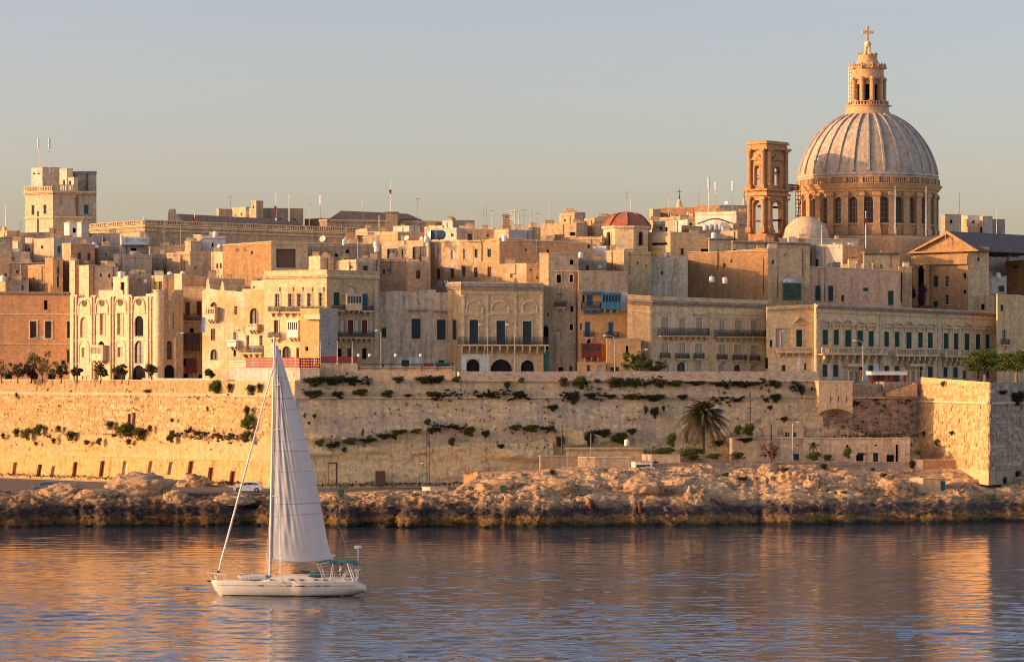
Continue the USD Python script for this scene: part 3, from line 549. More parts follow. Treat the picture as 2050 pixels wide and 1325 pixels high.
def fit_window(T, face, spec, trim='trim_stone'):
    """Pane, frame, shutters, sill, surround of one opening, all behind or on the wall plane."""
    g, (t0, t1, z0, z1) = opening(face, spec); code = spec[4]; arched = code[0] == 'A'
    c = code[1] if arched else code[0]; ex = code[2:] if arched else code[1:]
    w, h = t1 - t0, z1 - z0
    grow = g.buffer(.03, join_style=2)
    mb = MB(); face.slab(mb, grow, -.36, -.30)
    back = {'g': 'glass', 'd': 'glass', 'k': 'dark_opening', 'p': 'stone_pale', 'w': 'white_paint', 'y': 'yellow_panel', 'o': 'brown_opening'}.get(c, 'dark_opening')
    win = T.part('door' if len(spec) > 5 and spec[5] == 'door' else 'window', mb, back)
    if c in 'gd':
        b = min(.09, w * .1); fr = g.difference(g.buffer(-b, join_style=2))
        n = 2 if w > .7 else 1
        bars = [sbox(t0 + w * k / n - .025, z0, t0 + w * k / n + .025, z1) for k in range(1, n)] + [sbox(t0, z0 + h * k / 3 - .02, t1, z0 + h * k / 3 + .02) for k in ((1, 2) if h > 1.2 else ())]
        mb = MB(); face.slab(mb, unary_union([fr] + [g.intersection(q) for q in bars]), -.28, -.2); T.part('frame', mb, 'white_paint' if c == 'g' else 'brown_wood', win)
    elif c in SHUT:
        tm = (t0 + t1) / 2; big = w > .55
        for a, b in (((t0, tm - .012), (tm + .012, t1)) if big else ((t0, t1),)):
            leaf = g.intersection(sbox(a + .01, z0, b - .01, z1)); st = min(.08, w * .12)
            mb = MB(); face.slab(mb, leaf.buffer(-st * .5, join_style=2), -.2, -.14)
            face.slab(mb, leaf.difference(leaf.buffer(-st, join_style=2)), -.19, -.1)
            if h > 1.4: face.slab(mb, leaf.intersection(sbox(a, z0 + h * .42, b, z0 + h * .42 + st)), -.185, -.105)
            T.part('shutter', mb, SHUT[c], win)
    elif c == 'k' and w * h > .6:
        pass
    if 'f' in ex:
        fr = g.buffer(.09, join_style=2).difference(g); mb = MB(); face.slab(mb, fr, -.1, .05); T.part('frame', mb, 'white_paint', win)
    if 's' in ex:
        fr = g.buffer(.2, join_style=2).difference(g.buffer(.01, join_style=2)); mb = MB(); face.slab(mb, fr, -.05, .07); T.part('surround', mb, trim, win)
    if 'h' in ex:
        mb = MB(); face.box(mb, t0 - .3, t1 + .3, z1 + .32, z1 + .46, -.05, .26); face.box(mb, t0 - .22, t1 + .22, z1 + .22, z1 + .32, -.05, .16); T.part('hood', mb, trim, win)
    if h > 1 and 'n' not in ex:
        mb = MB(); face.box(mb, t0 - .08, t1 + .08, z0 - .1, z0 - .004, -.05, .1 + .004); T.part('sill', mb, trim, win)
    return win

def house(name, label, xl, xm, xr, yt, Y, m, wins=(), sl=.8, sr=.3, d=9, zb=None, yr=None, yl=None, mr=None, cor=(), top_l=None, top_r=None, roof='roof_grey', trim='trim_stone', coping=True, wall_parts=()):
    """One building. Pixel columns of its left end, its near corner and its right end (xl = xm: no left face); yt = row of its top at the corner.
    cor: (row, height, projection, material) mouldings; top_l / top_r: broken rooflines as (column, row) points."""
    if zb is None: zb = 19.5 if Y < 476 else float(np.interp(Y, [476, 500, 600], [18.5, 19, 30]))
    c = np.array([Xof(xm, Y), Y]); zt = Zof(yt, Y)
    def end(px, slope, sign):
        k = (px - CX) / F                               # c + s (sign, slope) on the ray (k, 1)
        s = (k * c[1] - c[0]) / (sign - k * slope); return c + s * np.array([sign, slope])
    a = end(xl, sl, -1) if xl < xm else c; b = end(xr, sr, 1) if xr > xm else c
    kb = lambda p, sgn: p + d * np.array([p[0] / p[1] - sgn * .02, 1.0])     # sides run back almost along the line of sight
    ring = ([tuple(a)] if xl < xm else []) + [tuple(c)] + ([tuple(b)] if xr > xm else []) + [tuple(kb(b, 1)), tuple(kb(a, -1))]
    foot = Polygon(ring).buffer(0)
    T = Thing(name, label, 'building' if name not in ('church', 'bell_tower') else name.replace('_', ' '), (c[0], c[1] + d / 2, zb))
    fl = Face(a, c) if xl < xm else None; fr = Face(c, b) if xr > xm else None
    zl = Zof(yl, a[1]) if yl else zt; zr = Zof(yr, b[1]) if yr else zt
    low = min(zt, zl, zr)
    core = foot.buffer(-.38, join_style=2)
    zc = low - .9 if zt - zb > 4 else low - .3
    wall = MB(); wall.add(*extrude(core, zb, zc)); right = MB()
    rim = foot.buffer(-.06, join_style=2).difference(foot.buffer(-.34, join_style=2)); wall.add(*extrude(rim, zc - .05, low - .03))
    made = []
    for f, zA, zB, top, tgt in ((fl, zl, zt, top_l, wall), (fr, zt, zr, top_r, right if mr else wall)):
        if f is None: continue
        pts = [f.tz(*q) for q in top] if top else [(0, zA), (f.L, zB)]
        pts = [(min(max(t, .004), f.L - .004), z) for t, z in pts]
        poly = Polygon([(.004, zb)] + pts + [(f.L - .004, zb)]).buffer(0)
        mine = [w for w in wins if (w[0] + w[2]) / 2 <= xm] if f is fl else [w for w in wins if (w[0] + w[2]) / 2 > xm]
        holes = []
        for w in mine:
            g, _ = opening(f, w); holes.append(g)
        body = poly.difference(unary_union(holes)) if holes else poly
        f.slab(tgt, body, -.4, 0); made.append((f, mine, pts, zA, zB))
    T.part('wall', wall, m)
    if mr: T.part('wall', right, mr)
    T.part('roof', extrude(foot.buffer(-.36, join_style=2), zc + .004, zc + .05), roof)
    for i, (f, mine, pts, zA, zB) in enumerate(made):
        if coping and len(pts) == 2:
            mb = MB(); e = f.L + (.06 if f is fl and fr is not None else 0); dz = .004 * i
            mb.hexa(f.pts([-.05, e, e, -.05] * 2, [zA + dz, zB + dz, zB + dz, zA + dz, zA + .13 + dz, zB + .13 + dz, zB + .13 + dz, zA + .13 + dz], [.07, .07, -.42, -.42] * 2))
            T.part('coping', mb, trim)
        for w in mine: fit_window(T, f, w, trim)
    for q in cor:                                        # (row at corner, height, projection, material[, row at right end])
        y, h, o, cm = q[:4]; mb = MB()
        z = Zof(y, Y)
        for i, (f, mine, pts, zA, zB) in enumerate(made):
            z2 = z + (zB - zA) * (z - zb) / (zt - zb) if f is fr else z; z1 = z - (zB - zA) * (z - zb) / (zt - zb) if f is fl else z
            ex = o if f is fl and fr is not None else 0; dz = .004 * i
            for (ha, hb, oo) in ((0, .45, .55), (.45, 1.0, 1.0)):
                t0, t1 = .0, f.L + ex * oo * .9
                mb.hexa(f.pts([t0, t1, t1, t0] * 2, [z1 + ha * h + dz, z2 + ha * h + dz, z2 + ha * h + dz, z1 + ha * h + dz, z1 + hb * h + dz, z2 + hb * h + dz, z2 + hb * h + dz, z1 + hb * h + dz], [o * oo, o * oo, -.05, -.05] * 2))
        T.part('cornice', mb, cm)
    T.fl, T.fr, T.zt, T.zc = fl, fr, zt, zc
    return T

def pilaster(T, face, px0, px1, y0, y1, o=.14, m='trim_stone'):
    t0, t1, Y = face.t(px0), face.t(px1), face.Y(px0); z0, z1 = Zof(y1, Y), Zof(y0, Y)
    mb = MB(); face.box(mb, t0, t1, z0, z1, -.05, o); face.box(mb, t0 - .07, t1 + .07, z1 - .3, z1 - .1, -.05, o + .08); face.box(mb, t0 - .06, t1 + .06, z0, z0 + .45, -.05, o + .06); T.part('pilaster', mb, m)

def corbel(face, t, z, w, h, o):
    mb = MB(); face.box(mb, t - w / 2, t + w / 2, z - h * .5, z, -.05, o); face.box(mb, t - w / 2 + .01, t + w / 2 - .01, z - h, z - h * .5, -.05, o * .55); return mb

def balcony(T, face, x0, x1, yrail, yslab, o=.85, kind='iron', n=None, slab_m='trim_stone', cor_h=.55):
    """Slab on corbels with a railing: iron = thin bars, stone = balusters."""
    t0, t1, Y = face.t(x0), face.t(x1), face.Y((x0 + x1) / 2); zr, zs = Zof(yrail, Y), Zof(yslab, Y)
    mb = MB(); face.box(mb, t0, t1, zs - .16, zs, -.02, o); face.box(mb, t0 + .06, t1 - .06, zs - .25, zs - .16, -.02, o - .1)
    B = T.part('balcony', mb, slab_m); L = t1 - t0
    n = n or max(2, int(L / 1.3)); 
    for k in range(n):
        T.part('corbel', corbel(face, t0 + L * (k + .5) / n, zs - .25, .22, cor_h, o - .2), slab_m, B)
    mb = MB()
    if kind == 'stone':
        face.box(mb, t0 + .03, t1 - .03, zr - .14, zr, o - .3, o - .02); face.box(mb, t0 + .03, t1 - .03, zs + .004, zs + .12, o - .28, o - .04)
        T.part('rail', mb, slab_m, B)
        k = max(2, int(L / .36)); mb = MB()
        for i in range(k):
            t = t0 + .15 + (L - .3) * i / (k - 1); w = .2 if i % 9 == 0 else .085
            face.box(mb, t - w, t + w, zs + .12, zr - .14, o - .25, o - .07)
        T.part('balustrade', mb, slab_m, B)
    else:
        im = 'iron' if kind == 'iron' else kind
        for (a, b, oo) in ((t0 + .02, t1 - .02, o - .06),):
            face.box(mb, a, b, zr - .06, zr, oo - .03, oo + .03); face.box(mb, a, b, zs + .08, zs + .13, oo - .02, oo + .02); face.box(mb, a, b, zs + (zr - zs) * .55, zs + (zr - zs) * .55 + .04, oo - .02, oo + .02)
            k = max(3, int(L / .13))
            for i in range(k + 1):
                t = a + (b - a) * i / k; w = .02; face.box(mb, t - w, t + w, zs + .004, zr - .06, oo - .015, oo + .015)
            # scrolls between the bars
            for i in range(k):
                if i % 2: t = a + (b - a) * (i + .5) / k; face.box(mb, t - .05, t + .05, zs + .25, zs + .55, oo - .01, oo + .01)
        for t in (t0 + .02, t1 - .05):
            face.box(mb, t, t + .03, zr - .06, zr, -.02, o - .09); face.box(mb, t, t + .03, zs + .08, zs + .12, -.02, o - .09)
            for i in range(6): face.box(mb, t, t + .02, zs + .004, zr - .06, o * i / 7 + .02, o * i / 7 + .045)
        T.part('railing', mb, im, B)
    return B

def gallery(T, face, x0, y0, x1, y1, m, n=4, o=.9, rows=1, roof=None, sill=.45, corb=None):
    """An enclosed wooden balcony: boarded lower half, a row of panes, small roof, corbels."""
    t0, t1, Y = face.t(x0), face.t(x1), face.Y((x0 + x1) / 2); z0, z1 = Zof(y1, Y), Zof(y0, Y); w, h = t1 - t0, z1 - z0
    front = sbox(t0, z0, t1, z1); zs = z0 + h * sill; panes = []
    hr = (z1 - .22 - zs) / rows
    for k in range(n):
        for q in range(rows): panes.append(sbox(t0 + .1 + (w - .2) * k / n + .05, zs + hr * q + .05, t0 + .1 + (w - .2) * (k + 1) / n - .05, zs + hr * (q + 1) - .05))
    mb = MB(); face.slab(mb, front.difference(unary_union(panes)), o - .08, o)
    for k in range(max(2, n // 2)):                       # raised boards below the panes
        face.box(mb, t0 + .12 + (w - .24) * k / max(2, n // 2) + .05, t0 + .12 + (w - .24) * (k + 1) / max(2, n // 2) - .05, z0 + .12, zs - .14, o, o + .03)
    for ta, tb in ((t0, t0 + .07), (t1 - .07, t1)): face.box(mb, ta, tb, z0, z1 - .004, -.02, o - .082)
    face.box(mb, t0 + .07, t1 - .07, z0, z0 + .1, -.02, o - .082)
    B = T.part('enclosed_balcony', mb, m)
    mb = MB(); 
    for p in panes:
        a, b, c2, d2 = p.bounds; mbp = MB(); face.box(mbp, a - .01, c2 + .01, b - .01, d2 + .01, o - .12, o - .09); T.part('pane', mbp, 'glass', B)
    mb = MB(); face.box(mb, t0 - .1, t1 + .1, z1, z1 + .1, -.02, o + .12); face.box(mb, t0 - .04, t1 + .04, z1 - .12, z1 - .004, o + .001, o + .06)
    T.part('roof', mb, roof or m, B)
    for k in range(corb or max(2, n // 2)):
        T.part('corbel', corbel(face, t0 + w * (k + .5) / (corb or max(2, n // 2)), z0 - .004, .22, .55, o - .15), 'trim_stone', B)
    return B

def strip_on(T, face, name, x0, x1, y0, y1, o, m, o0=-.03):
    t0, t1, Y = face.t(x0), face.t(x1), face.Y((x0 + x1) / 2)
    mb = MB(); face.box(mb, t0, t1, Zof(y1, Y), Zof(y0, Y), o0, o); return T.part(name, mb, m)
def arch_trim(T, face, x0, y0, x1, y1, w=.22, o=.1, name='arch', m='trim_stone', foot=True):
    t0, t1, Y = face.t(x0), face.t(x1), face.Y((x0 + x1) / 2)
    g = arch(t0, t1, Zof(y1, Y), Zof(y0, Y), 12); q = g.difference(arch(t0 + w, t1 - w, Zof(y1, Y) - (.1 if foot else -w), Zof(y0, Y) - w, 12)); mb = MB(); face.slab(mb, q, -.03, o); return T.part(name, mb, m)
def pipe_on(T, face, px, y0, y1, m='rust_pipe', r=.07):
    t, Y = face.t(px), face.Y(px); mb = MB(); mb.tube([face.pts(t, Zof(y1, Y), r + .05), face.pts(t, Zof(y0, Y), r + .05)], r, 6); T.part('downpipe', mb, m)
# ------------------------------------------------------------------ the front row along the street on the ramparts
DK = 'stone_dark_trim'
T = house('plastered_house', 'long brown plastered building at the left edge with two tall windows', -120, -120, 141, 586, 480, 'plaster_brown', sr=-.06, d=14, yr=588,
          wins=[(60, 643, 73, 677, 'ds'), (90, 643, 103, 677, 'ds'), (134, 643, 140, 677, 'ds'), (88, 601, 95, 620, 'k'), (134, 700, 139, 726, 'd'), (58, 748, 76, 764, 'k'), (96, 748, 110, 764, 'k'), (10, 748, 24, 764, 'k')],
          cor=[(588, .45, .35, DK), (629, .2, .15, 'trim_stone'), (689, .2, .14, 'trim_stone')])
# palazzo with round-headed niches
T = house('palazzo', 'pale sunlit palazzo with half columns and round holes along its top', 140, 316, 367, 592, 459, 'plaster_cream', mr='stone_gold', sl=.78, sr=.55, d=12,
          top_l=[(140, 590), (154, 590), (156, 611), (158, 603), (163, 597), (169, 596), (175, 597), (180, 603), (182, 591), (191, 591), (192, 603), (197, 597), (198, 581), (245, 581), (246, 590), (262, 590), (264, 604), (268, 598), (277, 594), (286, 598), (291, 604), (292, 588), (316, 586)],
          top_r=[(316, 580), (336, 578), (337, 601), (345, 601), (346, 588), (349, 580), (367, 580)],
          wins=[(160, 634, 176, 675, 'Ap'), (200, 627, 210, 670, 'ps'), (235, 626, 246, 670, 'ps'), (269, 632, 287, 673, 'Ak'), (163, 696, 173, 715, 'pn'), (196, 683, 209, 733, 'Ak'), (235, 695, 246, 715, 'pn'), (269, 682, 287, 727, 'Ad'),
                (190, 745, 208, 766, 'y', 'door'), (227, 731, 251, 766, 'Ak'), (264, 731, 291, 766, 'Ak'), (164, 752, 179, 766, 'C', 'door'), (337, 627, 348, 660, 'p'), (334, 682, 344, 720, 'Ad'), (329, 730, 349, 766, 'Ak')])
f = T.fl
for x, y in ((169, 607), (204, 606), (241, 605), (278, 604)):
    t, z = f.tz(x, y); mb = MB(); f.slab(mb, disc(t, z, .47), .0, .012); f.slab(mb, disc(t, z, .62).difference(disc(t, z, .47)), 0, .06)
    o = T.part('round_hole', mb, 'brown_opening'); arch_trim(T, f, x - 13, y - 9, x + 13, y + 24, .25, .12)
for x in (148, 154, 185, 190, 222.5, 228, 259.5, 265, 297, 303):
    t = f.t(x); Y = f.Y(x); z1 = Zof(590, Y); mb = MB(); mb.tube([f.pts(t, 19.6, .12), f.pts(t, z1 - .5, .06)], .15, 8); f.box(mb, t - .22, t + .22, z1 - .5, z1 - .3, -.05, .28); f.box(mb, t - .22, t + .22, 19.6, 20.3, -.05, .28); T.part('half_column', mb, 'trim_stone')
t = f.L; Y = 459; mb = MB(); mb.tm(lathe([(.85, 0), (.85, Zof(584, Y) - 19.6), (1.0, Zof(584, Y) - 19.5), (1.0, Zof(580, Y) - 19.6)], 18, (f.b[0] + .12, f.b[1] + .45, 19.6), True)); T.part('corner_turret', mb, 'plaster_cream', smooth=40)
for y in (625, 680, 727): strip_on(T, f, 'string_course', 141, 314, y, y + 2.2, .09, 'trim_stone')
for x0, x1, y0, y1 in ((158, 179, 680, 728), (231, 252, 680, 728)): arch_trim(T, f, x0, y0, x1, y1, .16, .08)
gallery(T, f, 189, 692, 214, 722, 'cream_paint', 3, 1.0, corb=3)
# narrow house with red and brown enclosed balconies
T = house('narrow_house', 'narrow shadowed house with brown and red enclosed balconies beside the palazzo', 366, 366, 419, 575, 464, 'stone_gold', sr=.02, d=12,
          wins=[(371, 605, 380, 631, 'N'), (394, 603, 403, 631, 'R'), (366, 718, 372, 732, 'k'), (366, 748, 376, 766, 'k'), (398, 750, 412, 764, 'k', 'door'), (380, 657, 388, 666, 'k')])
balcony(T, T.fr, 366, 403, 629, 642, .8, 'iron'); gallery(T, T.fr, 366, 668, 385, 701, 'brown_wood', 3, .9); gallery(T, T.fr, 386, 668, 400, 703, 'brown_wood', 2, 1.0)
gallery(T, T.fr, 373, 718, 393, 745, 'red_paint', 3, .9, corb=2)
# white lit house
T = house('white_house', 'flaking whitewashed sunlit house left of the mast top', 405, 531, 534, 584, 451, 'stone_flaking', sl=.6, d=12, sr=.3,
          top_l=[(405, 582), (412, 578), (414, 560), (417, 556), (420, 578), (441, 581), (443, 566), (446, 561), (449, 581), (484, 584), (486, 578), (531, 580)],
          wins=[(421, 605, 435, 620, 'Ad'), (469, 613, 475, 630, 'g'), (500, 617, 518, 651, 'Ad'), (422, 658, 431, 681, 'N'), (467, 665, 476, 681, 'gh'), (493, 671, 499, 700, 'g'), (519, 671, 526, 692, 'g'), (421, 699, 436, 720, 'Ad'), (467, 700, 473, 713, 'd'), (493, 708, 499, 716, 'd')])
gallery(T, T.fl, 419, 616, 437, 640, 'cream_paint', 5, 1.0, corb=3); gallery(T, T.fl, 501, 650, 520, 661, 'cream_paint', 3, .8, sill=.9, corb=3); gallery(T, T.fl, 461, 682, 478, 694, 'white_paint', 2, .8, sill=.9, corb=2)
balcony(T, T.fl, 484, 530, 692, 706, .8, 'iron', 4)
# big corner house behind the mast top
T = house('corner_house', 'big corner house with a sunlit left front of tall windows above the red railing', 529, 654, 759, 541, 445, 'stone_cream', mr='stone_gold', sl=.5, sr=.42, d=13, yr=545,
          wins=[(550, 588, 560, 614, 'gs'), (577, 588, 586, 614, 'gs'), (595, 588, 604, 614, 'gs'), (615, 587, 624, 614, 'gs'), (638, 586, 646, 613, 'gs'), (549, 641, 557, 666, 'Rs'), (574, 641, 580, 666, 'R'), (565, 693, 582, 716, 'Ad'), (593, 696, 599, 716, 'R', 'door'), (557, 700, 563, 716, 'd'),
                (668, 585, 680, 612, 'G'), (724, 588, 736, 613, 'B'), (691, 572, 714, 588, 'Apn'), (696, 640, 707, 668, 'Rf'), (724, 640, 735, 668, 'Rf'), (683, 640, 691, 666, 'wn'), (711, 640, 719, 666, 'wn'), (741, 640, 748, 666, 'wn'), (695, 697, 703, 716, 'd'), (725, 697, 734, 719, 'k', 'door'), (676, 698, 684, 716, 'k')],
          cor=[(556, .55, .45, 'trim_stone')])
for x in (548, 575, 594, 613, 636): strip_on(T, T.fl, 'hood', x, x + 12, 575, 583, .16, 'trim_stone')
balcony(T, T.fl, 540, 562, 613, 624, .7); balcony(T, T.fl, 566, 648, 613, 624, .7, n=6); balcony(T, T.fl, 540, 563, 665, 676, .7)
gallery(T, T.fl, 580, 642, 602, 676, 'white_paint', 5, .9, corb=3)
balcony(T, T.fr, 664, 688, 610, 621, .8); balcony(T, T.fr, 722, 745, 611, 622, .8); gallery(T, T.fr, 690, 590, 721, 622, 'cream_paint', 5, 1.0, corb=3)
balcony(T, T.fr, 674, 747, 664, 675, .9, n=7); pilaster(T, T.fr, 749, 757, 560, 716, .1)
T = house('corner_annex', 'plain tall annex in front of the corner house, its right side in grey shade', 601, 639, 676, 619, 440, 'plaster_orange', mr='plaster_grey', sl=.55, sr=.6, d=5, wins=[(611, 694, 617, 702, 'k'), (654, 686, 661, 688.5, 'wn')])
mb = MB(); f = T.fl; f.box(mb, f.t(614), f.t(645), Zof(639, 439), Zof(629, 439), .05, .7); 
single('sign_board', 'pale boxy sign on the left front of the annex', 'sign', mb, 'cream_paint')
# stained house
T = house('stained_house', 'low grey house streaked with black stains and two dark shuttered windows', 759, 759, 906, 583, 450, 'stone_stained', sr=.18, d=12, yr=585,
          top_r=[(759, 590), (772, 590), (773, 583), (800, 582), (830, 586), (850, 580), (872, 580), (873, 586), (906, 586)],
          wins=[(824, 638, 842, 678, 'Ts'), (875, 640, 892, 680, 'Ts'), (764, 656, 773, 675, 'T'), (804, 721, 819, 745, 'T', 'door'), (827, 730, 836, 741, 'w'), (762, 730, 769, 745, 'k'), (846, 728, 864, 745, 'R', 'door'), (878, 721, 890, 745, 'T', 'door')])
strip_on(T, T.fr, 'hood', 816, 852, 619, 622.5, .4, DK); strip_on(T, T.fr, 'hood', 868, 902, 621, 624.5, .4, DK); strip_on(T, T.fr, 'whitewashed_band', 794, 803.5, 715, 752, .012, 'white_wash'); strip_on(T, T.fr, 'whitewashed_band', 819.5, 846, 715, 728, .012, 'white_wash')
# palazzo with three tall dark windows
T = house('palazzo', 'square palazzo with three tall dark shuttered windows over a corbelled balcony', 896, 923, 1088, 566, 448, 'stone_gold', sl=.9, sr=.14, d=14, yr=568,
          wins=[(905.5, 640, 914, 680, 'T'), (940, 640, 957, 689, 'Ts'), (994, 642, 1011, 691, 'Ts'), (1047, 643, 1064, 692, 'Ts'), (934, 719, 960, 748, 'Ak'), (982, 719, 1025, 748, 'Ak'), (1043, 721, 1069, 748, 'Ak')],
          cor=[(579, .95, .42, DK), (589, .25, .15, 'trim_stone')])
f = T.fr
for a, b in ((932, 967), (982, 1020), (1044, 1076)): arch_trim(T, f, a, 601, b, 627, .2, .1, foot=False)
for x in (924, 972, 1028, 1080): pilaster(T, f, x, x + 6, 590, 690, .08)
strip_on(T, f, 'string_course', 924, 1087, 628, 630.5, .1, 'trim_stone'); strip_on(T, f, 'whitewashed_portal', 924, 933.5, 709, 748, .05, 'white_wash'); strip_on(T, f, 'whitewashed_portal', 960.5, 980, 709, 748, .05, 'white_wash'); strip_on(T, f, 'whitewashed_portal', 933.6, 960.4, 709, 718.5, .052, 'white_wash')
balcony(T, f, 916, 1097, 675, 690, 1.2, 'iron', 12, cor_h=1.1)
# slim tower house
T = house('tower_house', 'slim tall stone house with small square windows left of the blue balcony', 1080, 1098, 1158, 508, 452, 'stone_gold', sl=.5, sr=.1, d=14, yr=508,
          wins=[(1115, 550, 1123, 566, 'ks'), (1141, 550, 1147, 565, 'ks'), (1141, 519, 1148, 530, 'k'), (1114, 587, 1124, 605, 'p'), (1142, 613, 1148, 624, 'k'), (1141, 649, 1147, 661, 'ks'), (1113, 660, 1123, 678, 'p'), (1118, 735, 1128, 745, 'k'), (1140, 733, 1146, 743, 'd')],
          mr='stone_grey')
balcony(T, T.fr, 1110, 1133, 603, 615, .7, n=2); strip_on(T, T.fr, 'string_course', 1099, 1157, 542, 543.5, .08, 'trim_stone'); pipe_on(T, T.fr, 1153, 545, 745)
T = house('connecting_house', 'dark recessed house front with an archway between the palazzo and the slim tower', 1086, 1086, 1099, 575, 451.5, 'stone_grey', sr=.05, d=6, wins=[(1087.5, 652, 1098, 700, 'Ak'), (1095.5, 626, 1098.4, 633, 'k')])
strip_on(T, T.fr, 'turquoise_booth', 1087.5, 1098.8, 703, 742, .8, 'turquoise')
# blue balcony house
T = house('blue_balcony_house', 'orange plastered house with a bright blue open and enclosed balcony', 1158, 1158, 1257, 543, 451, 'plaster_orange', sr=.12, d=13, yr=545,
          wins=[(1166, 590, 1171, 606, 'k'), (1174, 590, 1187, 612, 'B'), (1171, 644, 1182, 676, 'B'), (1218, 645, 1228, 678, 'B'), (1161, 648, 1165, 661, 'B'), (1218, 682, 1228, 710, 'T'), (1168, 731, 1176, 745, 'g'), (1189, 731, 1200, 745, 'd'), (1174, 681, 1182, 687, 'k')])
f = T.fr; mb = MB(); f.slab(mb, sbox(.004, Zof(622, 451.5), f.L - .004, Zof(546, 451.5)).difference(sbox(f.t(1163), Zof(623, 451.5), f.t(1200), Zof(585, 451.5))), .0, .03); T.part('upper_wall', mb, 'stone_grey')
strip_on(T, f, 'whitewashed_patch', 1242, 1256, 586, 622, .04, 'plaster_white')
balcony(T, f, 1163, 1202, 604, 619, 1.0, 'iron', 3, 'blue_paint'); gallery(T, f, 1203, 588, 1241, 620, 'blue_paint', 6, 1.15, corb=3); strip_on(T, f, 'awning_beam', 1164, 1202, 583, 587, 1.0, 'blue_paint')
balcony(T, f, 1168, 1189, 663, 675, .6, n=2); balcony(T, f, 1213, 1238, 664, 677, .6, n=2); gallery(T, f, 1164, 689, 1202, 716, 'red_wood', 6, 1.0, corb=3)
T = house('orange_annex', 'low bright orange annex below the blue balcony, right of the red enclosed balcony', 1214, 1214, 1283, 679, 447, 'plaster_orange', sr=.1, d=4, wins=[(1253, 692, 1258, 710, 'k'), (1222, 735, 1230, 745, 'd'), (1231, 735, 1239, 745, 'd')])
T = house('orange_porch', 'low orange porch with pale doors under the red enclosed balcony', 1156, 1156, 1213, 727, 446, 'plaster_orange', sr=.1, d=4, wins=[(1175, 731, 1182, 748, 'g'), (1196, 731, 1208, 748, 'w')])
# stone palazzo with two long iron balconies
T = house('stone_palazzo', 'wide stone palazzo with two long dark iron balconies and cream shutters', 1256, 1302, 1537, 594, 450, 'stone_gold', mr='stone_cream', sl=.12, sr=.55, d=14, yr=603, yl=591,
          wins=[(x0, y0, x1, y1, 'Cfh') for x0, y0, x1, y1 in ((1323, 635, 1337, 659), (1358, 637, 1372, 661), (1392, 635, 1405, 661), (1438, 640, 1450, 664), (1471, 641, 1484, 665), (1503, 642, 1516, 666))] +
               [(x0, y0, x1, y1, 'Cf') for x0, y0, x1, y1 in ((1322, 686, 1337, 707), (1356, 686, 1371, 708), (1391, 687, 1405, 709), (1437, 689, 1451, 710), (1469, 690, 1483, 711), (1502, 691, 1516, 712))] +
               [(x0, y0, x1, y1, 'ACf') for x0, y0, x1, y1 in ((1322, 722, 1339, 752), (1391, 724, 1404, 754), (1437, 727, 1450, 756), (1502, 728, 1516, 757))] + [(1355, 724, 1371, 754, 'Adf', 'door'), (1469, 729, 1482, 757, 'Adf', 'door')],
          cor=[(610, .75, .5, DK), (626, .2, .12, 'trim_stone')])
f = T.fr
balcony(T, f, 1316, 1416, 657, 672, .9, n=9); balcony(T, f, 1430, 1529, 661, 674, .9, n=9)
for a, b, y in ((1321, 1339, 706), (1352, 1377, 707), (1389, 1407, 707), (1435, 1453, 709), (1466, 1492, 710), (1501, 1519, 711)): balcony(T, f, a, b, y, y + 11, .55, n=2)
for x in (1304, 1418, 1531): pilaster(T, f, x, x + 7, 626, 756, .1, 'stone_gold')
mb = MB(); 
# curved-top house
T = house('loggia_house', 'cream house with a small recessed loggia, stone balustrade and pediment window', 1535, 1535, 1634, 615, 453, 'stone_cream', sr=.1, d=12, yr=611,
          wins=[(1553, 657, 1581, 695, 'pn'), (1594, 660, 1606, 694, 'Gs'), (1541, 680, 1546, 694, 'd'), (1565, 731, 1573, 743, 'd'), (1533, 716, 1538, 738, 'k'), (1603, 745, 1624, 764, 'G', 'door'), (1610, 727, 1614, 740, 'd')],
          cor=[(622, .4, .4, 'trim_stone')], roof='blue_grey_roof')
f = T.fr; balcony(T, f, 1553, 1632, 695, 704, .8, 'stone', 6, 'trim_stone')
strip_on(T, f, 'whitewashed_corner', 1595, 1602.5, 706, 764, .012, 'white_wash'); strip_on(T, f, 'whitewashed_corner', 1624.5, 1633, 706, 764, .012, 'white_wash')
def pediment(T, f, x0, x1, y0, y1, kind, m='trim_stone'):
    t0, t1, Y = f.t(x0), f.t(x1), f.Y((x0 + x1) / 2); zb_, zt_ = Zof(y1, Y), Zof(y0, Y); c = (t0 + t1) / 2
    def shape(i):
        a, b, lo, hi = t0 + i, t1 - i, zb_ + i, zt_ - i
        if kind == 'tri': return Polygon([(a, lo), (b, lo), (b, lo + .02), (c, hi), (a, lo + .02)])
        return Polygon([(a, lo), (b, lo)] + [(c + (b - a) / 2 * math.cos(q), lo + (hi - lo) * math.sin(q)) for q in np.linspace(0, math.pi, 11)])
    mb = MB(); f.slab(mb, shape(0).difference(shape(.2)), -.03, .32); f.slab(mb, shape(.19), -.03, .05); return T.part('pediment', mb, m)
pediment(T, f, 1586, 1614, 634, 650, 'tri')
strip_on(T, f, 'white_frame', 1561, 1564, 663, 695, -.2, 'white_paint', -.28); strip_on(T, f, 'white_frame', 1564, 1572, 661, 664, -.2, 'white_paint', -.28)
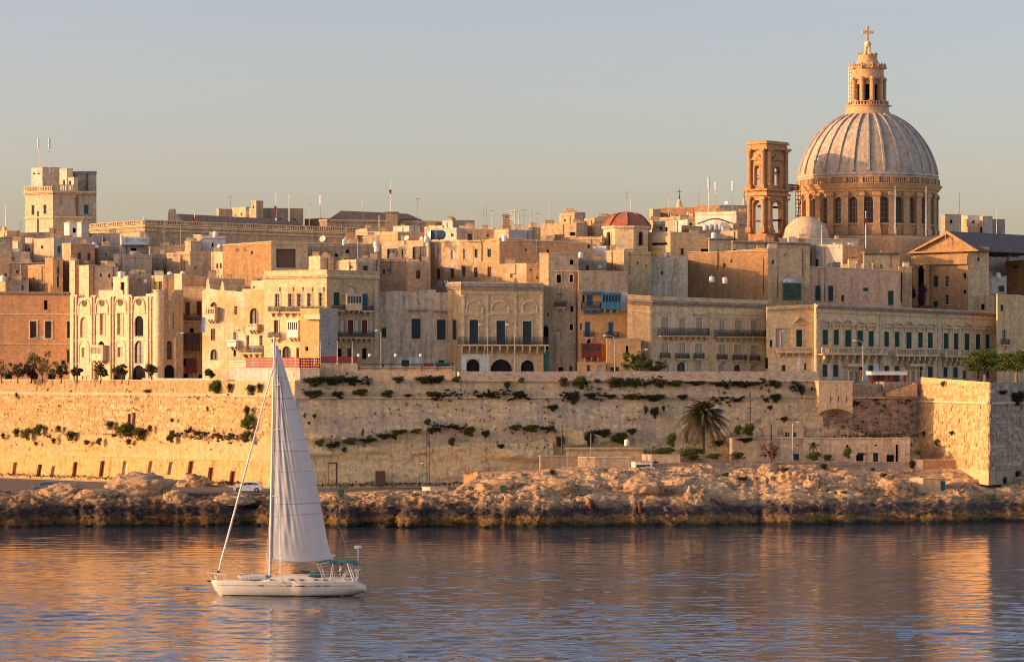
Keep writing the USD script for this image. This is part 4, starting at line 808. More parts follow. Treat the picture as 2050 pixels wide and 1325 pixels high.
# the long palazzo of green shutters
g1 = [(538, 580, 810, 922), (620, 660, 810, 922), (705, 750, 812, 936), (795, 838, 816, 930), (877, 917, 819, 932)]
g2 = [(993, 1030, 824, 934), (1072, 1106, 825, 936), (1155, 1195, 828, 950), (1243, 1278, 829, 940), (1315, 1352, 831, 944)]
g3 = [(1432, 1467, 834, 950), (1507, 1540, 837, 955), (1585, 1622, 838, 962), (1668, 1703, 842, 958), (1740, 1773, 845, 960)]
sc = lambda q: (1500 + q[0] / 3.68, 440 + q[2] / 3.68, 1500 + q[1] / 3.68, 440 + q[3] / 3.68)
gw = [(538, 575, 1066, 1156), (617, 655, 1067, 1156), (808, 835, 1070, 1158), (877, 912, 1072, 1158), (993, 1030, 1075, 1172), (1070, 1105, 1076, 1174), (1255, 1275, 1080, 1160), (1315, 1350, 1082, 1160), (1428, 1460, 1085, 1160), (1502, 1535, 1086, 1162), (1575, 1595, 1110, 1170), (1680, 1698, 1095, 1168), (1738, 1768, 1098, 1168)]
T = house('long_palazzo', 'long symmetrical palazzo with rows of green shutters and stone balconies', 1633, 1633, 1997, 609, 452, 'stone_cream', sr=.72, d=14, yr=626,
          wins=[(*sc(q), 'Gs') for q in g1 + g2 + g3] + [(*sc(q), 'Ts') for q in gw] + [(1701, 740, 1717, 764, 'Ap'), (1823, 742, 1836, 764, 'Ap')],
          cor=[(617, .6, .55, DK), (626, .2, .2, 'trim_stone')])
f = T.fr
for gi, g in enumerate((g1, g2, g3)):
    for k, q in enumerate(g):
        x0, y0, x1, y1 = sc(q); c = (x0 + x1) / 2; pediment(T, f, c - (13 if k == 2 else 10), c + (13 if k == 2 else 10), y0 - (22 if k == 2 else 19), y0 - 9, 'tri' if k in (2, 3) and not (k == 3 and gi == 2) else 'seg')
        for xx in (x0 - 3.2, x1 + 1.2): strip_on(T, f, 'bracket', xx, xx + 2, y0 - 10, y0 - 2, .2, 'trim_stone')
for x in (1634, 1761, 1877, 1990): pilaster(T, f, x, x + 8, 628, 756, .14)
balcony(T, f, 1636, 1767, 696, 708, 1.3, 'stone', 9, cor_h=1.3); balcony(T, f, 1783, 1871, 698, 711, 1.3, 'stone', 8, cor_h=1.3); balcony(T, f, 1882, 1962, 701, 713, 1.3, 'stone', 8, cor_h=1.3)
for a, b, c, d_ in ((1636, 1645, 726, 758), (1657, 1667, 726, 758), (1679, 1687, 726, 758), (1727.5, 1737, 726, 758), (1748.5, 1760, 726, 758)): strip_on(T, f, 'whitewashed_panel', a, b, c - 4, d_, .012, 'white_wash')
for a, b, y in ((1688, 1719, 733), (1812, 1844, 733)):
    for x in (a + 2, a + 13, b - 5):
        t = f.t(x); mb = MB(); mb.tm(lathe([(.26, 0), (.22, 2.2), (.3, 2.25), (.3, 2.45)], 10, f.pts(t, 19.6, .9), True)); T.part('porch_column', mb, 'trim_stone', smooth=40)
    strip_on(T, f, 'porch_lintel', a, b, y - 5, y + 1, 1.3, 'trim_stone')
T = house('end_house', 'tall rough brown house closing the street at the right edge', 1997, 1997, 2140, 590, 470, 'stone_rough', sr=.5, d=12, yr=600, mr='stone_gold', wins=[(2007, 660, 2015, 683, 'g'), (2003, 610, 2009, 622, 'd')])
balcony(T, T.fr, 2003, 2018, 679, 690, .7, n=2)
# ------------------------------------------------------------------ the old town behind, nearer roofs first
def hs(label, xl, xm, xr, yt, Y, m='stone_gold', wins=(), **k):
    name = k.pop('name', 'town_house'); r = np.random.default_rng(zlib.crc32(label.encode())); wins = list(wins)
    old = name == 'town_house' and (xr - xl) > 14
    if old:
        if 'top_r' not in k and 'yr' not in k and xr - xm > 22 and r.random() < .75:
            xs = np.sort(r.uniform(xm + 2, xr - 2, 3)); y = yt; pts = [(xm, yt)]
            for x in xs: y2 = yt + r.uniform(-2.5, 3.5); pts += [(x, y), (x + .4, y2)]; y = y2
            k['top_r'] = pts + [(xr, y)]
        if 'top_l' not in k and 'yl' not in k and xm - xl > 22 and r.random() < .75:
            x = r.uniform(xl + 6, xm - 6); y2 = yt + r.uniform(1, 4); k['top_l'] = [(xl, y2), (x, y2 + r.uniform(-.7, .7)), (x + .5, yt), (xm, yt)]
        for a, b in ((xl, xm), (xm, xr)):
            if b - a > 26 and not any(a < w[0] < b for w in wins):
                for _ in range(int(r.integers(1, 4))):
                    x, y = r.uniform(a + 4, b - 9), yt + r.uniform(8, 34); w_, h_ = r.uniform(3, 5.5), r.uniform(4, 10)
                    if not any(abs(x - q[0]) < 8 and abs(y - q[1]) < 14 for q in wins): wins.append((x, y, x + w_, y + h_, str(r.choice(['k', 'd', 'p', 'N', 'g', 'k']))))
    T = house(name, label, xl, xm, xr, yt, Y, m, wins, **k)
    if old:
        for _ in range(int(r.integers(1, 4))):
            x = r.uniform(xl + 3, max(xr - 16, xl + 4)); w_, h_ = r.uniform(5, 20), r.uniform(2.5, 9); y0 = Y + r.uniform(2, 5); a = P(x, yt - h_, y0 + 1); b = P(x + w_, yt + 10, y0 + 1)
            if x + w_ > xr: continue
            mb = MB(); mb.box((a[0], y0, b[2]), (b[0], y0 + r.uniform(.6, 2.5), a[2])); mb.box((a[0] - .07, y0 - .07, a[2] + .002), (b[0] + .07, y0 + .5, a[2] + .1)); T.part('roof_room', mb, str(r.choice(['plaster_cream', 'stone_gold', 'stone_pale', 'plaster_white', 'stone_grey', 'stone_warm'])))
        for f, a, b in ((T.fl, xl, xm), (T.fr, xm, xr)):
            if f is not None and b - a > 18 and r.random() < .6: pipe_on(T, f, r.uniform(a + 3, b - 3), yt + 2, yt + r.uniform(25, 60), str(r.choice(['rust_pipe', 'grey_metal', 'iron'])), r.uniform(.04, .07))
            if f is not None and b - a > 24 and r.random() < .5: strip_on(T, f, 'string_course', a + .5, b - .5, yt + 5, yt + 6.2, .12, 'trim_stone')
    return T
# left third
hs('grey terrace house at the far left, below the square tower, with a small roof hut', -90, -90, 30, 497, 497, 'stone_grey', [(8, 548, 14, 556, 'd')], sr=.2)
hs('pale plastered block at the left edge with a dark roof rim', -80, -80, 26, 475, 508, 'plaster_grey', sr=.2, cor=[(477, .25, .3, 'stone_dark_trim')])
hs('small lit hut with a rusty roof between the pale block and the broad beige wall', 25, 36, 45, 484, 503, 'plaster_cream', roof='red_roof')
hs('low grey house with a small square window at the far left', 16, 16, 60, 503, 490, 'stone_grey', [(23, 515, 29, 521, 'g')], sr=.15)
hs('broken dark grey wall of a house in the shadow at the left', 17, 17, 92, 527, 486, 'stone_rough', sr=.1)
hs('low flat-roofed house with a cream parapet corner at the left edge', -60, 11, 17, 556, 481, 'stone_gold', sr=.4)
hs('shadowed yard house with an iron railing behind the brown plastered building', 17, 17, 58, 560, 481, 'stone_grey', sr=.15, top_r=[(17, 566), (52, 566), (53, 558), (58, 558)])
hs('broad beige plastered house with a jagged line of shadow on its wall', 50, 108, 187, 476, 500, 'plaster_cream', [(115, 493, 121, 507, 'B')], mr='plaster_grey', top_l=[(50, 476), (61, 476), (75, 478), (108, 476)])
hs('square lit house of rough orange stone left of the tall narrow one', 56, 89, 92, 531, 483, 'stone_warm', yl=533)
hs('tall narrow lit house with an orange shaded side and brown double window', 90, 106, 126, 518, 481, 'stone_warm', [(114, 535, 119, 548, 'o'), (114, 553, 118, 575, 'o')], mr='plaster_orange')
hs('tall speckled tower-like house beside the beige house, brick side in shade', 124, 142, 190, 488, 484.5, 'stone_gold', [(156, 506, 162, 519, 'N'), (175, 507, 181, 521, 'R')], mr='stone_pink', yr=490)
hs('slim lit house front directly left of the pair of smooth plaster slabs', 139, 150, 158, 522, 480, 'stone_pale', mr='plaster_brown')
hs('smooth plaster slab of a house, upper part bright, behind the palazzo', 158, 178, 187, 532, 478, 'plaster_cream', mr='plaster_brown')
hs('plain shaded plaster house behind the round holes of the palazzo', 186, 189, 236, 532, 478.5, 'plaster_cream', mr='plaster_cream', yr=536)
hs('grey block-built house with a rubble-covered roof', 181, 197, 240, 493, 492, 'stone_gold', mr='stone_grey', yr=494)
hs('low lit outhouse wall between two taller grey houses', 202, 215, 229, 524, 484, 'stone_pale', d=4)
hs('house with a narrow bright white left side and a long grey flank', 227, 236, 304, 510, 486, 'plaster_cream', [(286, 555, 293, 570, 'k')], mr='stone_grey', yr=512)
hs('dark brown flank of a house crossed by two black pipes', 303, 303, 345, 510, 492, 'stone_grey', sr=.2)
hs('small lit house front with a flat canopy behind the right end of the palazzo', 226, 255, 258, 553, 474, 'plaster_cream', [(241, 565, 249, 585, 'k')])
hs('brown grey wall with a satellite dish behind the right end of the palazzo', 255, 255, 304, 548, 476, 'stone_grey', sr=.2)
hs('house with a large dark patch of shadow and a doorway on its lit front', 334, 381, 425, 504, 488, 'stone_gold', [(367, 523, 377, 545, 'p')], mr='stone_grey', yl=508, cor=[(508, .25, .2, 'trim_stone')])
hs('roof hut with a lit front under the flagpole', 370, 382, 403, 484, 494, 'stone_gold', mr='stone_grey')
hs('second roof hut, square and golden, just left of the blue-white wall', 387, 402, 405, 471, 500, 'stone_gold')
hs('blue-white plastered roof house in shade with a round tank on top', 404, 404, 452, 472, 498, 'white_wash', sr=.2)
hs('sunlit house front with a small carved balcony left of the big plain block', 423, 447, 449, 505, 486, 'plaster_cream', [(433, 528, 437, 537, 'R'), (440, 527, 444, 537, 'R')])
hs('low cream house with a yellow and brown shutter behind the turret', 303, 327, 350, 551, 474, 'plaster_cream', [(307, 564, 317, 580, 'y'), (317, 563, 325, 580, 'N')], mr='stone_gold')
hs('smooth brown house with a sloping roof edge behind the white house', 349, 364, 456, 549, 471, 'plaster_cream', mr='plaster_brown', yr=562, sr=.3)
hs('dark roof room between two gabled chimney walls behind the white house', 412, 412, 490, 558, 466, 'stone_grey', sr=.1, yr=560)
hs('big plain sunlit block with an open loggia on its shaded side', 446, 543, 616, 484, 478, 'stone_warm', [(553, 498, 592, 536, 'on')], mr='stone_gold', sl=.7, sr=.35, yr=485, yl=491)
hs('low pale house front between the big plain block and the corner house', 502, 530, 533, 561, 464, 'plaster_cream', d=5)
hs('white roof house with a small blue hipped roof above the grey houses', 240, 243, 298, 474, 505, 'plaster_white', [(262, 497, 273, 502, 'k')], roof='blue_grey_roof', mr='white_wash')
hs('grey roof terrace wall left of the small blue hipped roof', 186, 186, 240, 468, 507, 'plaster_grey', sr=.2)
hs('ragged cream roof wall right of the small blue hipped roof', 298, 300, 370, 495, 500, 'stone_gold', mr='stone_gold', sr=.15, yr=490)
# middle
hs('rough rubble-walled house with a small lit window hole', 612, 614, 764, 487, 488, 'stone_rough', [(654, 504, 663, 514, 'y'), (692, 498, 699, 507, 'k'), (670, 508, 677, 514, 'k')], sr=.25, yr=490)
hs('low sunlit parapet hut on the roof of the corner house', 618, 641, 668, 514, 461, 'plaster_cream', mr='stone_gold', d=4)
hs('sunlit roof room with a blocked door on top of the corner house', 668, 713, 716, 520, 459, 'plaster_cream', [(700, 526, 708, 538, 'p')], d=4)
hs('grey upper storey with one narrow window behind the corner house parapet', 713, 713, 761, 518, 462, 'stone_grey', [(727, 532, 736, 551, 'd')], sr=.2)
hs('pink plastered block with a bare wall behind the stained house', 760, 760, 814, 517, 464, 'plaster_orange', sr=.12, mr='stone_pink')
hs('dark stairwell house between the pink block and the long sunlit row', 813, 813, 862, 524, 476, 'stone_grey', [(833, 541, 841, 558, 'N')], sr=.1)
T = hs('tall sunlit house with one big grid window', 764, 858, 862, 480, 484, 'stone_pale', [(775, 498, 796, 517, 'dn'), (804, 500, 807, 516, 'N'), (826, 494, 854, 526, 'dn')], sl=.55, yl=484, coping=False)
hs('long sunlit house row with two ranks of narrow windows and a stepped roofline', 858, 1000, 1161, 477, 478, 'stone_flaking', [(x, 497, x + 6, 519, c) for x, c in ((876, 'w'), (902, 'w'), (927, 'w'))] + [(950, 496, 956, 516, 'G'), (976, 495, 983, 515, 'G')] + [(x, y, x + 7, y + 20, 'R') for x, y in ((874, 538), (902, 537), (925, 533), (949, 535), (976, 534))],
   mr='plaster_brown', sl=.62, sr=.2, yr=488, top_l=[(858, 482), (936, 480), (937, 485), (943, 487), (969, 485), (974, 481), (985, 477), (1000, 476)])
hs('low flaking sunlit wall in front of the long row', 1000, 1054, 1084, 527, 466, 'stone_flaking', [(1021, 548, 1034, 556, 'pn')], mr='stone_gold', sl=.6, d=6)
hs('shaded house top with a white awning right of the slim tower', 1157, 1157, 1215, 520, 466, 'stone_grey', [(1173, 526, 1179, 541, 'd')], sr=.12)
hs('low white-topped roof block left of the red dome', 1187, 1213, 1216, 493, 482, 'white_wash', d=5)
hs('stone house top with one lit strip under the red dome', 1214, 1249, 1252, 500, 472, 'stone_gold', d=6)
hs('bare grey stone block standing in front of the red dome', 1246, 1249, 1303, 503, 467, 'stone_grey', mr='stone_gold', sr=.2)
hs('grey patchy house wall right of the bare stone block', 1300, 1303, 1377, 515, 470, 'stone_stained', sr=.2)
hs('sunlit roof block with a loggia and yellow board under it, right of the red dome', 1299, 1340, 1343, 464, 496, 'stone_pale', [(1304, 486, 1336, 491, 'k'), (1303, 499, 1325, 509, 'y')])
hs('wide shaded house with small windows behind the golden wall', 1340, 1342, 1466, 465, 493, 'stone_gold', [(1363, 497, 1369, 510, 'd'), (1403, 498, 1418, 509, 'k')], mr='stone_gold', sr=.2, yr=474)
hs('lower shaded house with a dark eave, left of the bell tower base', 1418, 1420, 1468, 478, 490, 'stone_grey', [(1437, 502, 1442, 509, 'k')], sr=.2, cor=[(481, .3, .3, 'stone_dark_trim')])
hs('ruined golden arch wall in front of the bell tower', 1442, 1476, 1480, 462, 497, 'stone_gold', [(1457, 470, 1467, 480, 'Akn')], d=4)
hs('broad flat-roofed house with a carved crest on its roof edge', 1466, 1466, 1622, 483, 489, 'stone_grey', [(1467, 500, 1475, 506, 'k'), (1490, 500, 1498, 505, 'k')], sr=.2, yr=487, cor=[(487, .4, .35, 'stone_dark_trim')])
hs('long golden wall with a bright sunlit top and a corner finial', 1377, 1537, 1622, 498, 474, 'stone_warm', sl=.35, sr=.25, yl=510, yr=504, mr='stone_gold')
T = hs('rough house with the green bay window and pink stained plaster', 1617, 1617, 1803, 534, 476, 'stone_gold', [(1632, 572, 1643, 603, 'T'), (1658, 572, 1668, 603, 'T'), (1778, 582, 1789, 611, 'G'), (1728, 576, 1738, 583, 'G'), (1684, 591, 1690, 604, 'd'), (1730, 591, 1736, 603, 'w')], sr=.25, yr=543, mr='stone_pinkstain')
hs('white sunlit stair house with a balustraded roof', 1624, 1687, 1730, 490, 490, 'plaster_white', [(1632, 519, 1638, 535, 'G'), (1704, 515, 1713, 530, 'p')], mr='plaster_brown')
hs('low ruined lit parapet on the roof right of the white stair house', 1685, 1748, 1752, 529, 485, 'stone_warm', d=3)
hs('shaded house with a tiled eave under the church drum', 1728, 1730, 1801, 506, 485, 'stone_gold', sr=.2, cor=[(510, .5, .4, 'stone_dark_trim')])
hs('narrow house with a dark red pipe and pillar left of the temple front', 1800, 1800, 1826, 535, 482, 'stone_gold', [(1801, 545, 1806, 605, 'Rn')], sr=.1)
# far right
hs('small sunlit flat-roofed house right of the temple front', 1938, 1980, 2015, 554, 505, 'plaster_orange', [(1942, 576, 1947, 584, 'k'), (1999, 572, 2011, 584, 'd')], mr='plaster_white')
hs('low brown stone house with a diagonal pipe at the right', 1938, 1990, 2045, 591, 499, 'stone_gold', [(1943, 610, 1949, 620, 'R'), (1964, 609, 1971, 620, 'k'), (2003, 608, 2010, 624, 'd')], mr='stone_rough', sl=.4)
hs('tall golden house with a stepped shadow at the right edge', 2012, 2060, 2120, 521, 514, 'stone_warm', [(2028, 522, 2038, 538, 'd')], sl=.7)
hs('grey verandah house below the slate roof at the right', 1960, 1978, 2120, 502, 522, 'stone_grey', [(1986, 507, 1999, 515, 'd'), (2003, 507, 2020, 515, 'd'), (2024, 507, 2040, 515, 'd')], mr='plaster_grey', sr=.1)
# rear skyline, left to right
hs('low yellow-topped roof house left of the square tower', -30, 14, 40, 462, 545, 'stone_gold', top_l=[(-30, 462), (3, 462), (4, 454), (8, 454), (9, 462), (14, 462)], mr='stone_grey')
hs('flat roof with washing and a lit strip in front of the square tower', 38, 38, 190, 466, 520, 'stone_grey', sr=.12, top_r=[(38, 466), (100, 465), (101, 469), (135, 466), (190, 470)])
hs('white roof hut with two bright corners in front of the square tower', 128, 139, 155, 446, 515, 'white_wash', [(146, 456, 152, 466, 'k')], d=4)
hs('second white roof hut, its right side grey, beside the square tower', 154, 163, 178, 446, 514, 'white_wash', mr='plaster_grey', d=4)
T = hs('long balustraded building behind the rooftops at the left', 180, 290, 720, 441, 528, 'stone_pale', mr='stone_grey', sl=.5, sr=.12, yr=457, yl=449, d=14, coping=False, name='long_building', cor=[(456, .5, .4, 'trim_stone'), (463, .4, .25, 'trim_stone')])
hs('flat-topped grey building with a stair turret left of the two flagpoles', 499, 528, 607, 418, 570, 'stone_pale', [(516, 424, 519, 430, 'k'), (557, 437, 564, 450, 'k'), (586, 438, 592, 448, 'k')], mr='stone_grey', sr=.1, d=14, name='flat_building')
hs('small square stair turret on the flat-topped grey building', 503, 513, 527, 403, 566, 'stone_pale', [(506, 410, 509, 417, 'k')], mr='stone_grey', d=5, name='stair_turret')
hs('lit rooftop block with dark chimneys behind the dark pitched roof', 434, 438, 466, 419, 580, 'stone_pale', mr='stone_grey', name='roof_block')
hs('cream rooftop block with two slit windows behind the dark pitched roof', 464, 492, 500, 416, 578, 'plaster_cream', [(482, 426, 485, 432, 'k'), (471, 428, 473, 433, 'k')], name='roof_block')
hs('low golden lit block left of the bluish mansard roof', 610, 648, 700, 438, 572, 'stone_warm', mr='stone_grey', sr=.3, name='roof_block')
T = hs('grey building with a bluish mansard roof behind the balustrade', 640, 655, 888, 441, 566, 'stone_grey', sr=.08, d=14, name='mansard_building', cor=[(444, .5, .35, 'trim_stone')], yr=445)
hs('brick roof box on a lit low wall in front of the mansard building', 712, 735, 756, 458, 520, 'plaster_cream', mr='stone_gold', d=5)
hs('lit rubble roof wall with an orange awning behind the rubble-walled house', 690, 757, 760, 471, 505, 'stone_rough', d=5)
hs('long lit low roof wall in front of the mansard building', 716, 797, 860, 464, 512, 'stone_gold', mr='stone_grey', sr=.2)
hs('white oblong roof room with a small dark door', 787, 819, 841, 453, 516, 'plaster_white', mr='plaster_white', d=5)
hs('white roof house with a tank in front and a small square window', 884, 914, 949, 457, 500, 'plaster_white', [(936, 468, 945, 481, 'd')], mr='plaster_grey', d=6)
hs('bright white roof strip with blue barrels beside it', 886, 906, 950, 442, 520, 'plaster_white', mr='plaster_grey', d=4)
hs('small cream roof hut left of the white roof house', 850, 886, 888, 452, 506, 'plaster_cream', d=5)
hs('brown flat shaded wall right of the white roof house', 948, 948, 992, 459, 497, 'stone_gold', sr=.1)
hs('cream sunlit block under the square brick chimney', 990, 1018, 1066, 460, 494, 'plaster_cream', mr='plaster_grey', d=6)
hs('row of low roofs bristling with aerials behind the brick chimney', 948, 1060, 1090, 455, 530, 'stone_gold', mr='stone_grey', sl=.2)
hs('lit flat house with a straw roof screen left of the green roof garden', 1082, 1154, 1176, 447, 508, 'stone_gold', [(1141, 465, 1152, 472, 'kn')], mr='stone_grey', sl=.5)
hs('house with a round roof garden enclosure covered in netting', 1120, 1150, 1172, 426, 525, 'stone_gold', mr='stone_grey', d=7)
hs('stepped shaded house directly left of the red dome', 1170, 1190, 1232, 438, 512, 'stone_gold', mr='stone_gold', top_r=[(1190, 438), (1196, 434), (1222, 432), (1232, 436)])
hs('low lit roofs at the left foot of the red dome', 1100, 1205, 1210, 474, 497, 'stone_gold', [(1176, 490, 1182, 497, 'R')], sl=.3)
hs('tall roof block at the left end of the brown rooftop screen', 1300, 1307, 1322, 420, 560, 'stone_pale', mr='stone_gold', name='roof_block')
hs('long brown rooftop screen right of the red dome', 1318, 1388, 1392, 416, 566, 'stone_pink', sl=.25, name='roof_screen')
hs('panelled brown rooftop with phone masts left of the bell tower', 1390, 1440, 1496, 412, 560, 'stone_pink', mr='plaster_grey', sl=.25, sr=.2, name='roof_block')
hs('bright white roof house with a sagging canopy left of the bell tower', 1392, 1474, 1500, 424, 535, 'plaster_white', mr='plaster_grey', sl=.5, yl=426, d=6)
hs('white gabled roof hut right of the red dome', 1348, 1376, 1380, 440, 525, 'plaster_white', d=5)
hs('lit cream wall under the rooftop screen right of the red dome', 1320, 1360, 1400, 434, 540, 'plaster_cream', mr='stone_gold', sl=.4)
hs('grey store house with dark doors directly right of the red dome', 1292, 1307, 1332, 443, 506, 'stone_pale', [(1313, 452, 1326, 461, 'k')], mr='stone_grey', d=6)
hs('house with brown tiled roof and red awning under the white tanks', 1364, 1366, 1500, 452, 512, 'stone_gold', sr=.15, yr=462)
hs('grey pierced rooftops at the right foot of the dome', 1884, 1892, 1924, 430, 580, 'stone_gold', [(1902, 440, 1907, 447, 'k')], mr='stone_grey', name='roof_block')
hs('tall cream apartment block with one dark window right of the dome', 1920, 1937, 1964, 433, 590, 'plaster_cream', [(1946, 440, 1951, 447, 'k')], mr='plaster_white', name='apartment_block')
hs('second cream apartment block with a bright corner right of the dome', 1961, 1968, 1987, 434, 584, 'plaster_cream', [(1961.5, 455, 1966, 468, 'k')], mr='plaster_grey', name='apartment_block')
hs('grey apartment block, rightmost on the skyline', 1985, 1986, 2012, 440, 586, 'plaster_grey', name='apartment_block', sr=.1)

# square tower at the left
T = house('square_tower', 'tall square tower with masts on its roof at the far left skyline', 50, 106, 193, 384, 540, 'stone_pale', mr='stone_grey', sl=.7, sr=.3, d=12, yr=386,
          wins=[(63, 411, 69, 430, 'G'), (87, 410, 93, 428, 'G'), (168, 410, 177, 429, 'B')], cor=[(388, .6, .6, 'trim_stone'), (437, .4, .35, 'trim_stone')], coping=False)
pipe_on(T, T.fr, 154, 387, 436, r=.12); pipe_on(T, T.fl, 76, 423, 466, r=.1)
def balustrade(T, f, x0, x1, y0, y1, m='trim_stone', o=.1, y0r=None, step=.42, bay=9):
    """A stone balustrade along the top of a facade."""
    y0r = y0 if y0r is None else y0r
    t0, t1 = f.t(x0), f.t(x1); za, zb_ = Zof(y0, f.Y(x0)), Zof(y0r, f.Y(x1)); h = Zof(y0, f.Y(x0)) - Zof(y1, f.Y(x0)); n = max(4, int((t1 - t0) / step)); mb = MB()
    for k in range(n + 1):
        a = k / n; t = t0 + (t1 - t0) * a; z = za + (zb_ - za) * a; w = .22 if k % bay == 0 else .1
        f.box(mb, t - w, t + w, z - h + .1, z - .16, o - .26 - (.03 if w > .2 else 0), o - .02)
    for lo, hi, oo in ((-.16, 0, .05), (-h, -h + .12, .04)):
        mb.hexa(f.pts([t0, t1, t1, t0] * 2, [za + lo, zb_ + lo, zb_ + lo, za + lo, za + hi, zb_ + hi, zb_ + hi, za + hi], [o + oo, o + oo, o - .3, o - .3] * 2))
    return T.part('balustrade', mb, m)
balustrade(T, T.fl, 50, 106, 373, 384); balustrade(T, T.fr, 106, 152, 370, 384)
hs('white upper box on the square tower, left, with a green railing', 63, 85, 120, 336, 543, 'plaster_white', [(66, 342, 71, 349, 'k'), (75, 342, 80, 349, 'k')], mr='stone_pale', d=7, sl=.7, zb=55.5, name='tower_room')
hs('white stair box in the middle of the square tower roof', 119, 134, 146, 339, 542, 'plaster_white', [(126, 360, 130, 371, 'k')], mr='plaster_cream', d=4, zb=55.5, name='tower_room')
hs('low white shed with a door on the square tower roof', 135, 148, 156, 356, 541, 'plaster_white', [(138, 362, 142, 372, 'k')], mr='plaster_cream', d=3, zb=55.5, name='tower_room')
T = hs('grey upper storey with a dark pipe at the right of the square tower roof', 145, 156, 193, 343, 543.5, 'stone_pale', mr='stone_grey', d=7, sl=.7, zb=55.5, sr=.3, name='tower_room', coping=False)
pipe_on(T, T.fr, 174, 347, 384, r=.12); balustrade(T, T.fr, 156, 193, 343, 349, 'grey_metal')

def find(label): 
    for p in stage.GetPrimAtPath('/World').GetChildren():
        if p.GetCustomDataByKey('label') == label: return p
# long building: balustrade on its two faces, dark pitched roof behind
Tb = Thing('stone_balustrade', 'long stone balustrade crowning the building behind the left rooftops', 'balustrade', P(290, 452, 528))
c = P(290, 0, 527.9)[:2]; k_ = (180 - CX) / F; s_ = (k_ * c[1] - c[0]) / (-1 - k_ * .5); fa = Face(c + s_ * np.array([-1, .5]), c); k_ = (720 - CX) / F; s_ = (k_ * c[1] - c[0]) / (1 - k_ * .12); fb = Face(c, c + s_ * np.array([1, .12]))
balustrade(Tb, fa, 181, 290, 448, 456, y0r=440); balustrade(Tb, fb, 290, 719, 440, 449, y0r=456)
def roof_prism(name, label, pts, Y, Y2, m, cat='roof', rise=None):
    """A solid roof: outline in pixels at distance Y, sloping back to a ridge at Y2 (outline's upper points lie on the ridge)."""
    fr = np.array([P(x, y, Y2 if up else Y) for x, y, up in pts]); bk = fr.copy()
    n = len(fr); bk[:, 1] = Y2 + (Y2 - Y) + .5; bk[:, 2] = np.where([u for *_, u in pts], bk[:, 2], fr[:, 2]); bk[[u for *_, u in pts], 1] = Y2 + .2
    g = trimesh.convex.convex_hull(np.vstack([fr, bk, fr * [1, 1, 1] - [0, 0, .4]])); single(name, label, cat, g, m)
roof_prism('pitched_roof', 'long dark pitched roof behind the balustraded building', [(348, 446, 0), (348, 428, 1), (590, 440, 1), (600, 452, 0)], 556, 562, 'slate')
mb = MB(); f = Face(P(336, 0, 554)[:2], P(364, 0, 553)[:2]); f.slab(mb, Polygon([(0, 40), (f.L, 40), (f.L, Zof(444, 553)), (f.L * .5, Zof(430, 553)), (f.L * .42, Zof(427, 553)), (f.L * .42, Zof(418, 553)), (f.L * .1, Zof(418, 553)), (0, Zof(430, 553))]), -1, 0)
single('gable_wall', 'lit gable with a chimney at the left end of the dark pitched roof', 'wall', mb, 'stone_pale')
roof_prism('mansard_roof', 'low bluish mansard roof left of the thin flagpole', [(655, 441, 0), (683, 422, 1), (816, 428, 1), (846, 441, 0)], 569, 574, 'slate')
mb = MB(); f = Face(P(772, 0, 566)[:2], P(796, 0, 566)[:2]); f.box(mb, 0, f.L, 48, Zof(425, 566), -3, 0); f.box(mb, -.2, f.L + .2, Zof(425, 566), Zof(424, 566), -3.2, .2); single('roof_turret', 'square block breaking through the mansard roof under the thin flagpole', 'turret', mb, 'stone_grey')
mb = MB(); f = Face(P(1007, 0, 500)[:2], P(1021, 0, 500)[:2]); f.box(mb, 0, f.L, 44, Zof(431, 500), -1.2, 0); f.box(mb, -.12, f.L + .12, Zof(433, 500), Zof(429, 500), -1.3, .12); single('chimney', 'tall square brick chimney among the aerials', 'chimney', mb, 'stone_pink')
mb = MB(); mb.tm(trimesh.convex.convex_hull(np.array([P(243, 490, 502), P(300, 490, 502), P(272, 479, 505), P(243, 490, 510), P(300, 490, 510)]))); single('hipped_roof', 'small pale blue hipped roof among the left rooftops', 'roof', mb, 'blue_grey_roof')
mb = MB()
xs = np.linspace(1396, 1500, 22)
for a, b in zip(xs[:-1], xs[1:]):
    ya, yb = (455 - 13 * math.exp(-((x - 1432) / 30) ** 2) - 4 for x in (a, b))
    mb.hexa([P(a, ya + 1.5, 520), P(b, yb + 1.5, 520), P(b, yb, 528), P(a, ya, 528), P(a, ya, 520), P(b, yb, 520), P(b, yb - 1.5, 528), P(a, ya - 1.5, 528)])
single('canopy_roof', 'dark wavy canopy roof left of the bell tower', 'roof', mb, 'slate')
mb = MB()
for k in range(17): a = 1370 + k * 1.2; mb.hexa([P(a, 466, 509), P(a + 1.15, 466, 509), P(a + 1.15, 459, 511), P(a, 459, 511), P(a, 465, 509), P(a + 1.15, 465, 509), P(a + 1.15, 458, 511), P(a, 458, 511)])
single('red_awning', 'small red sloping awning under the white tanks', 'awning', mb, 'red_roof')

# green bay window of the rough house
w = Thing('bay_window', 'green framed bay window with a domed grey roof', 'bay window', P(1585, 600, 474)); f = Face(P(1566, 0, 473.5)[:2], P(1603, 0, 473.5)[:2])
gallery(w, f, 1567, 566, 1603, 601, 'green_paint', 6, 1.0, rows=3, sill=.08, roof='blue_grey_roof', corb=3)
mb = MB(); t = f.L / 2; mb.add(*[(lambda m: m.vertices)(q) if i == 0 else q.faces for i, q in enumerate([lathe([(f.L / 2 + .15, 0), (f.L / 2, .35), (f.L * .33, .65), (.02, .78)], 20, (*f.pts(t, 0, -.05)[:2], Zof(565.5, 472.5)), True, sy=.68)] * 2)]); w.part('domed_roof', mb, 'blue_grey_roof', smooth=50)
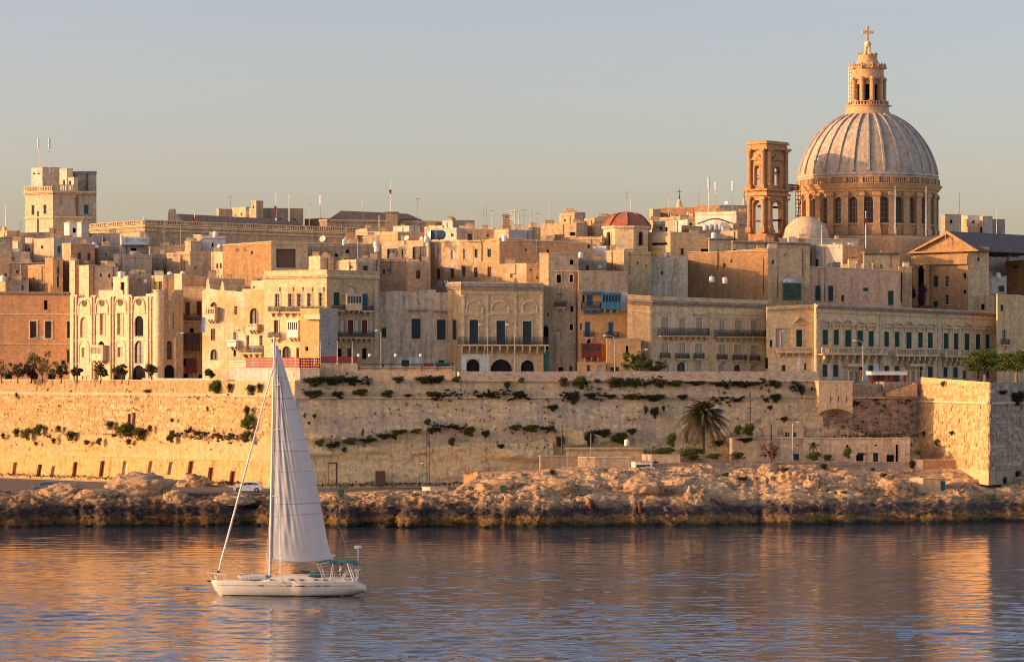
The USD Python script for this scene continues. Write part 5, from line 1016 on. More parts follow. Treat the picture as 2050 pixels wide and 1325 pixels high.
# brown downpipes standing on the golden wall and the rough house
for x, y0, y1, Y in ((1528.5, 517, 588, 472.2), (1557, 532, 597, 473.2), (1651, 497, 604, 474.5), (1705, 556, 580, 475), (362, 510, 560, 486), (304, 515, 560, 484)):
    mb = MB(); mb.tube([P(x, y1, Y), P(x, y0, Y)], .1, 6); single('downpipe', {1528.5: 'leftmost dark red pipe, at the shaded end of the golden wall', 1557: 'dark red pipe just left of the green bay window', 1651: 'tall dark red pipe between the two dark shutters', 1705: 'short dark pipe above the pink stained plaster', 362: 'black pipe left of the shadowed doorway', 304: 'black pipe on the brown flank left of centre'}[x], 'pipe', mb, 'rust_pipe')

# the temple front
T = house('temple', 'classical church with a bright sunlit pediment and columns at the right', 1828, 1938, 1980, 494, 500, 'stone_warm', mr='stone_gold', sl=.55, sr=.35, d=14, yl=506,
          wins=[(1829, 532, 1854, 612, 'kn'), (1869, 552, 1878, 575, 'G'), (1892, 552, 1899, 574, 'g'), (1892, 590, 1899, 610, 'g'), (1869, 603, 1877, 615, 'G'), (1929, 547, 1934, 557, 'k'), (1929, 580, 1934, 588, 'k'), (1957, 515, 1961, 523, 'k')], coping=False)
f = T.fl
for x in (1835, 1857):
    t = f.t(x); Y = f.Y(x); z1, z0 = Zof(532, Y), Zof(612, Y); mb = MB(); mb.tm(lathe([(.62, 0), (.55, .3), (.5, (z1 - z0) - .7), (.7, z1 - z0 - .4), (.78, z1 - z0)], 14, f.pts(t, z0, .45), True)); T.part('column', mb, 'stone_warm', smooth=40)
strip_on(T, f, 'entablature', 1826, 1938, 513, 530, .5, 'stone_warm'); strip_on(T, f, 'pilaster', 1864, 1867, 530, 616, .12, 'stone_warm')
t0, t1 = f.t(1818), f.t(1962); Ym = f.Y(1899); zt_ = Zof(463, Ym); z0 = Zof(508, f.Y(1825)); z1 = Zof(495, f.Y(1950))
tri = Polygon([(t0, z0), (t1, z0 + .2), (f.t(1899), zt_)]); mb = MB(); f.slab(mb, tri, -.8, .12); T.part('pediment', mb, 'stone_warm')
inn = Polygon([(t0 + 1.3, z0 + .35), (t1 - 1.3, z0 + .55), (f.t(1899), zt_ - .55)]); mb = MB(); f.slab(mb, tri.difference(inn), .1, .85); T.part('raking_cornice', mb, 'stone_warm')
A = [f.pts(t0, z0, -.2), f.pts(f.t(1899), zt_, -.2), f.pts(t1, z0 + .2, -.2)]; dv = np.array([16, 14.0, 0]); mb = MB(); mb.tm(trimesh.convex.convex_hull(np.vstack([A, np.array(A) + dv]))); T.part('roof', mb, 'slate')
roof_prism('slate_roof', 'long dark slate roof running to the right edge behind the temple', [(1964, 496, 0), (1974, 472, 1), (2120, 480, 1), (2120, 501, 0)], 524, 530, 'slate')
mb = MB()
for k, (x, y, w_) in enumerate([(1813, 600, 26), (1838, 596, 20)]):
    pass

# ------------------------------------------------------------------ the domed church
DC = np.array([*P(1737, 0, 526)[:2]]); S = 526 / F
zz = lambda py: Zof(py, 526)
T = Thing('church', 'great domed basilica with a ribbed stone dome and lantern', 'church', (*DC, 28))
C3 = lambda z: (DC[0], DC[1], z)
base = lathe([(152 * S, 28), (152 * S, zz(484)), (147 * S, zz(478))], 56, C3(0)); T.part('base', base, 'church_stone')
# drum wall with 28 round-headed windows, each bay a slab of its own bent ring
NB = 28; R0 = 136 * S; zb0, zt0 = zz(478), zz(391)
drum = MB(); ang = lambda k: -math.pi / 2 + (k + .5) * 2 * math.pi / NB
for k in range(NB):
    a0, a1 = ang(k) - math.pi / NB, ang(k) + math.pi / NB
    f = Face(DC + R0 * np.array([math.cos(a0), math.sin(a0)]), DC + R0 * np.array([math.cos(a1), math.sin(a1)]))
    t = f.L / 2; hole = arch(t - f.L * .275, t + f.L * .275, zz(453), zz(402), 10)
    f.slab(drum, sbox(0, zb0, f.L, zt0).difference(hole), -.9, 0)
    if math.sin(ang(k)) > .35: continue
    mb = MB(); f.slab(mb, hole.buffer(.05, join_style=2), -.75, -.68); w = T.part('window', mb, 'brown_opening')
    mb = MB(); b = hole.bounds; f.slab(mb, unary_union([sbox(b[0] + (b[2] - b[0]) * q - .04, b[1], b[0] + (b[2] - b[0]) * q + .04, b[3]) for q in (.33, .67)] + [sbox(b[0], b[1] + (b[3] - b[1]) * q - .04, b[2], b[1] + (b[3] - b[1]) * q + .04) for q in (.2, .4, .6, .8)]).intersection(hole), -.66, -.58); T.part('lattice', mb, 'grey_metal', w)
    mb = MB(); f.slab(mb, hole.buffer(.32, join_style=1).difference(hole.buffer(.02)), -.03, .14); T.part('surround', mb, 'church_stone', w)
    mb = MB(); f.box(mb, t - f.L * .36, t + f.L * .36, zz(457), zz(453.6), -.05, .35); T.part('sill', mb, 'church_stone', w)
T.part('drum', drum, 'church_stone')
for k in range(NB):
    a = ang(k) - math.pi / NB; n = np.array([math.cos(a), math.sin(a)])
    if n[1] > .35: continue
    u = np.array([-n[1], n[0]]); c = DC + R0 * n; f = Face(c - u * .62, c + u * .62)
    mb = MB(); f.box(mb, 0, f.L, zb0 + .1, zt0 - .1, -.2, .42); f.box(mb, -.15, f.L + .15, zt0 - .9, zt0 - .35, -.2, .62); f.box(mb, -.14, f.L + .14, zb0 + .1, zb0 + 1.3, -.2, .58); T.part('pilaster', mb, 'church_stone')
cor = lathe([(130 * S, zz(391)), (138 * S, zz(391)), (139 * S, zz(387)), (142 * S, zz(385)), (146 * S, zz(379)), (148 * S, zz(377)), (148 * S, zz(375.5)), (130 * S, zz(374))], 84, C3(0)); T.part('cornice', cor, 'church_stone')
mb = MB()
for k in range(NB * 7):
    a = ang(0) - math.pi / NB + k * 2 * math.pi / (NB * 7); n = np.array([math.cos(a), math.sin(a)])
    if n[1] > .3: continue
    u = np.array([-n[1], n[0]]); c = DC + 141.5 * S * n; w_ = .42 if k % 7 == 0 else .13; f = Face(c - u * w_, c + u * w_); f.box(mb, 0, f.L, zz(374.3), zz(364), -.3, .05 + (.12 if k % 7 == 0 else 0))
T.part('balustrade', mb, 'church_stone'); T.part('balustrade_rail', lathe([(138.6 * S, zz(364)), (142.6 * S, zz(364)), (142.6 * S, zz(362)), (138.6 * S, zz(362)), (138.6 * S, zz(364))], 84, C3(0)), 'church_stone')
prof = [(139, 374), (139.5, 362), (138.3, 355), (136.3, 343), (131.5, 325.6), (123, 304.7), (114, 289), (100, 270), (82.5, 252.6), (62, 239), (46, 231.5)]
from scipy.interpolate import PchipInterpolator
pi_ = PchipInterpolator([-p[1] for p in prof], [p[0] for p in prof]); ys_ = np.linspace(374, 231.5, 46)
T.part('dome', lathe([(float(pi_(-y)) * S, zz(y)) for y in ys_], 112, C3(0)), 'dome_stone', smooth=True)
for k in range(NB):
    a = ang(k) ; n = np.array([math.cos(a), math.sin(a)])
    if n[1] > .5: continue
    u = np.array([-n[1], n[0]]); mb = MB(); yy = np.linspace(352, 233, 26); P4 = []
    for y in yy:
        r_ = float(pi_(-y)) * S; w_ = .30 * (r_ / (137 * S)) ** .5 * 1.15; z = zz(y)
        slope = (float(pi_(-y + .5)) - float(pi_(-y - .5))); nn = np.array([1, -slope]); nn = nn / np.linalg.norm(nn)
        for du, dr in ((-w_ * .8, -.1), (-w_ * .6, .26), (w_ * .6, .26), (w_ * .8, -.1)):
            q = DC + n * (r_ + dr * nn[0]) + u * du; P4.append([q[0], q[1], z + dr * max(nn[1], 0)])
    ff = []
    for i in range(len(yy) - 1):
        for j in range(4):
            q = [i * 4 + j, i * 4 + (j + 1) % 4, (i + 1) * 4 + (j + 1) % 4, (i + 1) * 4 + j]; ff += [[q[0], q[1], q[2]], [q[0], q[2], q[3]]]
    mb.add(P4, ff); T.part('rib', mb, 'dome_stone')
T.part('dome_ring', lathe([(136 * S, zz(360)), (141 * S, zz(358)), (141 * S, zz(355)), (136 * S, zz(353))], 84, C3(0)), 'dome_stone')
# lantern
T.part('gallery', lathe([(46 * S, zz(234)), (47.5 * S, zz(231)), (47 * S, zz(229)), (44 * S, zz(226)), (42.5 * S, zz(222)), (42 * S, zz(216)), (44 * S, zz(214.5)), (44 * S, zz(212.5)), (30 * S, zz(212.5))], 48, C3(0)), 'church_stone')
mb = MB()
for k in range(40):
    a = k * 2 * math.pi / 40; n = np.array([math.cos(a), math.sin(a)]); u = np.array([-n[1], n[0]]); w_ = .3 if k % 5 == 0 else .1; c = DC + 41 * S * n; f = Face(c - u * w_, c + u * w_); f.box(mb, 0, f.L, zz(212.7), zz(205.5 if k % 5 else 203), -.25, .05)
T.part('gallery_balustrade', mb, 'church_stone'); T.part('gallery_rail', lathe([(39.5 * S, zz(206.5)), (42 * S, zz(206.5)), (42 * S, zz(205)), (39.5 * S, zz(205)), (39.5 * S, zz(206.5))], 48, C3(0)), 'church_stone')
NL = 10; RL = 31.5 * S; lan = MB()
for k in range(NL):
    a = -math.pi / 2 + (k + .75) * 2 * math.pi / NL; a0, a1 = a - math.pi / NL, a + math.pi / NL
    f = Face(DC + RL * np.array([math.cos(a0), math.sin(a0)]), DC + RL * np.array([math.cos(a1), math.sin(a1)])); t = f.L / 2; hole = arch(t - f.L * .2, t + f.L * .2, zz(208), zz(171), 10)
    f.slab(lan, sbox(0, zz(213), f.L, zz(160)).difference(hole), -.6, 0)
    if math.sin(a) < .4:
        mb = MB(); f.slab(mb, hole.buffer(.04, join_style=2), -.5, -.44); T.part('lantern_window', mb, 'dark_opening')
        mb = MB(); f.slab(mb, hole.buffer(.2).difference(hole.buffer(.02)), -.02, .12); T.part('lantern_surround', mb, 'church_stone')
    n = np.array([math.cos(a0), math.sin(a0)]); mb = MB(); c = DC + (RL + .12) * n; mb.tube([(*c, zz(213)), (*c, zz(162))], .42, 8); mb.tm(ball((*c, zz(161)), .55, 1)); 
    c2 = DC + (RL + .25) * n; mb.tm(lathe([(.34, 0), (.42, .3), (.2, .6), (.27, .85), (.05, 1.2)], 8, (*c2, zz(140)), True)); T.part('lantern_column', mb, 'church_stone')
T.part('lantern_wall', lan, 'church_stone')
T.part('lantern_cornice', lathe([(30 * S, zz(162)), (34 * S, zz(161)), (35.5 * S, zz(158)), (33 * S, zz(155)), (32 * S, zz(150)), (32 * S, zz(140)), (34.5 * S, zz(138)), (34 * S, zz(135)), (28 * S, zz(134.5)), (25 * S, zz(130)), (21 * S, zz(124)), (18.5 * S, zz(119)), (19 * S, zz(114)), (18 * S, zz(111)), (6 * S, zz(110))], 40, C3(0)), 'church_stone')
mb = MB()
for k in range(20):
    a = k * 2 * math.pi / 20; n = np.array([math.cos(a), math.sin(a)]); mb.tm(lathe([(.2, 0), (.28, .2), (.06, .5)], 6, (*(DC + 33.2 * S * n), zz(136)), True))
    if k % 2 == 0: mb.tm(lathe([(.18, 0), (.26, .2), (.06, .5)], 6, (*(DC + 17.5 * S * n), zz(111.5)), True))
T.part('finials', mb, 'church_stone')
sp = MB()
for k in range(4):
    a = k * math.pi / 2 + .6; n = np.array([math.cos(a), math.sin(a)]); sp.tube([(*(DC + 6.5 * S * n), zz(111)), (*(DC + 5 * S * n), zz(103)), (*(DC + 4.5 * S * n), zz(95))], [.36, .24, .26], 7)
T.part('ball_stand', sp, 'plaster_cream'); T.part('orb', ball(C3(zz(89.5)), 7.2 * S, 3), 'plaster_cream', smooth=True)
f = Face(DC - [9 * S, 0], DC + [9 * S, 0]); L = f.L; cr = unary_union([sbox(L / 2 - 2.6 * S, zz(84), L / 2 + 2.6 * S, zz(55)), sbox(0, zz(67.5), L, zz(62))]); mb = MB(); f.slab(mb, cr, -.25, .25)
for (t_, z_) in ((0, zz(64.8)), (L, zz(64.8)), (L / 2, zz(55))): mb.tm(ball(f.pts(t_, z_, 0), .29, 1))
T.part('cross', mb, 'plaster_cream')
s = Thing('scaffold', 'thin metal scaffold clinging to the left side of the lantern', 'scaffold', P(1703, 205, 524))
mb = MB()
for x in (1699, 1703): mb.tube([P(x, 207, 524), P(x, 136, 524)], .05, 4)
for k in range(10): y = 205 - k * 7.4; mb.tube([P(1697.5, y, 524), P(1706, y, 524)], .04, 4); 
s.part('poles', mb, 'grey_metal')
mb = MB()
for (a, b) in ((1741, 1753),): mb.tube([P(a, 107, 525), P(b, 108, 525)], .04, 4); mb.tube([P(b, 108, 525), P(b, 114, 525)], .04, 4); mb.tube([P(a, 107, 525), P(a - 1, 104, 525)], .04, 4)
mb.tube([P(1768, 212.5, 524), P(1785, 212.5, 524)], .14, 5); s.part('outrigger', mb, 'grey_metal')
# drum bracket and the little dome in front
d_ = Thing('small_dome', 'small smooth pale dome in front of the church drum', 'dome', P(1613, 480, 512)); c = P(1613, 478, 512); s_ = 512 / F
d_.part('dome', lathe([(47 * s_ * math.cos(q), 45 * s_ * math.sin(q)) for q in np.linspace(0, math.pi / 2, 18)], 48, c), 'plaster_cream', smooth=True); d_.part('drum', lathe([(48.5 * s_, -8), (48.5 * s_, -.1), (47.3 * s_, .15)], 48, c), 'stone_gold')
hs('broad lit stone base in front of the church drum', 1716, 1791, 1885, 468, 517, 'stone_warm', mr='stone_gold', sl=.5, sr=.2, yr=474)
hs('low dark vaulted roofs in front of the small dome', 1560, 1560, 1720, 478, 498, 'plaster_grey', sr=.05, yr=480, d=3)
w = Thing('scaffold', 'dark scaffold bridge between the bell tower and the church drum', 'scaffold', P(1586, 376, 520)); mb = MB()
for y in (370, 375, 379): mb.tube([P(1577, y, 520), P(1600, y + 2, 520)], .16, 5)
for k in range(7): x = 1579 + k * 3.4; mb.tube([P(x, 370, 520), P(x + 1, 380, 520)], .1, 4)
for x in (1593, 1598, 1603): mb.tube([P(x, 372, 519), P(x, 452, 519)], .07, 4)
for k in range(9): mb.tube([P(1592, 384 + k * 8, 519), P(1604, 384 + k * 8, 519)], .06, 4)
mb.tube([P(1593, 450, 519), P(1603, 400, 519)], .06, 4); w.part('poles', mb, 'iron')

# ------------------------------------------------------------------ bell tower, open arches to the sky
T = Thing('bell_tower', 'square orange stone bell tower with two tiers of open arches', 'bell tower', P(1535, 466, 515))
c = P(1534, 0, 511)[:2]; th = math.radians(38); uL, uR = np.array([-math.cos(th), math.sin(th)]), np.array([math.sin(th), math.cos(th)])
uR = np.array([math.cos(math.radians(46)), math.sin(math.radians(46))]); uL = np.array([-math.cos(math.radians(38)), math.sin(math.radians(38))])
def reach(px, u): k = (px - CX) / F; s = (k * c[1] - c[0]) / (u[0] - k * u[1]); return s
sL, sR = reach(1498, uL), reach(1576, uR); a, b = c + uL * sL, c + uR * sR; e = a + b - c
zt_ = lambda y: Zof(y, 511)
faces = [Face(a, c), Face(c, b), Face(b, e), Face(e, a)]
low, up = MB(), MB()
for i, f in enumerate(faces):
    t = f.L / 2; w_ = f.L * (.22 if i < 2 else .36)
    h1 = arch(t - w_, t + w_, zt_(465), zt_(400), 12); h2 = arch(t - w_ * (.62 if i < 2 else 1), t + w_ * (.62 if i < 2 else 1), zt_(370), zt_(331), 12)
    f.slab(low, sbox(.003, zt_(520), f.L - .003, zt_(391)).difference(h1), -.8, 0); f.slab(up, sbox(.003, zt_(379), f.L - .003, zt_(287)).difference(h2), -.75, 0)
    if i < 2:
        mb = MB(); f.slab(mb, h1.buffer(.35, join_style=1).difference(h1.buffer(.02)).intersection(sbox(0, zt_(462), f.L, 99)), -.03, .16); T.part('arch', mb, 'tower_stone')
        mb = MB(); f.slab(mb, h2.buffer(.28, join_style=1).difference(h2.buffer(.02)).intersection(sbox(0, zt_(372), f.L, 99)), -.03, .16); T.part('arch', mb, 'tower_stone')
        ped = Polygon([(t - w_ * 1.25, zt_(320)), (t + w_ * 1.25, zt_(320)), (t + w_ * 1.25, zt_(318)), (t + w_ * .4, zt_(309)), (t - w_ * .4, zt_(309)), (t - w_ * 1.25, zt_(318))]); mb = MB(); f.slab(mb, ped, -.03, .42); f.slab(mb, disc(t, zt_(316), .28), .4, .5); T.part('pediment', mb, 'tower_stone')
        for q in (.1, .86 if i == 0 else .9):
            for (y0, y1) in ((297, 378), (394, 464)):
                t_ = f.L * q; mb = MB(); z1, z0 = zt_(y0), zt_(y1); mb.tube([f.pts(t_, z0, .2), f.pts(t_, z1 - .5, .2)], .42, 10); f.box(mb, t_ - .55, t_ + .55, z1 - .5, z1, -.1, .75); f.box(mb, t_ - .55, t_ + .55, z0 - .1, z0 + .9, -.1, .75); T.part('column', mb, 'tower_stone')
T.part('lower_tier', low, 'tower_stone'); T.part('upper_tier', up, 'tower_stone')
foot = Polygon([tuple(c), tuple(b), tuple(e), tuple(a)])
for nm, y1, y0, g in (('mid_cornice', 391.3, 386, .45), ('mid_cornice', 386.2, 381, .15), ('mid_cornice', 381.2, 378.2, .75), ('top_cornice', 299, 295, .55), ('top_cornice', 287.4, 284, .3), ('parapet', 284.2, 281.5, .1)):
    g_ = foot.buffer(g, join_style=2); 
    if nm in ('top_cornice', 'parapet') and y1 < 290: T.part(nm, extrude(g_, zt_(y1), zt_(y0)), 'tower_stone')
    else: T.part(nm, extrude(g_.difference(foot.buffer(-1.0, join_style=2)), zt_(y1), zt_(y0)), 'tower_stone')
T.part('floor', extrude(foot.buffer(-.5), zt_(388), zt_(384)), 'tower_stone')
cc = (c + e) / 2
for z, r_, lab in ((zt_(452), 1.15, 'large green bronze bell in the lower tier of the bell tower'), (zt_(362), .75, 'smaller bell in the upper tier of the bell tower')):
    m_ = lathe([(r_, 0), (r_ * .82, r_ * .35), (r_ * .62, r_ * 1.1), (r_ * .5, r_ * 1.5), (.05, r_ * 1.75)], 18, (*cc, z), True); single('bell', lab, 'bell', m_, 'bronze', smooth=40)
w = Thing('timber_frame', 'wooden bell frame crossing the open arches of the bell tower', 'frame', (*cc, zt_(464))); mb = MB()
mb.tube([(*(cc + uL * 3), zt_(440)), (*(cc - uL * 3), zt_(440))], .2, 5); mb.tube([(*(cc + uR * 3), zt_(412)), (*(cc - uR * 3), zt_(412))], .22, 5); mb.tube([(*(cc + uR * 2), zt_(462)), (*(cc - uR * 2), zt_(415))], .16, 5); mb.tube([(*(cc + uL * 2.6), zt_(356)), (*(cc - uL * 2.6), zt_(342))], .14, 5); mb.tube([(*(cc + uL * 2.5), zt_(348)), (*(cc - uL * 2.5), zt_(348))], .08, 5); w.part('beams', mb, 'brown_wood')

# ------------------------------------------------------------------ octagonal lantern with the red dome
T = Thing('octagonal_lantern', 'eight-sided yellow stone lantern with a weathered red dome', 'dome', P(1254, 505, 500)); oc = P(1254, 0, 500)[:2]; s_ = 497 / F; R8 = 49 * s_
walls = MB(); zo = lambda y: Zof(y, 497)
for k in range(8):
    a0 = math.radians(-110 - 22.5 * 0 + 45 * k - 22.5 + 12); a1 = a0 + math.pi / 4
    f = Face(oc + R8 * np.array([math.cos(a0), math.sin(a0)]), oc + R8 * np.array([math.cos(a1), math.sin(a1)])); t = f.L / 2; poly = sbox(.003, 38, f.L - .003, zo(453))
    if k % 2 == 1:
        h = arch(t - .55, t + .55, zo(492), zo(464), 10); poly = poly.difference(h)
        if f.n[1] < .2:
            mb = MB(); f.slab(mb, h.buffer(.03, join_style=2), -.5, -.42); w = T.part('window', mb, 'dark_opening'); mb = MB(); b_ = h.bounds
            for i in range(9): f.box(mb, b_[0], b_[2], b_[1] + i * .3 + .05, b_[1] + i * .3 + .1, -.4, -.25)
            T.part('louvres', mb, 'brown_wood', w); mb = MB(); f.slab(mb, h.buffer(.22).difference(h.buffer(.02)).intersection(sbox(0, zo(492), 9, 99)), -.03, .1); T.part('surround', mb, 'stone_cream', w)
    f.slab(walls, poly, -.7, 0); mb = MB(); f.box(mb, -.1, f.L + .1, zo(457) + .003 * k, zo(452.5) + .003 * k, -.4, .28); T.part('cornice', mb, 'stone_pale')
T.part('wall', walls, 'stone_cream')
T.part('dome', lathe([(r_ * s_, zo(y)) for r_, y in ((50, 452), (45, 446), (38, 437), (30, 430), (23.5, 427), (18.5, 425.5), (17, 424.5), (8, 422.5), (.1, 422))], 8, (*oc, 0)), 'red_roof')
for k in range(8):
    a = math.radians(-110 + 45 * k - 22.5 + 12 + 22.5 * 0) ; a = math.atan2(math.sin(a), math.cos(a)); n = np.array([math.cos(k * math.pi / 4), math.sin(k * math.pi / 4)])
    mb = MB(); mb.tube([(*(oc + n * r_ * s_), zo(y) + .03) for r_, y in ((49.8, 452), (45, 446), (38, 437), (30, 430), (20, 426))], .16, 5); T.part('ridge', mb, 'red_roof')
# pointed church spire on the skyline
s = Thing('spire', 'small pointed church spire with an iron cross right of the red dome', 'spire', P(1360, 418, 590)); c = P(1360, 418, 590)
s.part('cone', lathe([(1.0, -2), (.85, 0), (.25, 1.9), (.2, 2.0)], 10, c, True), 'plaster_cream'); mb = MB(); mb.tm(ball(c + [0, 0, 2.3], .22, 1)); mb.tube([c + [0, 0, 2], c + [0, 0, 4.2]], .07, 5); mb.tube([c + [-.5, 0, 3.5], c + [.5, 0, 3.5]], .06, 5); mb.tm(ball(c + [0, 0, 2.8], .15, 1)); s.part('cross', mb, 'iron')
s = Thing('spire', 'pale spire tip half hidden at the left side of the bell tower', 'spire', P(1490, 414, 592)); c = P(1490, 416, 592); s.part('cone', lathe([(.8, -2), (.7, 0), (.12, 2.0)], 10, c, True), 'plaster_cream'); mb = MB(); mb.tube([c + [0, 0, 2], c + [0, 0, 3.6]], .07, 5); mb.tm(ball(c + [0, 0, 2.6], .18, 1)); s.part('cross', mb, 'iron')
# ------------------------------------------------------------------ low buildings on the right foreshore
hs('low brick yard wall with one bright sunlit section on the right foreshore', 1157, 1191, 1262, 916, 424, 'stone_rough', zb=5, mr='stone_rough', sl=.5, sr=.05, d=4, name='yard_house')
hs('brick garden wall at the foot of the cliff, left of the bright sunlit section', 1079, 1082, 1158, 913, 426, 'stone_rough', zb=5, sr=.05, d=2, name='yard_wall')
hs('flat-roofed pale hut behind the brick yard wall', 1133, 1140, 1288, 897, 430, 'stone_cream', zb=5, sr=.02, d=6, name='flat_hut', cor=[(901, .35, .5, 'trim_stone')])
hs('small pale hut with a green door beside the brick yard wall', 1285, 1305, 1362, 911, 425, 'plaster_cream', [(1309, 917, 1318, 928, 'k')], zb=5, sr=.05, d=5, name='flat_hut')
hs('low shed front with a wide green door behind the sunlit rocks', 1264, 1272, 1306, 925, 422, 'white_wash', [(1274, 930, 1302, 944, 'G', 'door')], zb=5, sr=.05, d=2.5, name='shed')
w = Thing('garden_wall', 'long low brick garden wall along the top of the right foreshore', 'wall', P(1430, 935, 423)); f = Face(P(1306, 0, 423)[:2], P(1820, 0, 426)[:2])
mb = MB(); f.slab(mb, sbox(0, 6, f.L, Zof(926, 424)), -.4, 0); w.part('wall', mb, 'plaster_grey'); courses(w, f, 0, f.L, Zof(934, 424), Zof(926.2, 424), .5, .22, 'stone_rough', seed=31, most=300, proud=(.01, .03))
T = hs('long plain cream wall house along the foot of the layered cliff', 1460, 1466, 1822, 878, 432, 'stone_stained', [(1588, 908, 1600, 921, 'G'), (1593, 889, 1597, 892, 'k'), (1637, 889, 1641, 892, 'k'), (1694, 889, 1699, 896, 'k'), (1714, 910, 1729, 923, 'k'), (1748, 906, 1758, 924, 'T', 'door'), (1775, 910, 1790, 924, 'k'), (1793, 888, 1798, 924, 'k'), (1751, 889, 1756, 893, 'k')], zb=6, sr=.04, d=5, name='quay_house')
hs('small cream house with white doors above the long plain wall', 1528, 1531, 1609, 853, 437, 'plaster_cream', [(1556, 858, 1563, 875, 'g'), (1564, 858, 1570, 875, 'w'), (1571, 857, 1582, 875, 'g'), (1587, 858, 1595, 875, 'g')], zb=8, sr=.04, d=4, name='quay_house')
hs('little stone hut with a blue-grey door and a bright left side near the water', 1822, 1848, 1893, 958, on_rock(1868, 988) + .6, 'stone_cream', [(1883, 961, 1893, 990, 'B', 'door')], zb=4, sl=.8, sr=.05, d=4, name='stone_hut', mr='stone_gold')
hs('low plastered bunker wall with a bright left end below the bastion', 1830, 1847, 1940, 921, on_rock(1890, 941) + 1, 'plaster_cream', zb=5, sl=.8, sr=.05, d=3, name='bunker', mr='plaster_brown')
hs('bright cut retaining block at the right end of the road', 928, 956, 966, 951, 414, 'stone_warm', zb=3, sl=.6, d=10, name='retaining_block', yl=948, top_l=[(928, 949), (948, 949), (949, 944), (956, 944)])
hs('small concrete ledge with a bright face beside the road rocks', 845, 861, 896, 976, 406, 'plaster_cream', zb=3, sl=.8, d=1.2, name='ledge')
w = Thing('concrete_steps', 'broad grey concrete landing steps cut in the right foreshore rock', 'steps', P(1290, 1035, 399)); mb = MB()
for k in range(5): mb.box((Xof(1262 - k * 3, 399), 397.6 + k * .55, .4), (Xof(1318 + k * 4, 399), 399 + k * .55, 1.25 + k * .32))
for k in range(8): x = Xof(1328 + k * 3.6, 399); mb.box((x, 397.8, .3), (x + .3, 400, 2.6 - k * .3))
w.part('steps', mb, 'plaster_grey')
# restaurant terrace
T = hs('white terrace wall of the restaurant with red railings on top', 458, 600, 640, 739, 431, 'plaster_white', zb=18, sl=.72, sr=.14, d=4, name='terrace_wall', mr='plaster_cream', yl=736)
T2 = hs('cream terrace wall with steps running right from the restaurant', 640, 640, 912, 733, 434, 'plaster_cream', [(666, 738.5, 671, 745, 'k'), (690, 738.5, 694, 745, 'k')], zb=18, sr=.06, d=2, name='terrace_wall', top_r=[(640, 727), (715, 727), (716, 741), (912, 744)])
def fence(name, label, f, x0, x1, y0, y1, m, group=None, rails=3, mesh=False, dense=.5):
    t0, t1, Y = f.t(x0), f.t(x1), f.Y((x0 + x1) / 2); z1, z0 = Zof(y0, Y), Zof(y1, Y); w = Thing(name, label, 'railing', f.pts((t0 + t1) / 2, z0, 0), group)
    n = max(2, int((t1 - t0) / 2.2))
    for k in range(n + 1): t = t0 + (t1 - t0) * k / n; mb = MB(); f.box(mb, t - .04, t + .04, z0, z1, -.04, .04); w.part('post', mb, m)
    for k in range(rails): mb = MB(); z = z0 + (z1 - z0) * (k + .6) / (rails - .2); f.box(mb, t0, t1, z - .05 - .06 * mesh, z + .05 + .06 * mesh, .05, .08); w.part('rail', mb, m)
    mb = MB()
    if mesh:
        for t in np.arange(t0, t1, dense): f.box(mb, t, t + dense * .5, z0 + .1, z1 - .1, .01, .04)
        w.part('panel', mb, m)
    return w
fence('red_railing', 'long bright red slatted railing along the white restaurant terrace', T.fl, 493, 600, 716, 737, 'red_paint', rails=4, mesh=True, dense=.22)
fence('red_railing', 'right end of the red railing, past the corner of the white terrace', T.fr, 601, 640, 717, 738, 'red_paint', rails=4, mesh=True, dense=.26)
fence('red_railing', 'dark red railing and chairs in front of the grey-sided annex', T2.fr, 642, 716, 714, 727, 'red_paint', rails=3, mesh=True, dense=.34)
fence('white_railing', 'thin white railing at the left end of the restaurant terrace', T.fl, 460, 492, 722, 736, 'white_metal', rails=3)
fence('street_railing', 'dark green street railing with a flat canopy edge right of the restaurant', T2.fr, 718, 906, 727, 742, 'iron', rails=2)
fence('street_railing', 'thin grey railing in front of the archways of the niche palazzo', Face(P(284, 0, 447)[:2], P(424, 0, 436)[:2]), 285, 422, 757, 766, 'grey_metal', rails=2)
f = Face(P(820, 0, 437)[:2], P(910, 0, 438)[:2])
mb = MB(); f.box(mb, f.t(846), f.t(866), 21, Zof(727, 437), 0, 1.2); single('awning', 'dark red awning stall below the stained house', 'stall', mb, 'red_wood')
mb = MB(); f.box(mb, f.t(872), f.t(899), 21, Zof(728, 437), 0, 1.0); f.box(mb, f.t(870), f.t(907), Zof(728, 437), Zof(726, 437), -.2, 1.6); single('kiosk', 'dark green covered kiosk between the stained house and the arched palazzo', 'kiosk', mb, 'sail_cover')
# bus shelter
w = Thing('bus_shelter', 'white flat-roofed bus shelter on red posts left of the bright bastion', 'bus shelter', P(1778, 760, 446)); f = Face(P(1742, 0, 446)[:2], P(1814, 0, 447)[:2])
mb = MB(); f.box(mb, 0, f.L, Zof(750.5, 446), Zof(744, 446), -2.2, .6); f.box(mb, -.1, f.L + .1, Zof(744, 446), Zof(743, 446), -2.3, .7); w.part('roof', mb, 'white_metal')
for x in (1745, 1773, 1783, 1811): t = f.t(x); mb = MB(); f.box(mb, t - .17, t + .17, 19.6, Zof(750.6, 446), 0.05, .4); w.part('post', mb, 'red_paint')
mb = MB(); f.box(mb, .5, f.L - .5, 20.2, Zof(751, 446), -1.9, -1.85); w.part('back_panel', mb, 'glass')

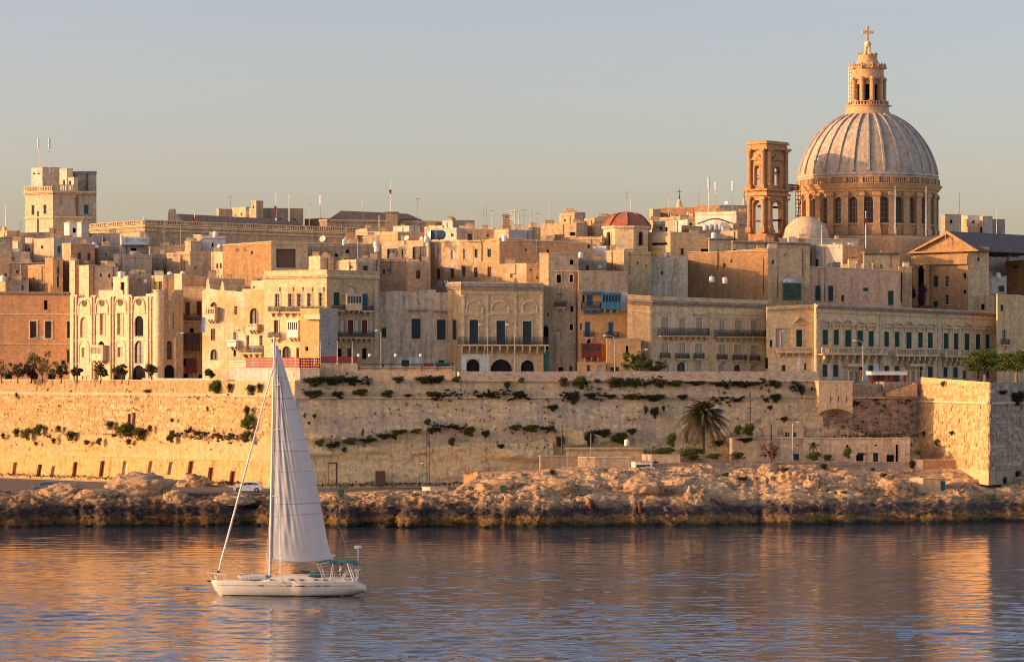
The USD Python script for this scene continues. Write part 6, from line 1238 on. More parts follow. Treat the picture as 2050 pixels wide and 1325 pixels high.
# ------------------------------------------------------------------ street lamps, poles, masts, flags
def lamp(label, x, y0, y1, Y, arm=0, m='grey_metal', globe=False, group=None, r=.07):
    b, t = P(x, y1, Y), P(x, y0, Y); w = Thing('street_lamp', label, 'street lamp', b, group); mb = MB(); mb.tube([b, b + [0, 0, .8]], r * 1.7, 7)
    if globe: mb.tube([b, t], r, 7); w.part('pole', mb, m); w.part('globe', ball(t + [0, 0, .22], .27, 2), 'white_paint', smooth=True)
    else:
        a = arm; mb.tube([b, t - [0, 0, .7], t - [0, 0, .2] + [a * .15, 0, 0], t + [a * .45, 0, 0], t + [a, 0, .06]], r, 7); w.part('pole', mb, m)
        h = MB(); h.tm(ball(t + [a * 1.12, 0, .02], .3, 2, (1.15, .5, .35))); w.part('head', h, 'white_metal', smooth=True)
lamp('tall street lamp in front of the red enclosed balcony at the left', 351, 667, 762, 446, 1.0)
lamp('street lamp among the small trees at the far left', 60, 675, 764, 466, 2.0)
lamp('street lamp with a bright head in front of the corner house', 763, 662, 742, 440, -.6)
lamp('curved street lamp before the three-window palazzo, right of its middle window', 1030, 650, 742, 441, -1.0, r=.05); lamp('curved street lamp before the three-window palazzo, left of its middle window', 976, 650, 742, 441, -1.0, r=.05)
lamp('tall lamp with a long arm in front of the blue balcony house', 1231, 672, 745, 442, -1.4); lamp('lamp head standing out beside the leafy street tree', 1283, 700, 745, 441, .8)
lamp('tall slender lamp in front of the second row of green shutters', 1728, 682, 762, 446, -1.2)
for x, lab in ((718, 'white globe lamp nearest the grey-sided annex'), (740, 'white globe lamp second from the grey-sided annex'), (792, 'white globe lamp at the left edge of the whitewashed band'), (842, 'white globe lamp in front of the dark shuttered window')): lamp(lab, x, 714, 742, 436, globe=True, m='sail_cover', r=.06)
lamp('tall purple-grey lamp post standing among the palm garden at the right', 1587, 845, 922, 424, .7, r=.09); lamp('green lamp post by the road left of the retaining block', 845, 927, 975, 419, 0.1, 'green_paint', r=.05); lamp('short lamp post with an orange sign right of the sail', 651, 940, 977, 418, 0.05, 'green_paint', r=.05)
mb = MB(); f = Face(P(648, 0, 417.8)[:2], P(655, 0, 417.8)[:2]); f.box(mb, 0, f.L, Zof(945, 418), Zof(935, 418), -.03, .03); single('road_sign', 'small orange road sign on the short lamp post right of the sail', 'sign', mb, 'stone_warm')
mb = MB(); mb.tube([P(931, 948, 415), P(931, 931, 415)], .05, 5); single('marker_post', 'thin orange post standing on the retaining block', 'post', mb, 'red_paint')
def pole(label, x, y0, y1, Y, r=.09, flag=None, m='white_metal', cat='flagpole'):
    b, t = P(x, y1, Y), P(x, y0, Y); w = Thing('flagpole' if cat == 'flagpole' else 'pole', label, cat, b); mb = MB(); mb.tube([b, (b + t) / 2, t], [r, r * .85, r * .5], 6); mb.tm(ball(t, r * 1.2, 1)); w.part('pole', mb, m)
    if flag:
        fy0, fy1, c1 = flag; z1, z0 = Zof(fy0, Y), Zof(fy1, Y); n = 8; v, fc = [], []
        for i in range(n + 1):
            for j, o in enumerate((0.03, -.2, -.36)): v.append([b[0] + o + .1 * math.sin(i * .9 + j), Y - .1 + .18 * math.sin(i * 1.3 + j * 1.7), z1 + (z0 - z1) * i / n])
        for i in range(n):
            for j in range(2): q = [i * 3 + j, i * 3 + j + 1, i * 3 + j + 4, i * 3 + j + 3]; fc += [[q[0], q[1], q[2]], [q[0], q[2], q[3]]]
        fc = np.array(fc); w.part('flag', (np.array(v), np.vstack([fc, fc[:, ::-1]])), c1)
pole('left one of two tall white flagpoles on the flat-topped grey building', 553, 384, 452, 560, .13, (412, 436, 'flag_red')); pole('right one of two tall white flagpoles on the flat-topped grey building', 579, 386, 453, 560, .13)
pole('thin flagpole on the block of the mansard roof with a small red flag', 783, 362, 424, 565, .1, (380, 388, 'flag_red')); pole('short flagpole with a hanging red flag at the corner of the balustraded building', 288, 432, 475, 540, .09, (452, 470, 'flag_red')); pole('flagpole with a red flag in front of the dark pitched roof', 389, 422, 472, 535, .1, (436, 452, 'flag_red'))
pole('white flagpole with a red flag in front of the church drum', 1733.5, 424, 496, 488, .1, (437, 448, 'flag_red')); pole('tall pale pole in front of the church drum, left of the other', 1792, 374, 468, 500, .08); pole('tall pale pole in front of the right edge of the church drum', 1854, 375, 472, 504, .08); pole('tall pale pole standing right of the church, behind the temple', 1921, 386, 466, 540, .08)
pole('tall pole with a small aerial on top behind the slate roof', 1995, 419, 472, 545, .1); pole('short white pole in front of the small dome', 1644.5, 452, 490, 490, .09); pole('thin pale pole at the far left edge beside the square tower', 11, 413, 458, 548, .1); pole('thin white pole on the sunlit wall beside the temple pediment', 1893.5, 464, 490, 497, .05)
pole('dark slim pole on the low vaulted roofs left of the small dome', 1543, 458, 502, 487, .09, m='iron', cat='pole')
for k, (x, y) in enumerate([(475, 695), (459, 690), (505, 684), (592, 688), (629, 688), (641, 684), (675, 685), (705, 684)]): pole(['slim white pole on the white terrace, leftmost but one', 'slim white pole at the left end of the white terrace', 'slim white pole beside the left edge of the corner house', 'slim white pole right of the sail top', 'slim white pole left of the annex corner', 'white pole at the corner of the annex', 'white pole in front of the grey side of the annex', 'white pole right of the grey side of the annex'][k], x, y, 730, 430.5, .045, cat='pole')
# electricity post on the cliff and the garden pole
for x, y0, y1, Y, lab in ((1502, 783, 858, 434, 'dark weathered wooden post on the layered cliff right of the palm'), (1544, 850, 888, 428, 'rusty post beside the small cream house with white doors'), (1125, 850, 912, 424, 'leaning rusty pipe on the cliff by the flat-roofed hut'), (1511, 845, 905, 426, 'thin grey pole in the garden right of the palm'), (1183, 868, 910, 424, 'thin pole on the flat-roofed hut'), (1136, 905, 948, 423, 'thin pale pole in front of the brick garden wall')):
    mb = MB(); b, t = P(x, y1, Y), P(x, y0, Y); mb.tube([b, t], .1 if 'thin' not in lab else .045, 6)
    if 'weathered' in lab:
        for q in (.75, .55): z = b[2] + (t[2] - b[2]) * q; mb.tube([(b[0] - .5, Y, z), (b[0] + .5, Y, z)], .06, 5)
    single('post', lab, 'post', mb, 'brown_wood' if 'wooden' in lab else 'rust_pipe' if 'rusty' in lab else 'grey_metal')

# aerials: one built, the others referenced
def proto_copy(first, name, label, cat, o, s=1.0, rz=0, group=None):
    """A further copy of a thing, with its parts."""
    p = uniq('/World', name); x = UsdGeom.Xform.Define(stage, p); x.AddTranslateOp().Set(Gf.Vec3d(*map(float, o))); x.AddRotateZOp().Set(float(rz)); x.AddScaleOp().Set(Gf.Vec3f(*([s] * 3 if np.ndim(s) == 0 else map(float, s))))
    x.GetPrim().GetReferences().AddInternalReference(first); x.GetPrim().SetInstanceable(True); tags(x.GetPrim(), label, cat, group); return p
UsdGeom.Scope.Define(stage, '/World/Kinds')
def kind_class(name):
    p = f'/World/Kinds/{name}'; c = stage.CreateClassPrim(p); return p
class Kind(Thing):
    def __init__(s, name): s.o = np.zeros(3); s.path = kind_class(name)
stage.RemovePrim('/World/Kinds')
stage.CreateClassPrim('/kinds')
def kind_class(name): p = f'/kinds/{name}'; stage.DefinePrim(p, 'Xform').SetSpecifier(Sdf.SpecifierClass); return p
KA = []
for v_ in range(3):
    k = Kind(f'aerial_{v_}'); mb = MB(); mb.tube([(0, 0, -1), (0, 0, 4)], .045, 5); k.part('mast', mb, 'grey_metal'); mb = MB()
    if v_ == 0:
        for i in range(7): mb.box((-.7 + i * .22, -.35, 3.58), (-.67 + i * .22, .35, 3.61))
        mb.box((-.75, -.02, 3.57), (.72, .02, 3.62)); mb.box((-.4, -.02, 2.6), (.4, .02, 2.64)); mb.box((-.02, -.4, 2.75), (.02, .4, 2.79))
    elif v_ == 1:
        for i in range(5): mb.box((-.45 + .05 * i, -.02, 2.6 + i * .3), (.45 - .05 * i, .02, 2.64 + i * .3))
    else:
        mb.box((-.14, -.1, 2.8), (.14, .1, 4.6)); mb.box((-.3, -.02, 2.4), (.3, .02, 2.45))
    k.part('head', mb, 'grey_metal' if v_ < 2 else 'white_metal'); KA.append(k.path)
AER = [(462, 430, 0, 552, 'aerial on the dark chimney block behind the pitched roof'), (615, 400, 0, 0, ''), (619, 438, 1, 540, 'aerial left of the bluish mansard roof'), (641, 437, 2, 570, 'white phone mast on the golden lit block'), (727, 433, 1, 530, 'thin aerial in front of the mansard roof'), (836, 436, 0, 552, 'tall aerial right of the mansard roof'), (968, 456, 1, 510, 'tall aerial on the brown roofs left of the brick chimney'), (974, 448, 1, 512, 'second tall aerial left of the brick chimney'), (984, 458, 0, 512, 'aerial next to the left side of the brick chimney'),
       (1023, 470, 1, 497, 'aerial directly right of the brick chimney'), (1031, 462, 0, 515, 'aerial second right of the brick chimney'), (1039, 462, 1, 516, 'aerial third right of the brick chimney'), (1049, 458, 0, 522, 'tall thin aerial halfway from the brick chimney to the roof garden'), (1076, 458, 0, 520, 'aerial left of the straw roof screen'), (1063, 460, 1, 524, 'low aerial on the bristling roofs'), (1101, 447, 1, 512, 'aerial on the straw roof screen'),
       (1254, 422, 1, 497, 'left aerial behind the top of the red dome'), (1262, 424, 0, 503, 'right aerial behind the top of the red dome'), (1338, 420, 1, 558, 'aerial on the rooftop screen left of the spire'), (1399, 412, 2, 556, 'leftmost white phone mast on the panelled rooftop'), (1419, 411, 2, 557, 'short pair of phone masts in the middle of the panelled rooftop'), (1432, 410, 2, 558, 'white phone mast right of the middle of the panelled rooftop'), (1466, 413, 2, 558, 'rightmost white phone mast, nearest the bell tower'),
       (329, 492, 0, 493, 'aerial on the cream roof wall left of the shadowed doorway'), (361, 492, 1, 494, 'aerial left of the golden roof hut'), (648, 470, 1, 500, 'aerial on the rubble-walled house'), (759, 470, 0, 503, 'aerial beside the orange awning'), (41, 478, 0, 500, 'aerial above the small lit hut at the left'), (716, 520, 1, 466, 'aerial on the upper storey behind the corner house'), (873, 500, 1, 480, 'low aerial over the long sunlit row'), (1883, 468, 1, 545, 'aerial at the foot of the drum at the right'), (77, 330, 2, 541, 'left mast on the square tower'), (99, 332, 2, 541, 'right mast on the square tower, with a lamp'), (1350, 470, 0, 500, 'aerial on the wide shaded house')]
for x, y, v_, Y, lab in AER:
    if lab: proto_copy(KA[v_], 'aerial', lab, 'aerial', P(x, y + 2, Y), float(rng.uniform(.8, 1.15)) * (1.15 if v_ == 2 else 1), float(rng.uniform(0, 180)))
# water tanks, dishes
k = Kind('water_tank'); k.part('barrel', lathe([(.0, 0), (.55, 0), (.58, .1), (.58, 1.05), (.5, 1.2), (.2, 1.3), (.01, 1.32)], 16), 'tank_white', smooth=40); k.part('lid', lathe([(.2, 1.31), (.2, 1.4), (.01, 1.42)], 10), 'grey_metal'); KT = k.path
for x, y, Y, lab in [(6, 560, 480, 'white water tank at the left edge on the cream parapet corner'), (431, 472, 497, 'pale water tank on the blue-white roof house'), (340, 553, 475, 'white water tank behind the turret of the niche palazzo'), (366, 552, 474, 'white water tank on the smooth brown house'), (242, 552, 475, 'small water tank on the low canopy house front'), (189, 494, 491, 'small tank on the rubble-covered roof'), (753, 492, 486, 'upper tank at the right end of the rubble-walled house'), (754, 501, 484, 'lower tank at the right end of the rubble-walled house'), (854, 482, 483, 'pale tank left of the blue-ended tank'), (1010, 480, 476, 'white tank on the end of the long sunlit row'),
                     (1162, 514, 465, 'white tank on the shaded house right of the slim tower'), (1412, 458, 507, 'first of the four white tanks left of the bell tower'), (1422, 457, 507, 'second of the four white tanks left of the bell tower'), (1432, 457, 507, 'third of the four white tanks left of the bell tower'), (1441, 457, 507, 'rightmost of the four white tanks left of the bell tower'), (1429, 474, 492, 'small white tank on the lower shaded house'), (1425, 562, 468, 'left white tank in front of the golden wall'), (1451, 564, 468, 'right white tank in front of the golden wall'), (2020, 519, 512, 'white tank on the tall golden house at the right edge'), (1998, 554, 503, 'white tank on the small sunlit house right of the temple'), (690, 487, 486, 'white pot-shaped tank in the middle of the rubble-walled house'), (1255, 888, 428, 'pale blue tank on the flat-roofed hut near the palm')]:
    proto_copy(KT, 'water_tank', lab, 'water tank', P(x, y, Y) - [0, 0, .3], .8 if x != 1255 else .75)
w = Thing('round_tank', 'large lying tank with a pale left end and blue-grey side on the sunlit roof', 'tank', P(872, 478, 488)); mb = MB(); c0, c1 = P(862, 470, 488), P(884, 470, 492); mb.tube([c0, c1], .85, 18); w.part('barrel', mb, 'tank_blue'); mb = MB(); mb.tube([c0 + [-.5, -.05, 0], c0 + [-.1, -.01, 0], c0 + [.01, 0, 0]], [.5, .8, .86], 18); w.part('end_cap', mb, 'tank_white'); mb = MB(); mb.box(c0 + [0, -.5, -1.3], c0 + [.2, .5, -.7]); mb.box(c1 + [-.5, -.5, -1.3], c1 + [-.3, .5, -.7]); w.part('stand', mb, 'iron')
k = Kind('satellite_dish'); k.part('dish', lathe([(.01, 0), (.3, .04), (.5, .13), (.52, .15), (.3, .07), (.01, .03)], 18), 'tank_white', smooth=True); mb = MB(); mb.tube([(0, 0, 0), (0, -.35, .35)], .02, 4); mb.tube([(0, 0, 0), (0, .2, -.5), (0, .25, -.9)], .03, 4); k.part('arm', mb, 'grey_metal'); KD = k.path
def dish(x, y, Y, lab, s=1.2, az=0):
    p = proto_copy(KD, 'satellite_dish', lab, 'satellite dish', P(x, y, Y), s); xf = UsdGeom.Xformable(stage.GetPrimAtPath(p)); xf.ClearXformOpOrder(); 
    for a in ('xformOp:rotateZ', 'xformOp:scale', 'xformOp:translate'): stage.GetPrimAtPath(p).RemoveProperty(a)
    xf.AddTransformOp().Set(Gf.Matrix4d().SetScale(s) * Gf.Matrix4d().SetRotate(Gf.Rotation(Gf.Vec3d(1, 0, 0), 65)) * Gf.Matrix4d().SetRotate(Gf.Rotation(Gf.Vec3d(0, 0, 1), az)) * Gf.Matrix4d().SetTranslate(Gf.Vec3d(*P(x, y, Y))))
for x, y, Y, lab, s, az in [(438, 493, 482, 'white satellite dish left of the big plain block', 1.1, -40), (646, 479, 485, 'large pale dish on the rubble-walled house', 1.8, -20), (814, 477, 482, 'dish on the tall sunlit house with the grid window', 1.5, -30), (843, 478, 482, 'smaller dish on the tall sunlit house, right', 1.1, -20), (291, 563, 474, 'grey dish on the brown grey wall', 1.0, 20), (1201, 534, 464, 'pale dish on the shaded house beside the slim tower', 1.0, -10), (263, 507, 484, 'dish under the small blue hipped roof', 1.1, 10), (1454, 407, 556, 'round dish among the phone masts', 1.2, -30)]: dish(x, y, Y, lab, s * .62, az)
# laundry
w = Thing('laundry_line', 'line of dark and coloured washing below the long sunlit row', 'laundry', P(886, 562, 466)); mb = MB(); mb.tube([P(870, 561, 466), P(902, 560, 466)], .02, 4); w.part('line', mb, 'iron')
for i in range(10): x = 872.5 + i * 2.9; a = P(x, 561, 466); mb = MB(); mb.box(a + [-.1, -.02, -.5 - .2 * (i % 3)], a + [.12, .02, 0]); w.part('cloth', mb, ['iron', 'blue_paint', 'turquoise', 'flag_red', 'banner_blue', 'leaf_purple', 'white_paint', 'tank_blue', 'flag_white', 'iron'][i])
w = Thing('banner', 'long blue and white banner hanging on the white house', 'banner', P(408, 665, 452)); 
for a, b, m_ in ((403, 409.5, 'banner_blue'), (409.5, 413, 'flag_white')): mb = MB(); mb.hexa([P(a, 665, 452.0), P(b, 665, 452.0), P(b, 665, 452.06), P(a, 665, 452.06), P(a + 1, 635, 452.5), P(b + 1, 635, 452.5), P(b + 1, 635, 452.56), P(a + 1, 635, 452.56)]); w.part('cloth', mb, m_)

# ------------------------------------------------------------------ plants
def leaves(n, c, rad, size, r, flat=.55, ragged=False):
    """n small leaf blades spread through an uneven cloud of clumps."""
    k = max(5, n // (70 if ragged else 110)); cc = r.normal(0, 1, (k, 3)); cc /= np.linalg.norm(cc, axis=1, keepdims=True); cc *= (r.random((k, 1)) ** .4) * (.86 if ragged else .66); cr = r.uniform(.14, .34, k) if ragged else r.uniform(.3, .58, k)
    i = r.integers(0, k, n); d = r.normal(0, 1, (n, 3)); d /= np.linalg.norm(d, axis=1, keepdims=True); p = cc[i] + d * cr[i][:, None] * (r.random((n, 1)) ** .4)
    p = p * np.array(rad) + np.array(c); a = r.normal(0, 1, (n, 3)); a[:, 2] *= flat; a /= np.linalg.norm(a, axis=1, keepdims=True); b = np.cross(a, r.normal(0, 1, (n, 3))); b /= np.linalg.norm(b, axis=1, keepdims=True)
    s = size * r.uniform(.6, 1.4, (n, 1)); q = np.stack([p - a * s, p + b * s * .45, p + a * s, p - b * s * .45], 1).reshape(-1, 3); j = np.arange(n)[:, None] * 4
    return q, np.vstack([j + [0, 1, 2], j + [0, 2, 3]])
def twigs(c, rad, r, n=7):
    mb = MB(); c = np.array(c, float)
    for _ in range(n):
        d = r.normal(0, 1, 3); d[2] = abs(d[2]); d /= np.linalg.norm(d); e = c + d * np.array(rad) * .8; mb.tube([c - [0, 0, rad[2] * .5], (c + e) / 2 + r.normal(0, .06, 3), e], [.05, .03, .012], 4)
    return mb
KB = []
for v_, lm in enumerate(['leaf_dark', 'leaf_dark', 'leaf_green', 'leaf_olive', 'leaf_dry']):
    r = np.random.default_rng(50 + v_); k = Kind(f'bush_{v_}'); k.part('foliage', leaves(1000, (0, 0, 0), (1, .75, .95), .10, r), lm); k.part('twigs', twigs((0, 0, 0), (1, .6, .8), r), 'bark'); KB.append(k.path)
def bush(x, y, w, h, v_, label, face=None, Y=None, o=.5, name='bush', cat='bush'):
    if face is None and Y < 421: Y = on_rock(x, y + h * .3) - .3
    Y = Y or face.Y(x); s = Y / F; c = P(x, y, Y); 
    if face is not None: c[:2] += face.n * (o + face.batter * max(0, (face.zt or 0) - c[2]))
    proto_copy(KB[v_], name, label, cat, c, (w / 2 * s * 1.12, max(w, h) / 2 * s * .8, h / 2 * s * 1.2), 0)
UP = 'on the upper part of the shaded rampart'; 
LB = [(436, 776, 34, 32, 2, 'largest round green bush on the sunlit rampart, right of its parapet'), (463, 776, 15, 20, 3, 'narrow bush right of the largest bush on the sunlit rampart'), (505, 780, 26, 22, 3, 'low olive bush left of the mast on the rampart rubble'), (522, 776, 14, 20, 3, 'small bush touching the forestay on the rampart rubble'), (298, 783, 22, 7, 3, 'flat little tuft on the cordon of the sunlit rampart'), (37, 791, 8, 10, 3, 'tiny tuft near the left end of the cordon'), (43, 866, 20, 18, 3, 'small bush low on the sunlit rampart, leftmost but one'), (17, 872, 10, 12, 3, 'tiny bush at the left foot of the sunlit rampart'), (66, 870, 22, 30, 2, 'left one of the paired bushes below the sunlit rampart'), (88, 862, 26, 28, 2, 'right one of the paired bushes below the sunlit rampart'),
      (127, 858, 16, 14, 3, 'small round bush at the foot of the sunlit rampart right of the paired bushes'), (152, 872, 30, 20, 3, 'trailing bush on the golden rock left of centre'), (118, 882, 14, 12, 3, 'tuft below the trailing bush'), (84, 888, 12, 10, 4, 'dry tuft under the paired bushes'), (230, 851, 26, 18, 3, 'bush just below the dark red wall doorway, left'), (262, 862, 44, 34, 2, 'big sprawling bush below the dark red wall doorway'), (290, 868, 36, 26, 3, 'right half of the sprawling bushes below the wall doorway'), (310, 857, 14, 14, 3, 'small bush right of the sprawling bushes'), (210, 884, 16, 18, 2, 'single bush low on the golden rock left of the sprawling bushes'), (268, 884, 18, 12, 3, 'tuft under the sprawling bushes'), (354, 877, 22, 24, 2, 'lone dark bush on the golden rock between the doorway and the mast'), (354, 841, 12, 8, 3, 'tiny tuft on the clean coursed patch of the rampart'), (388, 864, 26, 10, 4, 'dry strip of tufts on the ledge left of the mast'),
      (408, 868, 26, 12, 4, 'second dry strip of tufts left of the mast'), (448, 873, 18, 10, 3, 'tuft on the ledge nearest the mast'), (474, 874, 22, 14, 2, 'dark tuft on the ledge under the tall climber'), (503, 824, 18, 26, 3, 'top of the tall climber beside the forestay'), (506, 848, 34, 34, 2, 'middle of the tall climber beside the forestay'), (504, 874, 30, 26, 2, 'foot of the tall climber beside the forestay'), (424, 818, 8, 10, 3, 'tiny tuft high on the rampart left of the climber'), (186, 886, 18, 14, 4, 'dry tuft in the rock cleft'), (240, 872, 18, 10, 4, 'dry streak of scrub left of the sprawling bushes')]
for x, y, w_, h_, v_, lab in LB: bush(x, y, w_, h_, v_, lab, FL, o=.75 if y > 800 else .35)
RB = [(630, 762, 52, 26, 0, 'left half of the long dark hedge on the shaded rampart'), (668, 760, 60, 24, 0, 'middle of the long dark hedge on the shaded rampart'), (704, 760, 36, 22, 0, 'right end of the long dark hedge on the shaded rampart'), (798, 759, 30, 18, 0, 'short dark hedge in the middle of the shaded rampart top'), (850, 759, 44, 20, 0, 'left half of the second long hedge'), (878, 758, 34, 20, 0, 'right half of the second long hedge'), (914, 760, 24, 16, 2, 'hedge end below the arched palazzo'), (630, 787, 44, 20, 0, 'dark trailing bush under the long hedge'), (678, 788, 24, 14, 0, 'bush on the cordon below the hedge'), (722, 786, 40, 16, 2, 'wide bush on the cordon in the middle of the shaded rampart'), (737, 768, 10, 10, 0, 'small tuft between hedge and cordon'), (776, 789, 30, 18, 2, 'round green bush on the cordon'), (816, 791, 18, 8, 0, 'flat tuft on the cordon'), (866, 790, 40, 14, 4, 'greyish scrub on the cordon'), (984, 788, 18, 12, 0, 'tuft on the cordon under the arched palazzo'),
      (1040, 788, 26, 18, 0, 'scrub on the cordon left of the great climber'), (1015, 770, 14, 24, 0, 'dark streak of ivy below the cobbled slope'), (1043, 762, 18, 14, 2, 'green tuft under the cobbled slope'), (1126, 764, 26, 20, 3, 'olive bush left of the great climber'), (1160, 766, 34, 30, 2, 'green head of the great climber'), (1148, 794, 32, 34, 0, 'dark lower part of the great climber'), (1182, 791, 30, 16, 0, 'scrub right of the great climber'), (1230, 765, 50, 22, 3, 'broad olive hedge under the cobbled slope'), (1268, 766, 36, 20, 2, 'green hedge right of the broad olive hedge'), (1222, 793, 30, 12, 0, 'thin scrub on the cordon under the olive hedge'), (1262, 795, 40, 14, 2, 'green scrub on the cordon under the green hedge'), (1320, 768, 34, 24, 4, 'greyish hanging bush left of the palm'), (1352, 768, 40, 16, 2, 'green hedge above the palm, left'), (1395, 766, 50, 12, 0, 'dark hedge above the palm'), (1440, 768, 40, 12, 0, 'dark hedge right above the palm'), (1500, 768, 60, 10, 0, 'long dark scrub line right of the palm'), (1310, 795, 60, 18, 0, 'wide dark bush on the cordon left of the palm'), (1366, 794, 26, 14, 0, 'tuft on the cordon beside the palm crown'),
      (1105, 815, 28, 18, 0, 'dark overhanging bush above a white patch'), (1308, 824, 20, 30, 0, 'dark drooping ivy on the wall left of the palm'), (1290, 822, 12, 22, 4, 'dry drooping ivy on the wall left of the palm'), (1325, 816, 8, 16, 0, 'tiny hanging tuft left of the palm'), (1555, 770, 26, 16, 0, 'bush on the rampart left of the watch post'), (1604, 780, 18, 24, 0, 'dark upright bush just left of the watch post'), (1552, 795, 30, 22, 0, 'dark bush on the layered cliff left of the watch post'), (1530, 800, 14, 14, 0, 'tuft right of the wooden post'), (1566, 838, 18, 14, 0, 'tuft low on the layered cliff'), (1538, 815, 14, 12, 0, 'small tuft on a rock layer'), (1646, 810, 18, 16, 0, 'tuft below the watch post'),
      (638, 886, 24, 18, 2, 'bush just right of the sail, low on the shaded rampart'), (667, 890, 30, 12, 0, 'dark start of the diagonal line of scrub'), (700, 883, 40, 16, 2, 'first green clump of the diagonal scrub'), (735, 880, 40, 12, 0, 'second clump of the diagonal scrub'), (768, 872, 36, 16, 0, 'third clump of the diagonal scrub'), (788, 872, 18, 22, 2, 'drooping clump of the diagonal scrub'), (800, 863, 40, 12, 0, 'fourth clump of the diagonal scrub'), (832, 863, 30, 12, 2, 'top clump of the diagonal scrub'), (724, 866, 8, 18, 2, 'upright little plant above the diagonal scrub'), (687, 900, 14, 12, 2, 'tuft under the diagonal scrub'), (870, 858, 36, 10, 0, 'thin scrub right of the diagonal line'), (854, 845, 18, 16, 2, 'round tuft under the purple stain'), (902, 884, 18, 20, 2, 'round bush on the rock face in the middle'), (938, 865, 30, 24, 2, 'hanging bush right of the middle of the rock face'), (970, 867, 20, 20, 0, 'dark hanging bush second from the middle'), (1000, 892, 18, 12, 0, 'tuft over a cleft in the rock face'), (906, 853, 30, 10, 0, 'thin scrub above the hanging bushes'),
      (1030, 856, 36, 14, 2, 'scrub line left of the flat-roofed hut'), (1062, 858, 46, 18, 2, 'thick scrub above the brick garden wall'), (1100, 858, 20, 8, 0, 'thin scrub end above the brick garden wall'), (1178, 874, 30, 40, 0, 'dark ivy mound left above the flat-roofed hut'), (1205, 866, 40, 24, 0, 'dark ivy mound above the flat-roofed hut'), (1238, 878, 40, 28, 2, 'green ivy mound beside the pale blue tank'), (1262, 862, 24, 16, 0, 'tuft above the pale blue tank'), (1118, 886, 24, 30, 4, 'grey dry scrub hanging left of the leaning pipe'), (608, 832, 8, 12, 2, 'tiny plant right of the sail edge'), (628, 832, 10, 12, 0, 'second tiny plant right of the sail edge'), (617, 846, 8, 10, 0, 'third tiny plant right of the sail edge')]
for x, y, w_, h_, v_, lab in RB: bush(x, y, w_, h_, v_, lab, FR if x < 1638 else FC, o=.45 if y < 800 else 1.0)
GB = [(1895, 769, 14, 14, 2, 'round tuft growing on the bright face of the bastion', 430), (1890, 886, 16, 16, 2, 'dark tuft at the shaded foot of the bright bastion', 427), (2030, 795, 44, 36, 0, 'big dark bush hanging on the shaded bastion face', 423), (2002, 785, 24, 12, 0, 'small dark bush at the corner of the shaded bastion face', 419), (1862, 866, 10, 10, 0, 'tiny tuft on the rubble slope', 436), (1919, 866, 12, 12, 0, 'tuft beside the edge of bright light on the bastion', 425), (1838, 906, 20, 12, 2, 'tuft at the lower end of the rubble slope', 424),
      (1330, 905, 60, 20, 2, 'broad green garden shrub left of the palm trunk', 428), (1385, 908, 60, 24, 2, 'garden shrub at the foot of the palm', 427), (1345, 882, 26, 34, 2, 'young loose tree left of the palm', 430), (1430, 914, 40, 14, 2, 'low green hedge right of the palm trunk', 424), (1385, 916, 40, 12, 3, 'yellow-green hedge behind the garden wall', 424), (1500, 862, 34, 30, 2, 'round green shrub on the cliff right of the palm', 433), (1478, 862, 20, 24, 2, 'light green shrub nearest the palm', 432), (1495, 880, 40, 14, 0, 'dark shrub under the wooden post', 431), (1375, 870, 10, 36, 0, 'thin ivy stem left of the palm trunk', 430), (1440, 886, 30, 16, 0, 'dark shrub right of the palm trunk', 428), (1475, 912, 40, 16, 3, 'yellowish garden hedge left of the rust-coloured tree', 424), (1630, 914, 40, 20, 2, 'garden shrub left of the small palm', 423), (1656, 916, 28, 14, 3, 'yellow shrub right of the small palm', 423), (1697, 908, 22, 26, 2, 'conical green shrub before the long plain wall', 423), (1725, 910, 24, 10, 4, 'dark thatch-like shrub over a round opening', 424),
      (1570, 942, 26, 14, 3, 'olive tuft on the pale slab of rock', 414), (1648, 934, 24, 14, 3, 'yellow-green tuft on the bare right rocks', 416), (1747, 940, 14, 8, 3, 'tiny tuft on the right rocks', 414), (1768, 952, 22, 12, 3, 'olive tuft left of the stone hut', 411), (1690, 985, 18, 6, 2, 'flat green tuft among the lower right rocks', 408), (1453, 950, 20, 10, 2, 'low green tuft in a rock crack', 414), (1485, 958, 40, 8, 3, 'thin line of grass in a long rock crack', 414), (1826, 930, 22, 18, 3, 'rusty tuft at the left end of the bunker wall', 414), (1955, 938, 40, 26, 0, 'dark green creeping bush under the bastion corner', 414), (1985, 938, 40, 14, 2, 'flat creeping bush right of the dark one', 414), (2010, 962, 18, 22, 0, 'dark bush in a rock cleft at the right edge', 411), (2035, 948, 26, 18, 0, 'rounded bush at the right edge of the rocks', 412), (1105, 945, 16, 10, 3, 'orange-tinted tuft at the foot of the brick garden wall', 420)]
FBA, FBB = Face(WP[3], WP[4], 20.6, .07), Face(WP[4], WP[5], 20.6, .07)
for x, y, w_, h_, v_, lab, Y in GB: bush(x, y, w_, h_, v_, lab, **({'face': FBA if x < 1982 else FBB, 'o': .5} if y < 900 and x > 1845 else {'Y': Y}))
